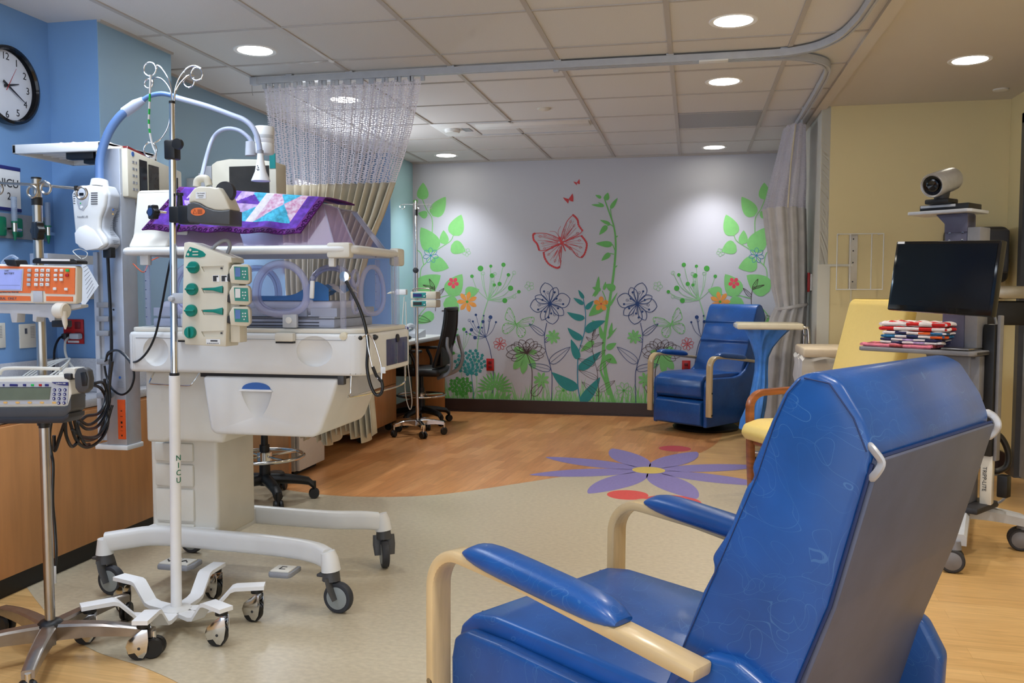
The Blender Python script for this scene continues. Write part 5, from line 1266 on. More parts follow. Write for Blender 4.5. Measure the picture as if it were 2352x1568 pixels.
part('badge_marks', b, t, True)
for u in (484, 504):
    b = M('paper').bb((pxz(u-8, 0)[0], YT-.001, pxz(0, 648)[1]), (pxz(u+8, 0)[0], YT, pxz(0, 634)[1])); b.use('charcoal').bb((pxz(u-7, 0)[0], YT-.0016, pxz(0, 647)[1]), (pxz(u+1, 0)[0], YT-.001, pxz(0, 635)[1])); b.bb((pxz(u+1, 0)[0], YT-.0016, pxz(0, 638)[1]), (pxz(u+5, 0)[0], YT-.001, pxz(0, 635)[1])); part('sticker', b, t, True)
b = M('paper').bb((pxz(474, 790)[0], YT-.001, pxz(474, 790)[1]), (pxz(506, 779)[0], YT, pxz(506, 779)[1])); b.use('charcoal')
for k in range(12): b.bb((pxz(476+k*2.3, 789.5)[0], YT-.0015, pxz(476+k*2.3, 789.5)[1]), (pxz(477+k*2.3, 787)[0], YT-.001, pxz(477+k*2.3, 787)[1]))
b.bb((pxz(484, 784)[0], YT-.0015, pxz(484, 784)[1]), (pxz(500, 781)[0], YT-.001, pxz(500, 781)[1])); part('barcode_label', b, t, True)
part('carry_handle', M('grey').tube(cr([PY(484, 576, YT+.03), PY(497, 562, YT+.035), PY(512, 553, YT+.045), PY(524, 554, YT+.055), PY(528, 566, YT+.06), PY(522, 582, YT+.06)], 5), .0065, 12), t, True, label='grey carry handle')
part('pole_bracket', M('light_grey').bb((pxz(382, 697)[0], PY0-.022, pxz(382, 697)[1]), (pxz(424, 673)[0], PY0+.016, pxz(424, 673)[1]), .003).lathe([(0, -.026), (.009, -.024), (.011, -.016), (.011, 0)], (pxz(402, 686, PY0)[0]+.003, PY0-.01, pxz(402, 686)[1]), 16, 'Y'), t, True)
for i, v in enumerate((630, 678, 726)):
    t = thing('pump_module', ('upper', 'middle', 'lowest')[i]+' of three small teal-screened pump modules on the side of the beige rack', 'pump', PY(552, v, YT+.02), R(24), 'pump modules on the beige rack')
    part('case', M('beige').prism([(-.030, -.030), (-.034, .012), (-.022, .032), (.026, .034), (.034, .022), (.034, -.024), (.024, -.034)], -.02, .05, 'XZ', bev=.004), t)
    part('screen_panel', M('teal').prism([(-.016, -.018), (-.018, .026), (.026, .024), (.028, -.020)], -.0225, -.019, 'XZ'), t, label='teal front panel')
    part('screen', M('lcd_blue' if i != 1 else 'paper').bb((-.014, -.024, -.008), (.002, -.0225, .022)), t)
    part('latch', M('black').prism([(-.042, -.022), (-.040, .0), (-.032, .006), (-.030, -.026)], -.01, .02, 'XZ', bev=.002), t)
    b = M('paper')
    for a_, c_ in ((.010, .010), (.018, .010), (.010, 0), (.018, 0), (.014, -.010)): b.lathe([(0, -.0235), (.0025, -.0235), (.0025, -.0225)], (a_, 0, c_), 8, 'Y')
    part('button_pad', b, t)
# spot phototherapy unit on the same pole
YB2 = PY0-.06
def bx(u, v): return pxz(280+u/3.92, 400+v/3.92, YB2)
t = thing('phototherapy_unit', 'beige and charcoal lamp box with an orange warning label, clamped over the quilt', 'lamp unit', (-1.70, 2.81, 1.41))
part('upper_case', M('beige').prism([bx(*p) for p in ((598, 262), (600, 210), (616, 165), (645, 128), (690, 108), (800, 112), (835, 122), (868, 116), (925, 205), (975, 318), (900, 328), (830, 322), (760, 298), (700, 262), (650, 248))], YB2, YB2+.075, 'XZ', bev=.006, seg=3), t, True)
part('lower_case', M('dark_grey').prism([bx(*p) for p in ((590, 268), (650, 248), (700, 262), (760, 298), (830, 322), (900, 328), (978, 318), (975, 460), (700, 445), (602, 432), (588, 405))], YB2-.003, YB2+.08, 'XZ', bev=.005, seg=3), t, True, label='charcoal lower case')
part('top_handle', M('beige').tube(cr([PY(452, 428, YB2+.03), PY(454, 415, YB2+.03), PY(463, 410, YB2+.03), PY(475, 412, YB2+.03), PY(480, 426, YB2+.03)], 4), .011, 12, flat=1.2), t, True)
part('rear_dial', M('charcoal').lathe([(0, 0), (.034, 0), (.036, .01), (.034, .02), (0, .02)], PY(515, 440, YB2+.03), 28, 'Y', Matrix.Rotation(R(30), 4, 'Y')), t, True)
x, z = bx(690, 338); b = M('orange_label').at((x, YB2-.004, z)); b.add([(.0265*math.cos(2*PI*k/28), 0, .0135*math.sin(2*PI*k/28)) for k in range(28)], [tuple(range(28))])
b.use('charcoal').tube([(-.018, -.0006, -.006), (-.011, -.0006, .008), (-.004, -.0006, -.006), (-.018, -.0006, -.006)], .0005, 5)
for k in range(4): b.bb((-.001, -.001, .006-k*.004), (.016, -.0004, .007-k*.004))
part('warning_label', b, t, True, label='orange oval warning label')
x, z = bx(712, 190); b = M('paper').bb((x-.019, YB2-.001, z-.011), (x+.019, YB2, z+.011)); b.use('charcoal')
for k in range(11): b.bb((x-.011+k*.002, YB2-.0016, z-.003), (x-.010+k*.002, YB2-.001, z+.0))
b.use('print_grey').text('City Hospital', (x, YB2-.0008, z+.0065), .0055, lift=.0003).bb((x-.008, YB2-.0016, z-.0075), (x+.008, YB2-.001, z-.0065)); part('asset_label', b, t, True)
part('clamp_arm', M('black').bb((pxz(374, 509)[0], PY0-.022, pxz(374, 509)[1]), (pxz(400, 471)[0]+.003, PY0+.022, pxz(400, 471)[1]), .005).bb((pxz(398, 513)[0], PY0-.03, pxz(398, 513)[1]), (pxz(432, 469)[0], PY0+.02, pxz(432, 469)[1]), .006), t, True)
part('clamp_post', M('black').tube([PY(413, 475, PY0-.01), PY(413, 447, PY0-.01)], [.011, .008], 12).tube([PY(413, 449, PY0-.01), PY(413, 443, PY0-.01)], .012, 12), t, True)
def star_knob(c, r, m_='black', rx=0):
    P2 = [(r*(1+.13*math.cos(6*a))*math.cos(a), r*(1+.13*math.cos(6*a))*math.sin(a)) for a in [2*PI*k/48 for k in range(48)]]
    return M(m_).at(c, rz=R(-25)).prism(P2, -.013, .010, 'XZ', bev=.004)
kn = star_knob(PY(353, 487, PY0-.025), .024, 'black'); part('star_knob', kn, t, True)
part('knob_face', M('blue_knob').at(PY(353, 487, PY0-.025), rz=R(-25)).lathe([(0, -.0155), (.014, -.0145), (.0145, -.012)], (0, 0, 0), 20, 'Y'), t, True)
part('knob_screw', M('chrome').tube([PY(365, 486, PY0-.02), PY(382, 488, PY0-.005)], .0045, 10), t, True)
g_ = cr([PY(462, 412, 3.0), PY(466, 395, 3.15), PY(474, 362, 3.28), PY(487, 322, 3.35), PY(503, 302, 3.35), PY(525, 295, 3.35), PY(550, 300, 3.35), PY(570, 315, 3.35), PY(580, 330, 3.35)], 5)
part('gooseneck', M('pale_hose').tube(g_, .0085, 12), t, True, label='pale bent gooseneck tube')
p = PY(578, 345, 3.35); part('lamp_socket', M('light_grey').tube([p+Vector((-.005, 0, .035)), p+Vector((-.005, 0, -.022))], [.019, .022], 18), t, True)
p = PY(607, 325, 3.38); part('lamp_head', M('white').lathe([(0, .062), (.038, .060), (.042, .052), (.040, -.005), (.038, -.008), (.040, -.012), (.040, -.045), (.036, -.052), (0, -.052)], p, 32), t, True, label='white cylindrical lamp head')
b = M('print_grey')
for k in range(3): b.tube([p+Vector((.0412*math.cos(a), .0412*math.sin(a), .022-k*.005)) for a in [R(-100+12*j) for j in range(9)]], .0006, 5)
part('head_print', b, t, True)

# ================================================================ SECOND LAMP: white box on the rail with a blue light guide
t = thing('phototherapy_unit', 'white rounded lamp box with a thick blue hose, hanging on the grey equipment column', 'lamp unit', (-2.40, 3.16, 1.35))
YL = 3.10
def lx(u, v): return pxz(u, v, YL)
part('case', M('white').prism([lx(*p) for p in ((163, 446), (172, 428), (205, 424), (236, 428), (242, 445), (238, 475), (228, 500), (226, 525), (240, 545), (244, 560), (232, 571), (205, 575), (178, 568), (172, 545), (167, 490))], YL, YL+.025, 'XZ', bev=.010, seg=3), t, True)
part('side_case', M('light_grey').prism([lx(*p) for p in ((172, 424), (236, 424), (246, 445), (242, 475), (230, 500), (230, 525), (246, 545), (247, 560), (236, 572), (210, 574), (200, 560), (180, 440))], YL+.02, YL+.085, 'XZ', bev=.008, seg=3), t, True)
part('hose_collar', M('white').tube([PY(228, 430, YL+.04), PY(229, 414, YL+.045)], [.036, .032], 24), t, True)
b = M('dark_grey')
for k in range(6): x, z = lx(217, 443+k*5); b.box((x, YL-.0015, z), (.030, .002, .0035), .0008)
for k in range(5): x, z = lx(171, 445+k*5.5); b.box((x, YL-.0005, z), (.009, .002, .003), .0008)
part('vent_slots', b, t, True)
part('control_face', M('light_grey').prism([lx(*p) for p in ((178, 434), (200, 433), (206, 445), (202, 470), (192, 484), (182, 480), (176, 462))], YL-.002, YL+.002, 'XZ', bev=.001), t, True)
x, z = lx(188, 446); part('display', M('gloss_black').box((x, YL-.003, z), (.020, .002, .011), .001), t, True)
x, z = lx(188, 476); part('button', M('white').lathe([(0, -.005), (.006, -.0045), (.006, 0)], (x, YL, z), 14, 'Y'), t, True)
x, z = lx(186, 467); part('indicator', M('green_led').lathe([(0, -.004), (.0025, -.004), (.0025, 0)], (x, YL, z), 10, 'Y'), t, True)
part('lower_shield', M('pure_white').prism([lx(*p) for p in ((174, 558), (172, 535), (182, 522), (198, 517), (216, 528), (230, 548), (237, 563), (225, 571), (198, 575))], YL-.003, YL+.004, 'XZ', bev=.002), t, True)
b = M('print_light'); x, z = lx(190, 498); b.text('NeoBLUE', (x, YL-.001, z), .012, lift=.0003); part('brand_print', b, t, True)
b = M('print_grey'); xs_ = lx(246, 480)[0]+.0062
for k in range(22):
    z = lx(246, 478+k*3.9)[1]; y0 = YL+.034; ln = .03+.006*math.sin(k*2.1)
    if 3 < k < 7: xo = -.006
    b.bb((xs_-.0005-.02*math.sin((k-2)/22*PI)**2, y0, z), (xs_-.02*math.sin((k-2)/22*PI)**2+.0, y0+ln, z+.0015))
b.use('blue_mark').bb((xs_-.002, YL+.026, lx(246, 480)[1]-.004), (xs_, YL+.033, lx(246, 480)[1]+.004)); b.use('amber').bb((xs_-.003, YL+.026, lx(246, 490)[1]-.003), (xs_-.001, YL+.033, lx(246, 490)[1]+.003))
part('safety_text', b, t, True)
hp = cr([PY(229, 418, 3.145), PY(229, 375, 3.16), PY(236, 340, 3.17), PY(252, 300, 3.18), PY(275, 268, 3.19), PY(297, 250, 3.2)], 6)
part('light_guide', M('blue_hose').tube(hp, .0175, 18), t, True, label='thick blue hose')
hp = cr([PY(290, 255, 3.2), PY(318, 236, 3.2), PY(345, 222, 3.2)], 4); part('guide_sleeve', M('pale_hose').tube([PY(286, 258, 3.2), PY(312, 240, 3.2), PY(330, 229, 3.2)], [.021, .021, .013], 18), t, True)
hp = cr([PY(322, 234, 3.2), PY(345, 220, 3.2), PY(372, 215, 3.2), PY(398, 220, 3.2), PY(410, 224, 3.2)], 5); part('thin_guide', M('blue_hose').tube(hp, .0095, 14), t, True)
hp = cr([PY(405, 224, 3.2), PY(420, 228, 3.2), PY(480, 245, 3.2), PY(535, 265, 3.2), PY(560, 275, 3.2), PY(580, 292, 3.2), PY(592, 318, 3.2), PY(597, 345, 3.2)], 5); part('guide_arm', M('pale_hose').tube(hp, .0105, 14), t, True, label='pale rigid arm')
p = PY(598, 350, 3.2); part('cone_collar', M('grey').tube([p+Vector((0, 0, .008)), p+Vector((0, 0, -.004))], .0125, 18), t, True)
b = M('white').lathe([(.0, 0), (.011, 0), (.014, -.03), (.022, -.075), (.036, -.108), (.037, -.112), (0, -.110)], p, 28); b.use('black')
for a_, dz in ((-95, -.055), (-88, -.062), (-100, -.068), (-82, -.070), (-92, -.072)): b.sphere(p+Vector((.0215*math.cos(R(a_)), .0215*math.sin(R(a_)), dz)), .0022, 8)
part('lamp_cone', b, t, True, label='white cone-shaped lamp head')

# ================================================================ EQUIPMENT COLUMN, MONITORS, SHELF
t = thing('equipment_column', 'tall grey aluminium rail column with an orange sticker, left of the incubator', 'column', (-2.34, 3.24, .54))
part('mast', M('alu').bb((-2.395, 3.20, .545), (-2.30, 3.30, 1.77), .004), t, True)
part('side_rail', M('light_grey').bb((-2.442, 3.205, .56), (-2.42, 3.25, 1.35), .003).bb((-2.42, 3.215, .56), (-2.395, 3.25, 1.76), .002), t, True)
part('end_cap', M('white').bb((-2.448, 3.195, .525), (-2.295, 3.305, .545), .003), t, True)
part('wall_bracket', M('alu').bb((-2.72, 3.27, 1.20), (-2.38, 3.30, 1.30), .003).bb((-2.80, 3.27, 1.15), (-2.71, YC1+.0, 1.35), .003), t, True)
for v in (700, 732, 765, 830, 908):
    p = PY(240, v, 3.19); part('cable_clip', M('grey').bb((p.x-.028, 3.175, p.z-.011), (p.x+.028, 3.205, p.z+.011), .003), t, True)
b = M('orange_bright').bb((PY(272, 1008, 3.198).x, 3.1975, PY(272, 1008, 3.198).z), (PY(287, 918, 3.198).x, 3.20, PY(287, 918, 3.198).z)); b.use('black'); xc = PY(279.5, 965, 3.198).x
for dz, w_, h_ in ((.118, .006, .004), (.095, .010, .002), (.07, .008, .009), (.052, .006, .006), (.035, .009, .001), (.015, .005, .007)):
    z0 = PY(279, 1008, 3.198).z+dz; b.bb((xc-w_/2, 3.1968, z0-h_/2), (xc+w_/2, 3.1975, z0+h_/2))
part('orange_sticker', b, t, True, label='orange warning sticker')
b = M('print_light'); z0 = PY(279, 890, 3.198).z
for k in range(6): b.bb((xc-.014, 3.1985, z0+k*.005), (xc+.010-.003*(k % 2), 3.1995, z0+k*.005+.0015))
b.use('blue_mark').lathe([(0, 0), (.0055, 0), (.0055, .001)], (xc-.004, 3.1985, z0+.042), 16, 'Y'); part('instruction_label', b, t, True)
part('bolt', M('black').lathe([(0, -.002), (.004, -.002), (.004, 0)], (PY(261, 711, 3.2).x, 3.20, PY(261, 711, 3.2).z), 12, 'Y'), t, True)
# patient monitor (left), its screen face turned towards the incubator
Nn = Vector((-2.235, 3.22, 0)); ang = math.atan2(.47, -.05)
t = thing('patient_monitor', 'beige patient monitor with a red top lamp, left behind the tall IV stand', 'monitor', (-2.30, 3.45, 1.575), ang)
ml = .235
part('case', M('beige').prism([(-ml, 0), (ml, 0), (ml, .165), (-ml, .20)], -.0, .14, 'XZ', bev=.008), t)
part('red_lamp', M('dark_red').prism([(-ml+.05, .196), (.02, .182), (0, .20), (-ml+.06, .218)], .03, .08, 'XZ', bev=.004), t, label='red alarm lamp')
part('lamp_mount', M('beige').prism([(-ml+.02, .196), (.05, .182), (.02, .195), (-ml+.05, .215)], .05, .10, 'XZ', bev=.004), t)
b = M('gloss_black').bb((-ml+.09, -.003, .02), (-ml+.15, .002, .165)); part('wave_screen', b, t)
part('number_screen', M('lcd_dark').bb((-ml+.165, -.003, .02), (-ml+.25, .002, .155)), t)
b = M('print_light')
for i in range(5):
    b.bb((-ml+.035, -.002, .03+i*.028), (-ml+.05, .0, .04+i*.028)); b.bb((-ml+.06, -.002, .03+i*.028), (-ml+.07, .0, .04+i*.028))
b.use('blue_mark').lathe([(0, 0), (.010, 0), (.010, -.002)], (-ml+.04, 0, .18), 18, 'Y'); part('key_symbols', b, t)
part('jog_wheel', M('warm_white').lathe([(0, -.012), (.014, -.011), (.015, 0)], (ml-.10, 0, .10), 20, 'Y'), t)
part('side_slot', M('black').bb((ml-.055, -.003, .0), (ml-.045, .002, .13)), t)
part('end_slot', M('black').bb((-ml-.002, .07, .02), (-ml+.002, .078, .18)), t)
part('mount_arm', M('alu').bb((-.05, .10, -.06), (.05, .14, .0), .004).bb((-ml+.1, .14, -.05), (ml-.1, .20, -.02), .004), t)
# monitor (right)
t = thing('patient_monitor', 'beige monitor with one large dark screen behind the quilt', 'monitor', (-1.965, 3.62, 1.47))
part('case', M('beige').prism([(-2.125, 1.47), (-1.81, 1.47), (-1.81, 1.757), (-1.90, 1.772), (-2.04, 1.778), (-2.10, 1.77), (-2.125, 1.755)], 3.60, 3.70, 'XZ', bev=.006), t, True)
part('screen', M('lcd_dark').bb((PY(520, 0, 3.6).x, 3.596, 1.50), (PY(618, 380, 3.6).x, 3.601, PY(618, 380, 3.6).z)), t, True)
part('corner_mark', M('teal_screen').bb((PY(620, 387, 3.6).x, 3.597, PY(620, 387, 3.6).z), (-1.812, 3.601, PY(0, 374, 3.6).z)), t, True)
part('module', M('grey').bb((-2.165, 3.60, 1.53), (-2.125, 3.69, 1.75), .005).bb((-2.195, 3.605, 1.55), (-2.165, 3.68, 1.72), .004), t, True)
part('port_button', M('dark_red').lathe([(0, -.004), (.007, -.004), (.007, 0)], (-2.18, 3.605, 1.70), 12, 'Y'), t, True)
part('mount_arm', M('alu').bb((-2.71, 3.80, 1.60), (-2.0, 3.84, 1.64), .004).bb((-2.0, 3.70, 1.56), (-1.94, 3.84, 1.68), .004), t, True)
# tray shelf
t = thing('tray_shelf', 'white ribbed tray shelf with a black bracket beside the blue hose', 'shelf', (-2.58, 3.35, 1.77))
b = M('white').bb((-2.80, 3.19, 1.762), (-2.37, 3.215, 1.80), .004).bb((-2.80, 3.19, 1.762), (-2.78, 3.56, 1.80), .004).bb((-2.80, 3.54, 1.762), (-2.37, 3.56, 1.80), .004).bb((-2.80, 3.20, 1.79), (-2.37, 3.55, 1.798)).bb((-2.39, 3.19, 1.773), (-2.37, 3.56, 1.80))
part('tray', b, t, True)
for k in range(6): part('rib', M('white').bb((-2.79, 3.245+k*.05, 1.776), (-2.38, 3.255+k*.05, 1.791)), t, True)
part('bracket', M('black').bb((-2.56, 3.21, 1.735), (-2.43, 3.25, 1.772), .004).bb((-2.50, 3.24, 1.72), (-2.40, 3.28, 1.76), .003), t, True)
b = M('plastic_bag'); n = 18
V_ = [(-2.745+.36*i/n, 3.24+.20*j/8, 1.801+.018*math.sin(PI*i/n)**.4*math.sin(PI*j/8)**.4+.004*math.sin(i*2.1+j*1.7)) for j in range(9) for i in range(n+1)]
F_ = [(j*(n+1)+i, j*(n+1)+i+1, (j+1)*(n+1)+i+1, (j+1)*(n+1)+i) for j in range(8) for i in range(n)]
t = thing('packaged_kit', 'clear plastic bag of supplies lying on the white tray shelf', 'bag', (-2.57, 3.34, 1.80)); part('bag', b.add(V_, F_), t, True, smooth=80)
part('contents', M('dark_red').bb((-2.69, 3.27, 1.8), (-2.55, 3.36, 1.808), .002), t, True); part('contents', M('navy').bb((-2.54, 3.28, 1.8), (-2.42, 3.38, 1.807), .002), t, True)
# hanging tag below the lamp box
b = M('paper').prism([lx(*p) for p in ((187, 592), (224, 656), (191, 703), (175, 688))], YL+.006, YL+.008, 'XZ'); b.use('print_light')
for k in range(9):
    a_ = Vector(lx(188+k*1.3, 604+k*10)); c_ = Vector(lx(196+k*2.3, 602+k*7)); b.tube([(a_.x, YL+.0055, a_.y), (c_.x, YL+.0055, c_.y)], .0008, 5)
t = thing('instruction_card', 'laminated instruction card hanging from the white lamp box', 'card', PY(200, 650, YL)); part('card', b, t, True)
part('loop', M('white_cable').tube(cr([PY(186, 594, YL+.004), PY(175, 585, YL), PY(168, 576, YL), PY(185, 572, YL+.01), PY(200, 580, YL), PY(198, 590, YL), PY(188, 595, YL)], 5), .0018, 6), t, True)
# ================================================================ CABLES
def cable(label, pts, r, m_='black_cable', name='cable', cat='cable', n=6):
    return one(name, M(m_).tube(cr([PY(*p) for p in pts], n), r, 8), label, cat)
cable('thin black cable from the quilt lamp box curving down to the equipment column', [(412, 515, 2.88), (402, 540, 2.89), (393, 590, 2.9), (383, 640, 2.9), (372, 700, 2.9), (358, 765, 2.9), (340, 805, 2.9), (318, 828, 2.9), (300, 830, 2.95), (285, 815, 3.05), (268, 804, 3.12), (250, 812, 3.16), (241, 832, 3.18)], .0042)
cable('black cable loop hanging in front of the orange sticker column', [(243, 828, 3.17), (250, 808, 3.16), (275, 806, 3.14), (298, 830, 3.12), (308, 860, 3.12), (300, 892, 3.12), (280, 906, 3.13), (258, 893, 3.15), (245, 865, 3.17), (240, 840, 3.17)], .0045)
cable('black mains lead running down the column from the white lamp box', [(247, 575, 3.15), (248, 600, 3.17), (250, 640, 3.17), (254, 720, 3.17), (256, 800, 3.17), (252, 860, 3.17), (244, 920, 3.17), (236, 975, 3.17), (228, 1000, 3.17)], .0065)
b = M('black').bb((PY(240, 592, 3.14).x, 3.13, PY(240, 592, 3.14).z), (PY(258, 568, 3.14).x, 3.16, PY(258, 568, 3.14).z), .003); one('power_plug', b, 'black plug under the white lamp box', 'plug')
rr = random.Random(11)
loops = [[(182, 905), (205, 885), (232, 892), (246, 925), (246, 965), (225, 1000), (190, 1003), (165, 985)], [(178, 962), (205, 975), (232, 955), (247, 918), (238, 880), (215, 880)], [(180, 970), (200, 985), (228, 975), (250, 930), (252, 880), (258, 830)],
         [(150, 965), (152, 1000), (165, 1025), (180, 1010), (178, 985)], [(160, 965), (175, 1010), (198, 1027), (225, 1015), (245, 985), (250, 940)], [(175, 968), (185, 1000), (195, 1020), (205, 1020)], [(150, 965), (138, 1000), (126, 1035), (124, 1000)],
         [(186, 965), (200, 955), (225, 950), (240, 930), (244, 900), (240, 870)], [(170, 960), (176, 985), (190, 1008), (215, 1008), (240, 985), (258, 930)]]
t = thing('coiled_power_cords', 'tangled bundle of thick black cords between the lower pump and the column', 'cords', PY(215, 950, 3.1))
for k, lp in enumerate(loops):
    part('cord', M('black_cable').tube(cr([PY(u, v, 2.72+.42*min(1, max(0, (u-150)/95))+.012*math.sin(k*2+i)) for i, (u, v) in enumerate(lp)], 6), .0062, 8), t, True)
cable('black cord hanging down the left IV stand to the floor cabinet', [(118, 968, 2.62), (114, 1000, 2.62), (118, 1040, 2.62), (122, 1070, 2.61), (121, 1150, 2.6), (126, 1210, 2.6), (129, 1270, 2.59), (126, 1310, 2.59)], .0052)
b = M('paper').bb((PY(118, 1338, 2.58).x, 2.575, PY(118, 1338, 2.58).z), (PY(128, 1300, 2.58).x, 2.583, PY(128, 1300, 2.58).z), .001); one('cord_tag', b, 'white tag on the end of the hanging black cord', 'tag')
b = M('white_cable')
for k in range(4):
    c_ = Vector((-2.80+.01*k, 3.30-.01*k, .722+.004*k)); b.tube([c_+Vector((.095*math.cos(a)*(1+.04*k), .14*math.sin(a), .08+.075*math.sin(a+k*.2))) for a in [2*PI*j/32 for j in range(32)]], .0035, 6, closed=True)
one('cable_coil', b, 'coiled white cable standing against the splashback', 'cable')

# ================================================================ LEFT WALL FITTINGS
cy_, cz_ = 3.35, 2.088
t = thing('wall_clock', 'round white wall clock with black rim at the left edge', 'clock', (XL, cy_, cz_), PI/2)
part('rim', M('gloss_black').lathe([(.150, 0), (.168, 0), (.172, -.02), (.168, -.042), (.156, -.046), (.150, -.036)], (0, 0, 0), 64, 'Y', cap=False), t)
fa = part('dial_face', M('paper').lathe([(0, -.012), (.152, -.012)], (0, 0, 0), 64, 'Y', cap=False), t)
b = M('black')
for h_ in range(1, 13):
    a = PI/2-h_*PI/6; b.text(str(h_), (.126*math.cos(a), -.0125, .126*math.sin(a)), .044, lift=.0004)
part('numerals', b, fa)
for nm, a_, L_, w_, m_, o in (('hour_hand', 90-74, .07, .005, 'black', .018), ('minute_hand', 90-120, .11, .0045, 'black', .021), ('second_hand', 90-30, .095, .0012, 'red', .024)):
    a = R(a_); d = Vector((math.cos(a), 0, math.sin(a))); n_ = Vector((-d.z, 0, d.x)); z_ = Vector((0, -o, 0))
    V_ = [z_-d*L_*.28-n_*w_*1.2, z_+d*L_-n_*w_*.3, z_+d*L_+n_*w_*.3, z_-d*L_*.28+n_*w_*1.2]; part(nm, M(m_).add(V_+[v+Vector((0, -.0015, 0)) for v in V_], [(3, 2, 1, 0), (4, 5, 6, 7), (0, 1, 5, 4), (1, 2, 6, 5), (2, 3, 7, 6), (3, 0, 4, 7)]), t)
part('glass', M('acrylic').lathe([(.152, -.034), (.10, -.040), (0, -.043)], (0, 0, 0), 48, 'Y', cap=False), t)
t = thing('room_sign', 'white room sign reading NICU 2 below the clock', 'sign', (XL, 3.32, 1.64), PI/2)
part('plate', M('paper').bb((-.09, -.006, -.095), (.10, 0, .095)), t)
part('top_bar', M('navy').bb((-.09, -.008, .082), (.102, 0, .098), .001), t); part('bottom_bar', M('navy').bb((-.09, -.008, -.098), (.102, 0, -.084), .001), t)
part('sign_text', M('charcoal').text('NICU', (.025, -.007, .022), .052).text('2', (.03, -.007, -.035), .045), t)
t = thing('gas_panel', 'grey medical gas panel with green outlets on the blue wall', 'panel', (XL, 3.22, 1.475), PI/2)
part('plate', M('grey').bb((-.30, -.012, -.055), (.37, 0, .055), .002), t)
for x in (-.05, .07, .165, .30): part('gas_outlet', M('green').box((x, -.018, -.005), (.045, .018, .085), .008), t)
def flowmeter(y, z0, z1, label):
    t = thing('flowmeter', label, 'flowmeter', (XL+.05, y, z0), 0, 'oxygen flowmeters')
    h_ = z1-z0
    part('sight_tube', M('flow_tube').tube([(0, 0, h_*.42), (0, 0, h_)], .012, 16), t); part('tube_cap', M('green').tube([(0, 0, h_*.40), (0, 0, h_*.44)], .014, 16), t)
    b = M('print_grey')
    for k in range(9): b.bb((.0115, -.006, h_*(.5+.05*k)), (.0125, .002, h_*(.5+.05*k)+.0012))
    part('scale', b, t)
    part('valve_body', M('chrome').tube([(0, 0, h_*.20), (0, 0, h_*.40)], .012, 16).tube([(-.052, 0, h_*.27), (.0, 0, h_*.27)], .007, 10).tube([(0, 0, h_*.25), (.0, .035, h_*.25)], .008, 12), t); part('nozzle', M('green').tube([(0, 0, h_*.21), (0, 0, 0)], [.011, .003], 14), t)
flowmeter(PX(33, 500, XL+.05).y, PX(33, 552, XL+.05).z, PX(33, 452, XL+.05).z, 'clear flowmeter with green nozzle on the gas panel, left of the IV stand')
flowmeter(PX(117, 500, XL+.05).y-.02, PX(117, 560, XL+.05).z, PX(117, 466, XL+.05).z, 'clear flowmeter with green nozzle just right of the IV stand pole')
for u, lb in ((-12, 'white socket plate cut off by the left edge, above the countertop'), (64, 'white data socket plate behind the left IV stand')):
    p = PX(u, 771, XL); t = thing('socket_plate', lb, 'outlet', p, PI/2, 'white socket plates'); part('cover', M('warm_white').bb((-.055, -.006, -.055), (.055, 0, .055), .002), t)
    b = M('print_grey')
    for k in range(8): b.bb((.01, -.0068, .04-k*.007), (.035, -.006, .0415-k*.007))
    b.bb((-.025, -.0068, .01), (-.01, -.006, .035)); part('sockets', b, t)
p = PY(171, 761, YC1); t = thing('quad_outlet', 'square red outlet plate on the blue column with two plugs in it', 'outlet', (p.x, YC1, p.z))
part('cover_plate', M('red').box((0, -.004, 0), (.107, .008, .117), .002), t)
b = M('dark_red')
for dx in (-.025, .025):
    for dz in (.03, -.02): b.box((dx, -.0095, dz), (.030, .004, .034), .006)
part('socket', b, t); part('socket_label', M('paper').box((.0, -.0088, -.048), (.06, .002, .010)), t)
for (u0, lb, m_, pts) in ((160, 'clear white plug and lead in the red square outlet', 'white_cable', [(158, 775, 3.60), (150, 785, 3.56), (150, 810, 3.53), (158, 830, 3.52), (168, 845, 3.5), (178, 868, 3.45)]), (145, 'dark plug and lead in the left of the red square outlet', 'black_cable', [(148, 770, 3.60), (135, 778, 3.56), (126, 800, 3.5), (124, 830, 3.45), (122, 860, 3.4), (118, 885, 3.38)])):
    t = thing('power_plug', lb, 'plug', PY(u0, 772, 3.6)); q = PY(174 if m_ == 'white_cable' else 151, 772, 3.60)
    part('plug_body', M('light_grey' if m_ == 'white_cable' else 'charcoal').box(tuple(q), (.052 if m_ == 'white_cable' else .03, .034, .028), .008), t, True); part('lead', M(m_).tube(cr([PY(*p_) for p_ in pts], 5), .0055, 8), t, True)

# ================================================================ LEFT IV STAND AND ITS PUMPS
LX, LY = PZ(118, 1508, 0).xy
def zl(v): return PY(95+(v-400)*.03, v, LY).z
t = thing('iv_stand', 'nearest chrome IV stand at the left edge with a cast five-star base', 'IV stand', (LX, LY, 0))
d0 = PZ(352, 1446, .09)-Vector((LX, LY, .09)); cast_base(t, .335, math.atan2(d0.y, d0.x), 'cast_alu', .088, .034)
part('lower_pole', M('steel').tube([(0, 0, .04), (0, 0, zl(972))], .0155, 24), t); part('base_collar', M('black').lathe([(.016, .125), (.03, .122), (.04, .112), (.042, .105), (.016, .105)], (0, 0, 0), 28), t)
part('mid_collar', M('black').tube([(0, 0, zl(982)), (0, 0, zl(976)), (0, 0, zl(976)), (0, 0, zl(971))], [.016, .016, .020, .020], 20), t)
part('upper_pole', M('steel').tube([(0, 0, zl(975)), (0, 0, zl(411))], .0145, 24), t); part('top_cap', M('black').tube([(0, 0, zl(411)), (0, 0, zl(407))], .0152, 20), t)
part('clamp_ring', M('black').tube([(0, 0, zl(471)), (0, 0, zl(453))], .0165, 20), t)
O = Vector((LX, LY, 0))
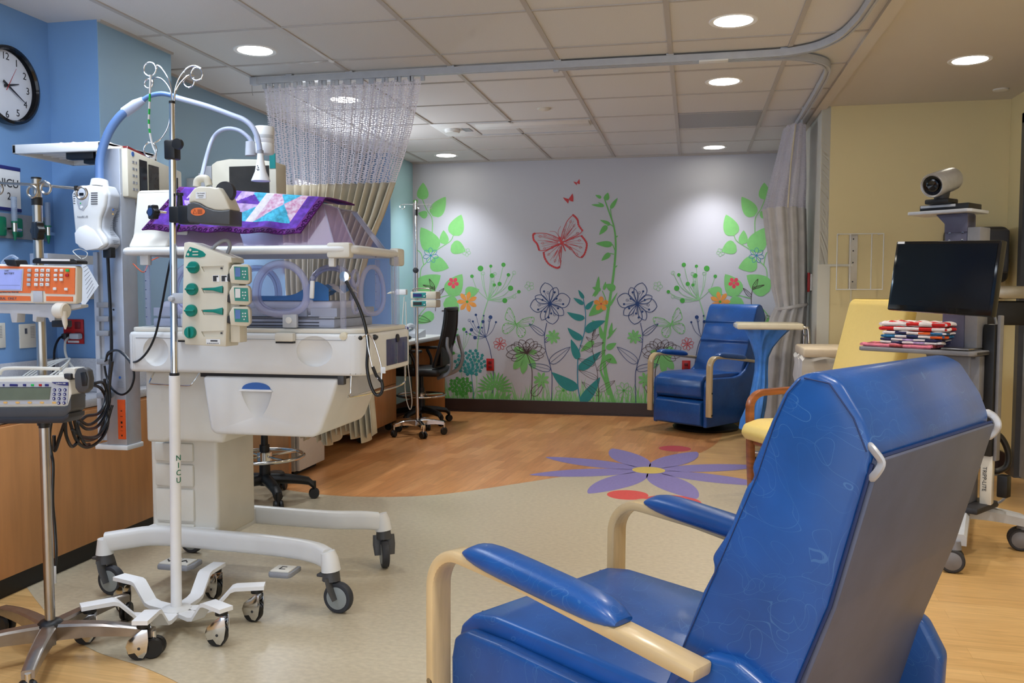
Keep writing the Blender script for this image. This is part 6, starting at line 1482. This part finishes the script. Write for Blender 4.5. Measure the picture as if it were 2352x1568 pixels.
bar_l = PY(-60, 417, LY)-O; bar_r = PY(180, 433, LY)-O
part('cross_bar', M('steel').tube([bar_l, Vector((0, 0, zl(424))), bar_r], .0045, 10), t)
def lhk(pts, c, r): 
    P_ = cr([PY(u, v, LY+dy)-O for u, v, dy in pts], 5); part('hook', ring_hook(M('steel'), P_, PY(c[0], c[1], LY+pts[-1][2])-O, r/2000*2.65, (1, 0, 0), .0042), t)
lhk([(165, 432, 0), (175, 433, 0), (184, 429, 0)], (187, 443, 0), 14); lhk([(92, 420, -.02), (100, 416, -.03), (108, 420, -.035)], (105, 432, 0), 13); lhk([(84, 424, -.02), (75, 424, -.03), (70, 428, -.035)], (74, 440, 0), 13); lhk([(-6, 424, 0), (-2, 420, 0), (1, 424, 0)], (-4, 434, 0), 12)
part('hook_stop', M('black').tube([PY(175, 427, LY)-O, PY(176, 438, LY)-O], .0065, 10), t)
part('star_knob', star_knob(PY(88, 530, LY-.035)-O, .028), t); part('knob_stem', M('black').tube([PY(92, 528, LY-.03)-O, PY(94, 528, LY)-O], .012, 12), t)
# orange enteral pump
YP = LY-.10

def px2(u, v): return pxz(u, v, YP)
t = thing('feeding_pump', 'orange-fronted feeding pump with keypad, upper pump on the left IV stand', 'pump', PY(60, 690, YP))
part('case', M('warm_white').prism([px2(*p) for p in ((-90, 604), (172, 610), (176, 616), (175, 690), (172, 698), (-90, 694))], YP, YP+.03, 'XZ', bev=.006, seg=3), t, True)
part('front_panel', M('orange_label').prism([px2(*p) for p in ((-85, 609), (173, 615), (172, 676), (105, 674), (104, 668), (72, 667), (70, 673), (-85, 670))], YP-.002, YP+.002, 'XZ'), t, True, label='orange front panel')
part('lower_strip', M('orange_label').prism([px2(*p) for p in ((-85, 676), (70, 680), (71, 691), (-85, 690))], YP-.002, YP+.002, 'XZ'), t, True, label='orange lower strip')
part('lower_strip', M('orange_label').prism([px2(*p) for p in ((107, 680), (168, 681), (168, 692), (107, 691))], YP-.002, YP+.002, 'XZ'), t, True)
part('latch_slot', M('light_grey').bb((px2(78, 694)[0], YP-.004, px2(78, 694)[1]), (px2(99, 668)[0], YP, px2(99, 668)[1]), .001), t, True)
part('display_bezel', M('light_grey').prism([px2(*p) for p in ((-60, 616), (56, 617), (53, 668), (-60, 667))], YP-.0035, YP+.001, 'XZ'), t, True)
sc_ = part('display', M('lcd_lilac').prism([px2(*p) for p in ((-58, 619), (53, 620), (50, 665), (-58, 664))], YP-.0045, YP-.003, 'XZ'), t, True)
b = M('print_grey').text('BATTERY', (px2(24, 628)[0], YP-.005, px2(24, 628)[1]), .0085, lift=.0002).text('LOW', (px2(18, 622)[0], YP-.005, px2(18, 622)[1]), .006, lift=.0002); b.bb((px2(-50, 655)[0], YP-.0052, px2(-50, 655)[1]), (px2(48, 654.5)[0], YP-.0046, px2(48, 654.5)[1])); part('display_text', b, sc_, True)
part('panel_text', M('print_grey').text('ENTERAL  ONLY', (px2(12, 685.5)[0], YP-.0022, px2(12, 685.5)[1]), .0115, lift=.0003).text('Syringe Infusion Pump  Model 4100', (px2(20, 671)[0], YP-.0022, px2(20, 671)[1]), .0052, lift=.0003), t, True)
cols = [(70, 'light_grey', 4), (87, 'paper', 4), (100, 'paper', 4), (113, 'paper', 4)]
for ci, (u, m_, n_) in enumerate(cols):
    for k in range(n_):
        x, z = px2(u-k*.6, 621+k*10.8); kb_ = part('key', M(m_).box((x, YP-.004, z), (.0125, .005, .0098), .0018), t, True)
        if ci: part('key_print', M('print_grey').text(('123', '456', '789', '.0+')[k][ci-1], (x, YP-.0066, z), .006, lift=.0002), kb_, True)
for u, v, m_ in ((131, 621, 'paper'), (144, 621, 'paper'), (157, 621, 'green_led'), (130, 632, 'paper'), (143, 632, 'paper'), (156, 632, 'red'), (130, 642, 'paper'), (143, 642, 'paper'), (128, 663, 'paper'), (154, 664, 'paper')):
    x, z = px2(u, v); part('key', M(m_).box((x, YP-.004, z), (.0115, .005, .0085), .0018), t, True)
part('top_pad', M('black').prism([px2(*p) for p in ((73, 596), (80, 592), (170, 594), (177, 599), (177, 606), (73, 605))], YP+.0, YP+.05, 'XZ', bev=.004), t, True)
part('top_label', M('paper').prism([px2(*p) for p in ((95, 593.5), (161, 595), (161, 599.5), (95, 599))], YP-.001, YP+.001, 'XZ'), t, True)
part('syringe_guard', M('black').prism([px2(*p) for p in ((12, 596), (40, 596), (46, 612), (20, 610))], YP-.01, YP+.04, 'XZ', bev=.004), t, True)
part('tubing', M('flow_tube').tube(cr([PY(5, 605, YP+.01), PY(12, 596, YP+.01), PY(28, 588, YP+.01), PY(42, 596, YP+.01)], 5), .005, 8), t, True)
part('rack_arm', M('charcoal').bb((LX-.02, YP+.028, 1.19), (LX+.02, LY, 1.23), .003), t, True)
part('rack', M('light_grey').prism([px2(*p) for p in ((-90, 697), (178, 699), (178, 706), (150, 712), (118, 718), (117, 738), (106, 740), (102, 730), (76, 728), (74, 740), (66, 738), (66, 722), (31, 720), (30, 741), (18, 741), (14, 720), (-90, 718))], YP+.015, YP+.05, 'XZ', bev=.002), t, True, label='clear grey rack tray')
part('clamp_head', M('warm_white').lathe([(0, -.014), (.020, -.013), (.024, -.006), (.024, .02), (.02, .024), (0, .024)], PY(137, 713, YP-.005), 28, 'X').tube([PY(146, 715, YP-.012), PY(150, 745, YP-.012), PY(150, 756, YP-.012)], [.010, .007, .002], 10), t, True)
part('clamp_block', M('black').bb((px2(118, 751)[0], YP+.0, px2(118, 751)[1]), (px2(150, 736)[0], YP+.03, px2(150, 736)[1]), .003), t, True)
# lower syringe pump
YQ = LY-.13
def px3(u, v): return pxz(u, v, YQ)
t = thing('syringe_pump', 'white and dark grey syringe pump with green screen, lower pump on the left IV stand', 'pump', PY(70, 965, YQ))
part('case', M('warm_white').prism([px3(*p) for p in ((-90, 870), (148, 862), (156, 868), (160, 880), (164, 905), (160, 934), (-90, 938))], YQ, YQ+.05, 'XZ', bev=.006, seg=3), t, True)
part('base', M('dark_grey').prism([px3(*p) for p in ((-90, 936), (148, 934), (158, 930), (164, 912), (166, 905), (166, 940), (156, 953), (150, 966), (-90, 972))], YQ-.006, YQ+.06, 'XZ', bev=.003), t, True, label='dark grey base')
part('base_skirt', M('charcoal').prism([px3(*p) for p in ((-90, 958), (150, 957), (164, 948), (164, 958), (150, 970), (-90, 973))], YQ-.012, YQ+.06, 'XZ', bev=.002), t, True)
part('face', M('lcd_lilac' if 0 else 'light_grey').prism([px3(*p) for p in ((-85, 877), (100, 876), (120, 878), (158, 884), (156, 926), (-85, 931))], YQ-.002, YQ+.001, 'XZ'), t, True)
part('display', M('lcd_green').prism([px3(*p) for p in ((2, 890), (118, 890), (115, 917), (-2, 919))], YQ-.004, YQ-.001, 'XZ'), t, True, label='grey-green screen')
part('display_frame', M('charcoal').prism([px3(*p) for p in ((-.5, 888.5), (119, 888.5), (119, 890), (-.5, 890))], YQ-.004, YQ-.001, 'XZ'), t, True)
part('corner_badge', M('navy').prism([px3(*p) for p in ((120, 877), (158, 877), (158, 885), (140, 884), (128, 881))], YQ-.004, YQ-.001, 'XZ'), t, True)
part('badge_text', M('paper').text('medfusion 3500', (px3(142, 880)[0], YQ-.0045, px3(142, 880)[1]), .0052, lift=.0002), t, True)
for i in range(4):
    for j in range(3):
        if i == 3 and j == 0: continue
        x, z = px3(127+j*12-i*.8, 895+i*10); kb_ = part('key', M('navy').lathe([(0, -.0045), (.0048, -.0042), (.0048, -.001)], (x, YQ, z), 14, 'Y'), t, True); part('key_print', M('paper').lathe([(0, -.0052), (.0022, -.0051)], (x, YQ, z), 10, 'Y'), kb_, True)
for i in range(5):
    x, z = px3(14+i*28, 924); part('soft_key', M('amber').lathe([(0, -.0045), (.0072, -.004), (.0072, -.001)], (x, YQ, z), 16, 'Y', Matrix.Diagonal((1, 1, .45, 1))), t, True)
for u, m_, w_ in ((10, 'navy', .006), (33, 'navy', .028), (58, 'navy', .011), (76, 'green_led', .010), (94, 'red', .010), (109, 'navy', .013)):
    x, z = px3(u, 884); part('function_key', M(m_).box((x, YQ-.0025, z), (w_, .003, .007), .001), t, True)
part('handle_bar', M('warm_white').tube(cr([PY(0, 860, YQ+.03), PY(2, 852, YQ+.03), PY(14, 846, YQ+.03), PY(60, 845, YQ+.03), PY(140, 847, YQ+.03)], 5), .0055, 10), t, True)
part('plunger_mount', M('warm_white').prism([px3(*p) for p in ((137, 866), (138, 850), (144, 845), (166, 846), (168, 870))], YQ+.01, YQ+.06, 'XZ', bev=.004).tube([PY(140, 862, YQ+.02), PY(172, 862, YQ+.02)], .011, 12), t, True)
part('plunger_grip', M('charcoal').bb((px3(146, 872)[0], YQ+.0, px3(146, 872)[1]), (px3(162, 858)[0], YQ+.03, px3(162, 858)[1]), .003), t, True)
part('pole_clamp', M('dark_grey').prism([px3(*p) for p in ((172, 860), (178, 846), (195, 843), (204, 850), (208, 870), (206, 892), (196, 903), (182, 902), (174, 890))], YQ-.005, YQ+.02, 'XZ', bev=.005, seg=3), t, True)
part('clamp_opening', M('black').prism([px3(*p) for p in ((188, 855), (200, 853), (204, 868), (203, 885), (192, 886))], YQ-.008, YQ+.0, 'XZ', bev=.002), t, True)
part('stand_mount', M('charcoal').bb((LX-.03, YQ+.055, .78), (LX+.03, LY-.0, .83), .004), t, True)
# ================================================================ CURTAIN TRACKS
def track(label, pts, name='curtain_track'):
    P_ = [Vector((x, y, H-.028)) for x, y in pts]; rings = []
    for i, p in enumerate(P_):
        tt = (P_[min(i+1, len(P_)-1)]-P_[max(i-1, 0)]).normalized(); s_ = Vector((-tt.y, tt.x, 0))
        rings.append([p+s_*x+Vector((0, 0, z)) for x, z in ((-.016, -.018), (-.005, -.018), (-.005, -.012), (.005, -.012), (.005, -.018), (.016, -.018), (.016, .018), (-.016, .018))])
    o = M('light_grey').loft(rings); t = thing(name, label, 'curtain rail', (P_[0].x, P_[0].y, H-.046)); part('rail', o, t, True, smooth=25)
    return t
main = [(-2.52, 4.765), (-1.0, 4.765), (.05, 4.765)] + [tuple(p.xy) for p in cr([(.30, 4.765, 0), (.46, 4.75, 0), (.585, 4.68, 0), (.66, 4.56, 0), (.70, 4.42, 0), (.725, 4.2, 0)], 5)] + [(.735, 3.6), (.735, 2.2)]
t = track('long white curtain rail crossing the tiled ceiling and bending towards the viewer', main)
part('end_stop', M('light_grey').bb((-2.545, 4.745, H-.05), (-2.50, 4.785, H-.008), .003), t, True)
part('splice_plate', M('white').bb((.02, 4.742, H-.054), (.17, 4.788, H-.044), .002), t, True)
for x in (-2.3, -1.93, -1.33, -.73, -.13, .45): part('ceiling_clip', M('light_grey').bb((x-.02, 4.745, H-.012), (x+.02, 4.785, H-.001), .002), t, True)
sec = [(-.745, 4.805), (-.3, 4.805)] + [tuple(p.xy) for p in cr([(.30, 4.805, 0), (.48, 4.83, 0), (.60, 4.90, 0), (.68, 5.0, 0), (.715, 5.12, 0), (.73, 5.3, 0)], 5)] + [(.738, 5.8), (.742, 6.95)]
t = track('shorter white curtain rail bending away towards the tied curtain', sec)
part('end_stop', M('light_grey').bb((-.76, 4.79, H-.055), (-.73, 4.82, H-.012), .003), t, True)
for y in (5.6, 6.3): part('ceiling_clip', M('light_grey').bb((.72, y-.02, H-.012), (.76, y+.02, H-.001), .002), t, True)
# ================================================================ LEFT CURTAIN
t = thing('privacy_curtain', 'cream curtain with a net top hanging from the long rail behind the incubator', 'curtain', (-2.0, 4.765, .25), group='privacy curtains')
NX = 260
def cur(s, z, xl, xr, amp, n=15.0, ph=0, y=4.765, sweep=0):
    w_ = s*2*PI*n+ph+.9*math.sin(s*9)
    return Vector((xl+(xr-xl)*s+.004*math.sin(w_*2), y+amp*math.sin(w_)+amp*.35*math.sin(w_*1.9+1)+sweep, z))
rows = [(2.375, -2.47, -1.505, .018), (2.25, -2.455, -1.53, .020), (2.1, -2.44, -1.565, .022), (1.95, -2.42, -1.61, .026), (1.80, -2.395, -1.665, .030)]
b = M('net_white'); b.UV = []
for z, xl, xr, am in rows:
    for i in range(NX+1): b.V.append(cur(i/NX, z, xl, xr, am)); b.UV.append((i/NX*1.5, z))
for j in range(len(rows)-1):
    for i in range(NX): b.F.append((j*(NX+1)+i, j*(NX+1)+i+1, (j+1)*(NX+1)+i+1, (j+1)*(NX+1)+i)); b.I.append(0)
part('net_panel', b, t, True, smooth=180, label='white open-knit net panel')
rows = [(1.803, -2.395, -1.665, .030, 0), (1.75, -2.39, -1.685, .034, 0), (1.62, -2.37, -1.735, .04, .0), (1.45, -2.35, -1.815, .05, .0), (1.2, -2.33, -1.88, .06, 0), (.95, -2.31, -1.87, .06, 0), (.7, -2.28, -1.82, .06, 0), (.5, -2.27, -1.80, .06, 0), (.34, -2.255, -1.79, .055, 0)]
b = M('curtain_cream')
for j, (z, xl, xr, am, sw) in enumerate(rows):
    for i in range(NX+1):
        p = cur(i/NX, z, xl, xr, am)
        if j == len(rows)-1: p.z += .07*(i/NX)+.018*math.sin(i*.19)+.03*math.sin(i*.05)-.045
        b.V.append(p)
for j in range(len(rows)-1):
    for i in range(NX): b.F.append((j*(NX+1)+i, j*(NX+1)+i+1, (j+1)*(NX+1)+i+1, (j+1)*(NX+1)+i)); b.I.append(0)
fb = part('curtain_fabric', b, t, True, smooth=180); fb.modifiers.new('t', 'SOLIDIFY').thickness = .003
part('hem_band', M('curtain_cream').add(*(lambda A: (A, [(i, i+1, NX+2+i, NX+1+i) for i in range(NX)]))([cur(i/NX, 1.803, -2.396, -1.664, .031)+Vector((0, -.002, 0)) for i in range(NX+1)]+[cur(i/NX, 1.775, -2.394, -1.672, .032)+Vector((0, -.002, 0)) for i in range(NX+1)])), t, True, smooth=180)
for k in range(26):
    x = -2.46+.95*(k+.4*math.sin(k*3.1))/25; part('carrier_hook', M('light_grey').bb((x-.012, 4.758, 2.365), (x+.012, 4.772, 2.396), .003), t, True)
part('pull_chain', M('steel').tube([(-2.54, 4.765, 2.39), (-2.54, 4.765, 2.345), (-2.535, 4.765, 2.33)], .0015, 5), t, True)
# ================================================================ TELEHEALTH CART
CX0, CY0 = 1.185, 4.29; CR = R(-38)
t = thing('monitor_cart', 'grey rolling cart with a wide dark screen behind the foreground recliner', 'cart', (CX0, CY0, 0), CR)
CART = t
def wl(p): return WM[t.name].inverted() @ Vector(p)
A_, B_ = wl((1.10, 3.93, 0)), wl((1.50, 4.33, 0)); 
legs = [A_, B_, Vector((A_.x-.40, A_.y+.42, 0)), Vector((B_.x-.42, B_.y+.40, 0))]
mc = (A_+B_+legs[2]+legs[3])/4
for e in legs:
    d = (e-Vector((0.02, 0.02, 0))); L_ = d.length; d.normalize(); s_ = Vector((-d.y, d.x, 0)); rings = []
    for i in range(7):
        q = i/6; p = Vector((.02, .02, 0))+d*(L_*q); z = .185-.045*q**1.5; w_ = .05-.006*q; h_ = .030-.006*q
        rings.append([p+Vector((0, 0, z))+s_*(w_*cx)+Vector((0, 0, h_*cz)) for cx, cz in ((-1, -1), (1, -1), (1, .5), (.75, 1), (-.75, 1), (-1, .5))])
    l_ = part('base_leg', M('light_grey').loft(rings), t)
    b = M('cart_grey').tube([e+Vector((0, 0, .135)), e+Vector((0, 0, .10))], [.022, .028], 16); c_ = part('caster', b, l_)
    w_ = M('rubber')
    for sg in (-1, 1):
        w_.x = Matrix.Translation(e+Vector((-.012, -.0, .052))) @ Matrix.Rotation(-CR+R(-12), 4, 'Z')
        w_.use('rubber').lathe([(0, sg*.010), (.046, sg*.010), (.052, sg*.016), (.052, sg*.028), (.046, sg*.034), (0, sg*.034)], (0, 0, 0), 28, 'Y'); w_.use('cart_grey').lathe([(0, sg*.0365), (.036, sg*.0355), (.040, sg*.033), (0, sg*.033)], (0, 0, 0), 24, 'Y')
    part('wheel', w_, c_)
part('base_cover', M('charcoal').box((.02, .02, .215), (.26, .24, .03), .01), t)
part('lower_column', M('cart_grey').prism([(-.075, .225), (.085, .225), (.085, .90), (-.065, .90)], -.055, .07, 'XZ', bev=.012, seg=3), t)
part('column_text', M('charcoal').text('ERGOTRON', (-.03, -.056, .34), .022, ux=(0, 0, 1), uy=(-1, 0, 0), lift=.0004), t)
part('upper_column', M('cart_dark').prism([(-.05, .90), (.05, .90), (.05, 1.53), (-.05, 1.53)], -.045, .04, 'XZ', bev=.004), t, label='blue-grey upper column')
part('column_side', M('cart_grey').bb((.05, -.05, .88), (.105, .06, 1.47), .004), t)
for z in (1.45, 1.415):
    for x in (-.028, .028): part('screw', M('chrome').lathe([(0, -.003), (.005, -.002), (.005, 0)], (x, -.046, z), 12, 'Y'), t)
part('work_shelf', M('cart_grey').prism([(-.37, -.17), (.12, -.17), (.14, -.15), (.14, .12), (.12, .14), (-.37, .14), (-.39, .12), (-.39, -.15)], .905, .925, 'XY', bev=.005), t)
part('keyboard_slot', M('charcoal').bb((.138, -.13, .909), (.142, .11, .920)), t)
part('shelf_support', M('cart_grey').prism([(-.05, .70), (.12, .70), (.12, .9), (-.12, .9)], -.05, .03, 'XZ', bev=.004), t)
part('top_shelf', M('light_grey').prism([(-.19, -.11), (.07, -.11), (.085, -.09), (.085, .09), (-.19, .09), (-.20, .07), (-.20, -.09)], 1.535, 1.55, 'XY', bev=.004), t)
part('shelf_bracket', M('cart_dark').prism([(-.09, 1.534), (-.05, 1.49), (-.05, 1.45), (.05, 1.45), (.05, 1.534)], -.05, .03, 'XZ', bev=.003), t)
part('storage_column', M('black').bb((.11, .0, .45), (.16, .08, 1.04), .006), t)
part('cable_channel', M('cart_grey').bb((.16, .02, .43), (.175, .06, 1.08), .004), t)
# monitor
mp_ = wl(PY(2168, 637, 3.98)); ma = R(-50)-CR
mon = M('gloss_black'); X_ = Matrix.Translation(mp_) @ Matrix.Rotation(ma, 4, 'Z') @ Matrix.Rotation(R(2.2), 4, 'Y') @ Matrix.Rotation(R(-7), 4, 'X')
mon.x = X_; mon.box((0, 0, 0), (.488, .035, .307), .006)
mo = part('monitor', mon, t, label='black widescreen display')
b = M('gloss_black'); b.x = X_; b.box((0, -.019, .006), (.458, .002, .268)); part('screen', b, mo)
b = M('paper'); b.x = X_; b.box((-.218, -.0185, .1465), (.034, .002, .010)); part('screen_sticker', b, mo)
b = M('charcoal'); b.x = X_; b.box((0, .03, 0), (.12, .04, .12), .006); part('monitor_mount', b, t)
# power strip and cords
q = wl(PY(2262, 1097, 4.25)); part('power_strip', M('warm_white').box((q.x+.01, q.y, q.z), (.05, .05, .235), .006, rz=R(10)), t)
part('strip_text', M('charcoal').text('TRIPP-LITE', (q.x+.008, q.y-.027, q.z), .024, ux=(0, 0, -1), uy=(1, .17, 0), lift=.0008), t)
part('power_adapter', M('black').box((q.x+.07, q.y+.03, q.z-.03), (.045, .05, .10), .006), t)
def cc_(pts, y): return cr([wl(PY(u, v, y)) for u, v in pts], 6)
part('cable_sleeve', M('black').tube(cc_([(2250, 985), (2275, 990), (2300, 1005), (2316, 1040), (2312, 1070), (2290, 1082), (2278, 1080)], 4.3), .014, 10), t, label='black spiral cable sleeve')
part('mains_lead', M('grey').tube(cc_([(2270, 1088), (2295, 1092), (2312, 1115), (2310, 1140), (2290, 1155), (2262, 1150)], 4.3), .006, 8), t, label='grey mains lead')
part('mains_lead', M('grey').tube(cc_([(2282, 715), (2288, 745), (2284, 780), (2280, 850), (2276, 940)], 4.3), .006, 8), t)
# camera and codec on the top shelf
tc_ = thing('video_codec', 'flat black and grey box on the top shelf of the cart under the camera', 'video unit', (CX0, CY0, 1.551), CR)
part('case', M('black').box((-.045, -.005, .014), (.215, .14, .026), .003), tc_); part('front_edge', M('light_grey').box((-.07, -.077, .019), (.155, .006, .012), .002), tc_)
cp = PY(2163, 430, 4.27); tc2 = thing('video_camera', 'silver cylindrical camera with a black lens on top of the cart', 'camera', (cp.x, cp.y, 1.5785), R(-42))
part('camera_base', M('black').box((0, 0, .011), (.11, .09, .022), .006), tc2); part('yoke', M('charcoal').tube([(0, 0, .02), (0, 0, .07)], [.030, .038], 20), tc2)
X_ = Matrix.Translation((0, 0, .098)) @ Matrix.Rotation(R(14), 4, 'X')
b = M('brushed'); b.x = X_; b.lathe([(0, .10), (.040, .10), (.052, .088), (.054, .06), (.054, -.085), (.050, -.092), (.044, -.088), (.044, -.07)], (0, 0, 0), 40, 'Y', cap=False); body_ = part('barrel', b, tc2, label='silver barrel')
b = M('gloss_black'); b.x = X_; b.lathe([(.047, -.091), (.045, -.080), (.03, -.078), (.028, -.084), (.022, -.086), (0, -.076)], (0, 0, 0), 32, 'Y', cap=False); b.lathe([(0, -.03), (.044, -.03)], (0, 0, 0), 24, 'Y'); part('lens', b, tc2)
# folded quilts on the shelf
def folded(label, c, w_, d_, h_, layers, cells, seed, rz=CR, over=0):
    """folded cloth: stacked layers closed by a rounded fold on the left, patchwork squares by face"""
    t = thing('folded_quilt', label, 'quilt', c, rz, 'folded quilts on the cart shelf'); rr = random.Random(seed); lh = h_/layers
    for L_ in range(layers):
        b = M(cells[0])
        for m_ in cells[1:]:
            if m_ not in b.mats: b.mats.append(m_)
        z0 = L_*lh; nx = 26; prof = []; th = lh*.94; ox = rr.uniform(-.008, .008)
        for k in range(9): a = PI/2+PI*k/8; prof.append((-w_/2+th/2*(1+math.cos(a)*1.1), z0+th/2+th/2*math.sin(a)))
        bot = [(-w_/2+th/2+(w_-th)*i/nx, z0+.001) for i in range(1, nx+1)]
        end = [(w_/2+.004*math.sin(k), z0+th*k/3) for k in range(1, 3)]
        top = [(w_/2-(w_-th/2)*i/nx, z0+th+.003*math.sin(i*.9+L_*2+seed)) for i in range(0, nx)]
        ring2 = [(x+ox, z) for x, z in prof+bot+end+top]; n = len(ring2); ny = 14
        V_ = []; 
        for j in range(ny+1):
            y = -d_/2+d_*j/ny; e = 1 if 0 < j < ny else .8
            for x, z in ring2: V_.append((x+.003*math.sin(j*1.1+L_), y, z0+th/2+(z-z0-th/2)*e+.002*math.sin(x*40+j+seed)))
        F_ = [(j*n+k, j*n+(k+1) % n, (j+1)*n+(k+1) % n, (j+1)*n+k) for j in range(ny) for k in range(n)]+[tuple(range(n-1, -1, -1)), tuple(ny*n+k for k in range(n))]
        b.add(V_, F_); I_ = []
        for j in range(ny):
            for k in range(n):
                x = ring2[k][0]; I_.append(b.mats.index(cells[(int((x+w_)*10)+int(j/3)+L_) % len(cells)]))
        b.I = I_+[b.mats.index(cells[(L_) % len(cells)]), 0]
        # front edge squares
        part('fold_layer', b, t, smooth=60)
        e_ = M(cells[0]); 
        for m_ in cells[1:]:
            if m_ not in e_.mats: e_.mats.append(m_)
        ns = 5
        for k in range(ns):
            e_.cur = e_.mats.index(cells[(k+L_) % len(cells)]); x0 = -w_/2+.01+(w_-.02)*k/ns; x1 = x0+(w_-.02)/ns
            rings = [[(x, -d_/2+.003-.007*math.sin(PI*q), z0+th*(.04+.92*q)) for q in [i/6 for i in range(7)]] for x in (x0, x1)]
            e_.loft(rings, cap=False, closed=False)
        part('front_fold', e_, t, smooth=60)
    return t
def shelf_pt(x, y, z): q = WM[CART.name] @ Vector((x, y, z)); return (q.x, q.y, z)
folded('pink and rust folded quilt, lowest on the cart shelf', shelf_pt(-.21, -.04, .926), .34, .22, .018, 1, ['cloth_pink', 'cloth_pink', 'cloth_rust'], 1)
folded('white and navy folded quilt, second from the bottom on the cart shelf', shelf_pt(-.16, -.03, .945), .28, .22, .026, 2, ['cloth_white', 'cloth_navy', 'cloth_white', 'quilt_lilac'], 2)
folded('blue, white and orange folded quilt under the red one', shelf_pt(-.14, -.03, .972), .29, .22, .032, 2, ['cloth_blue', 'cloth_white', 'cloth_navy', 'cloth_white', 'cloth_orange'], 3)
folded('red and white patchwork quilt on top of the folded stack', shelf_pt(-.14, -.03, 1.005), .31, .22, .042, 2, ['cloth_red', 'cloth_white', 'cloth_white', 'cloth_red', 'cloth_white'], 4)
one('tablet', M('steel').at(shelf_pt(.05, -.06, .932), rz=CR).box((0, 0, 0), (.12, .17, .008), .003), 'slim silver tablet on the right of the cart shelf', 'tablet')
# ================================================================ CAMERA AND COLOUR
cam = bpy.data.cameras.new('camera'); co = bpy.data.objects.new('camera', cam); C.objects.link(co)
cam.sensor_fit = 'HORIZONTAL'; cam.sensor_width = 36; cam.lens = FPX/2352*36; cam.clip_start = .05
co.location = CAM
co.rotation_euler = Matrix((RT, UP, -FW)).transposed().to_euler()
bpy.context.scene.camera = co
sc = bpy.context.scene
sc.view_settings.view_transform = 'Standard'; sc.view_settings.look = 'None'; sc.view_settings.gamma = 1; sc.view_settings.use_curve_mapping = False
sc.view_settings.exposure = EXPO
sc.cycles.max_bounces = 6; sc.cycles.diffuse_bounces = 2; sc.cycles.glossy_bounces = 3; sc.cycles.transparent_max_bounces = 16; sc.cycles.transmission_bounces = 2
sc.cycles.caustics_reflective = False; sc.cycles.caustics_refractive = False
sc.cycles.use_denoising = True
sc.cycles.sample_clamp_indirect = 4
sc.cycles.use_adaptive_sampling = True; sc.cycles.adaptive_threshold = .05; sc.cycles.max_bounces = 5; sc.cycles.transparent_max_bounces = 14
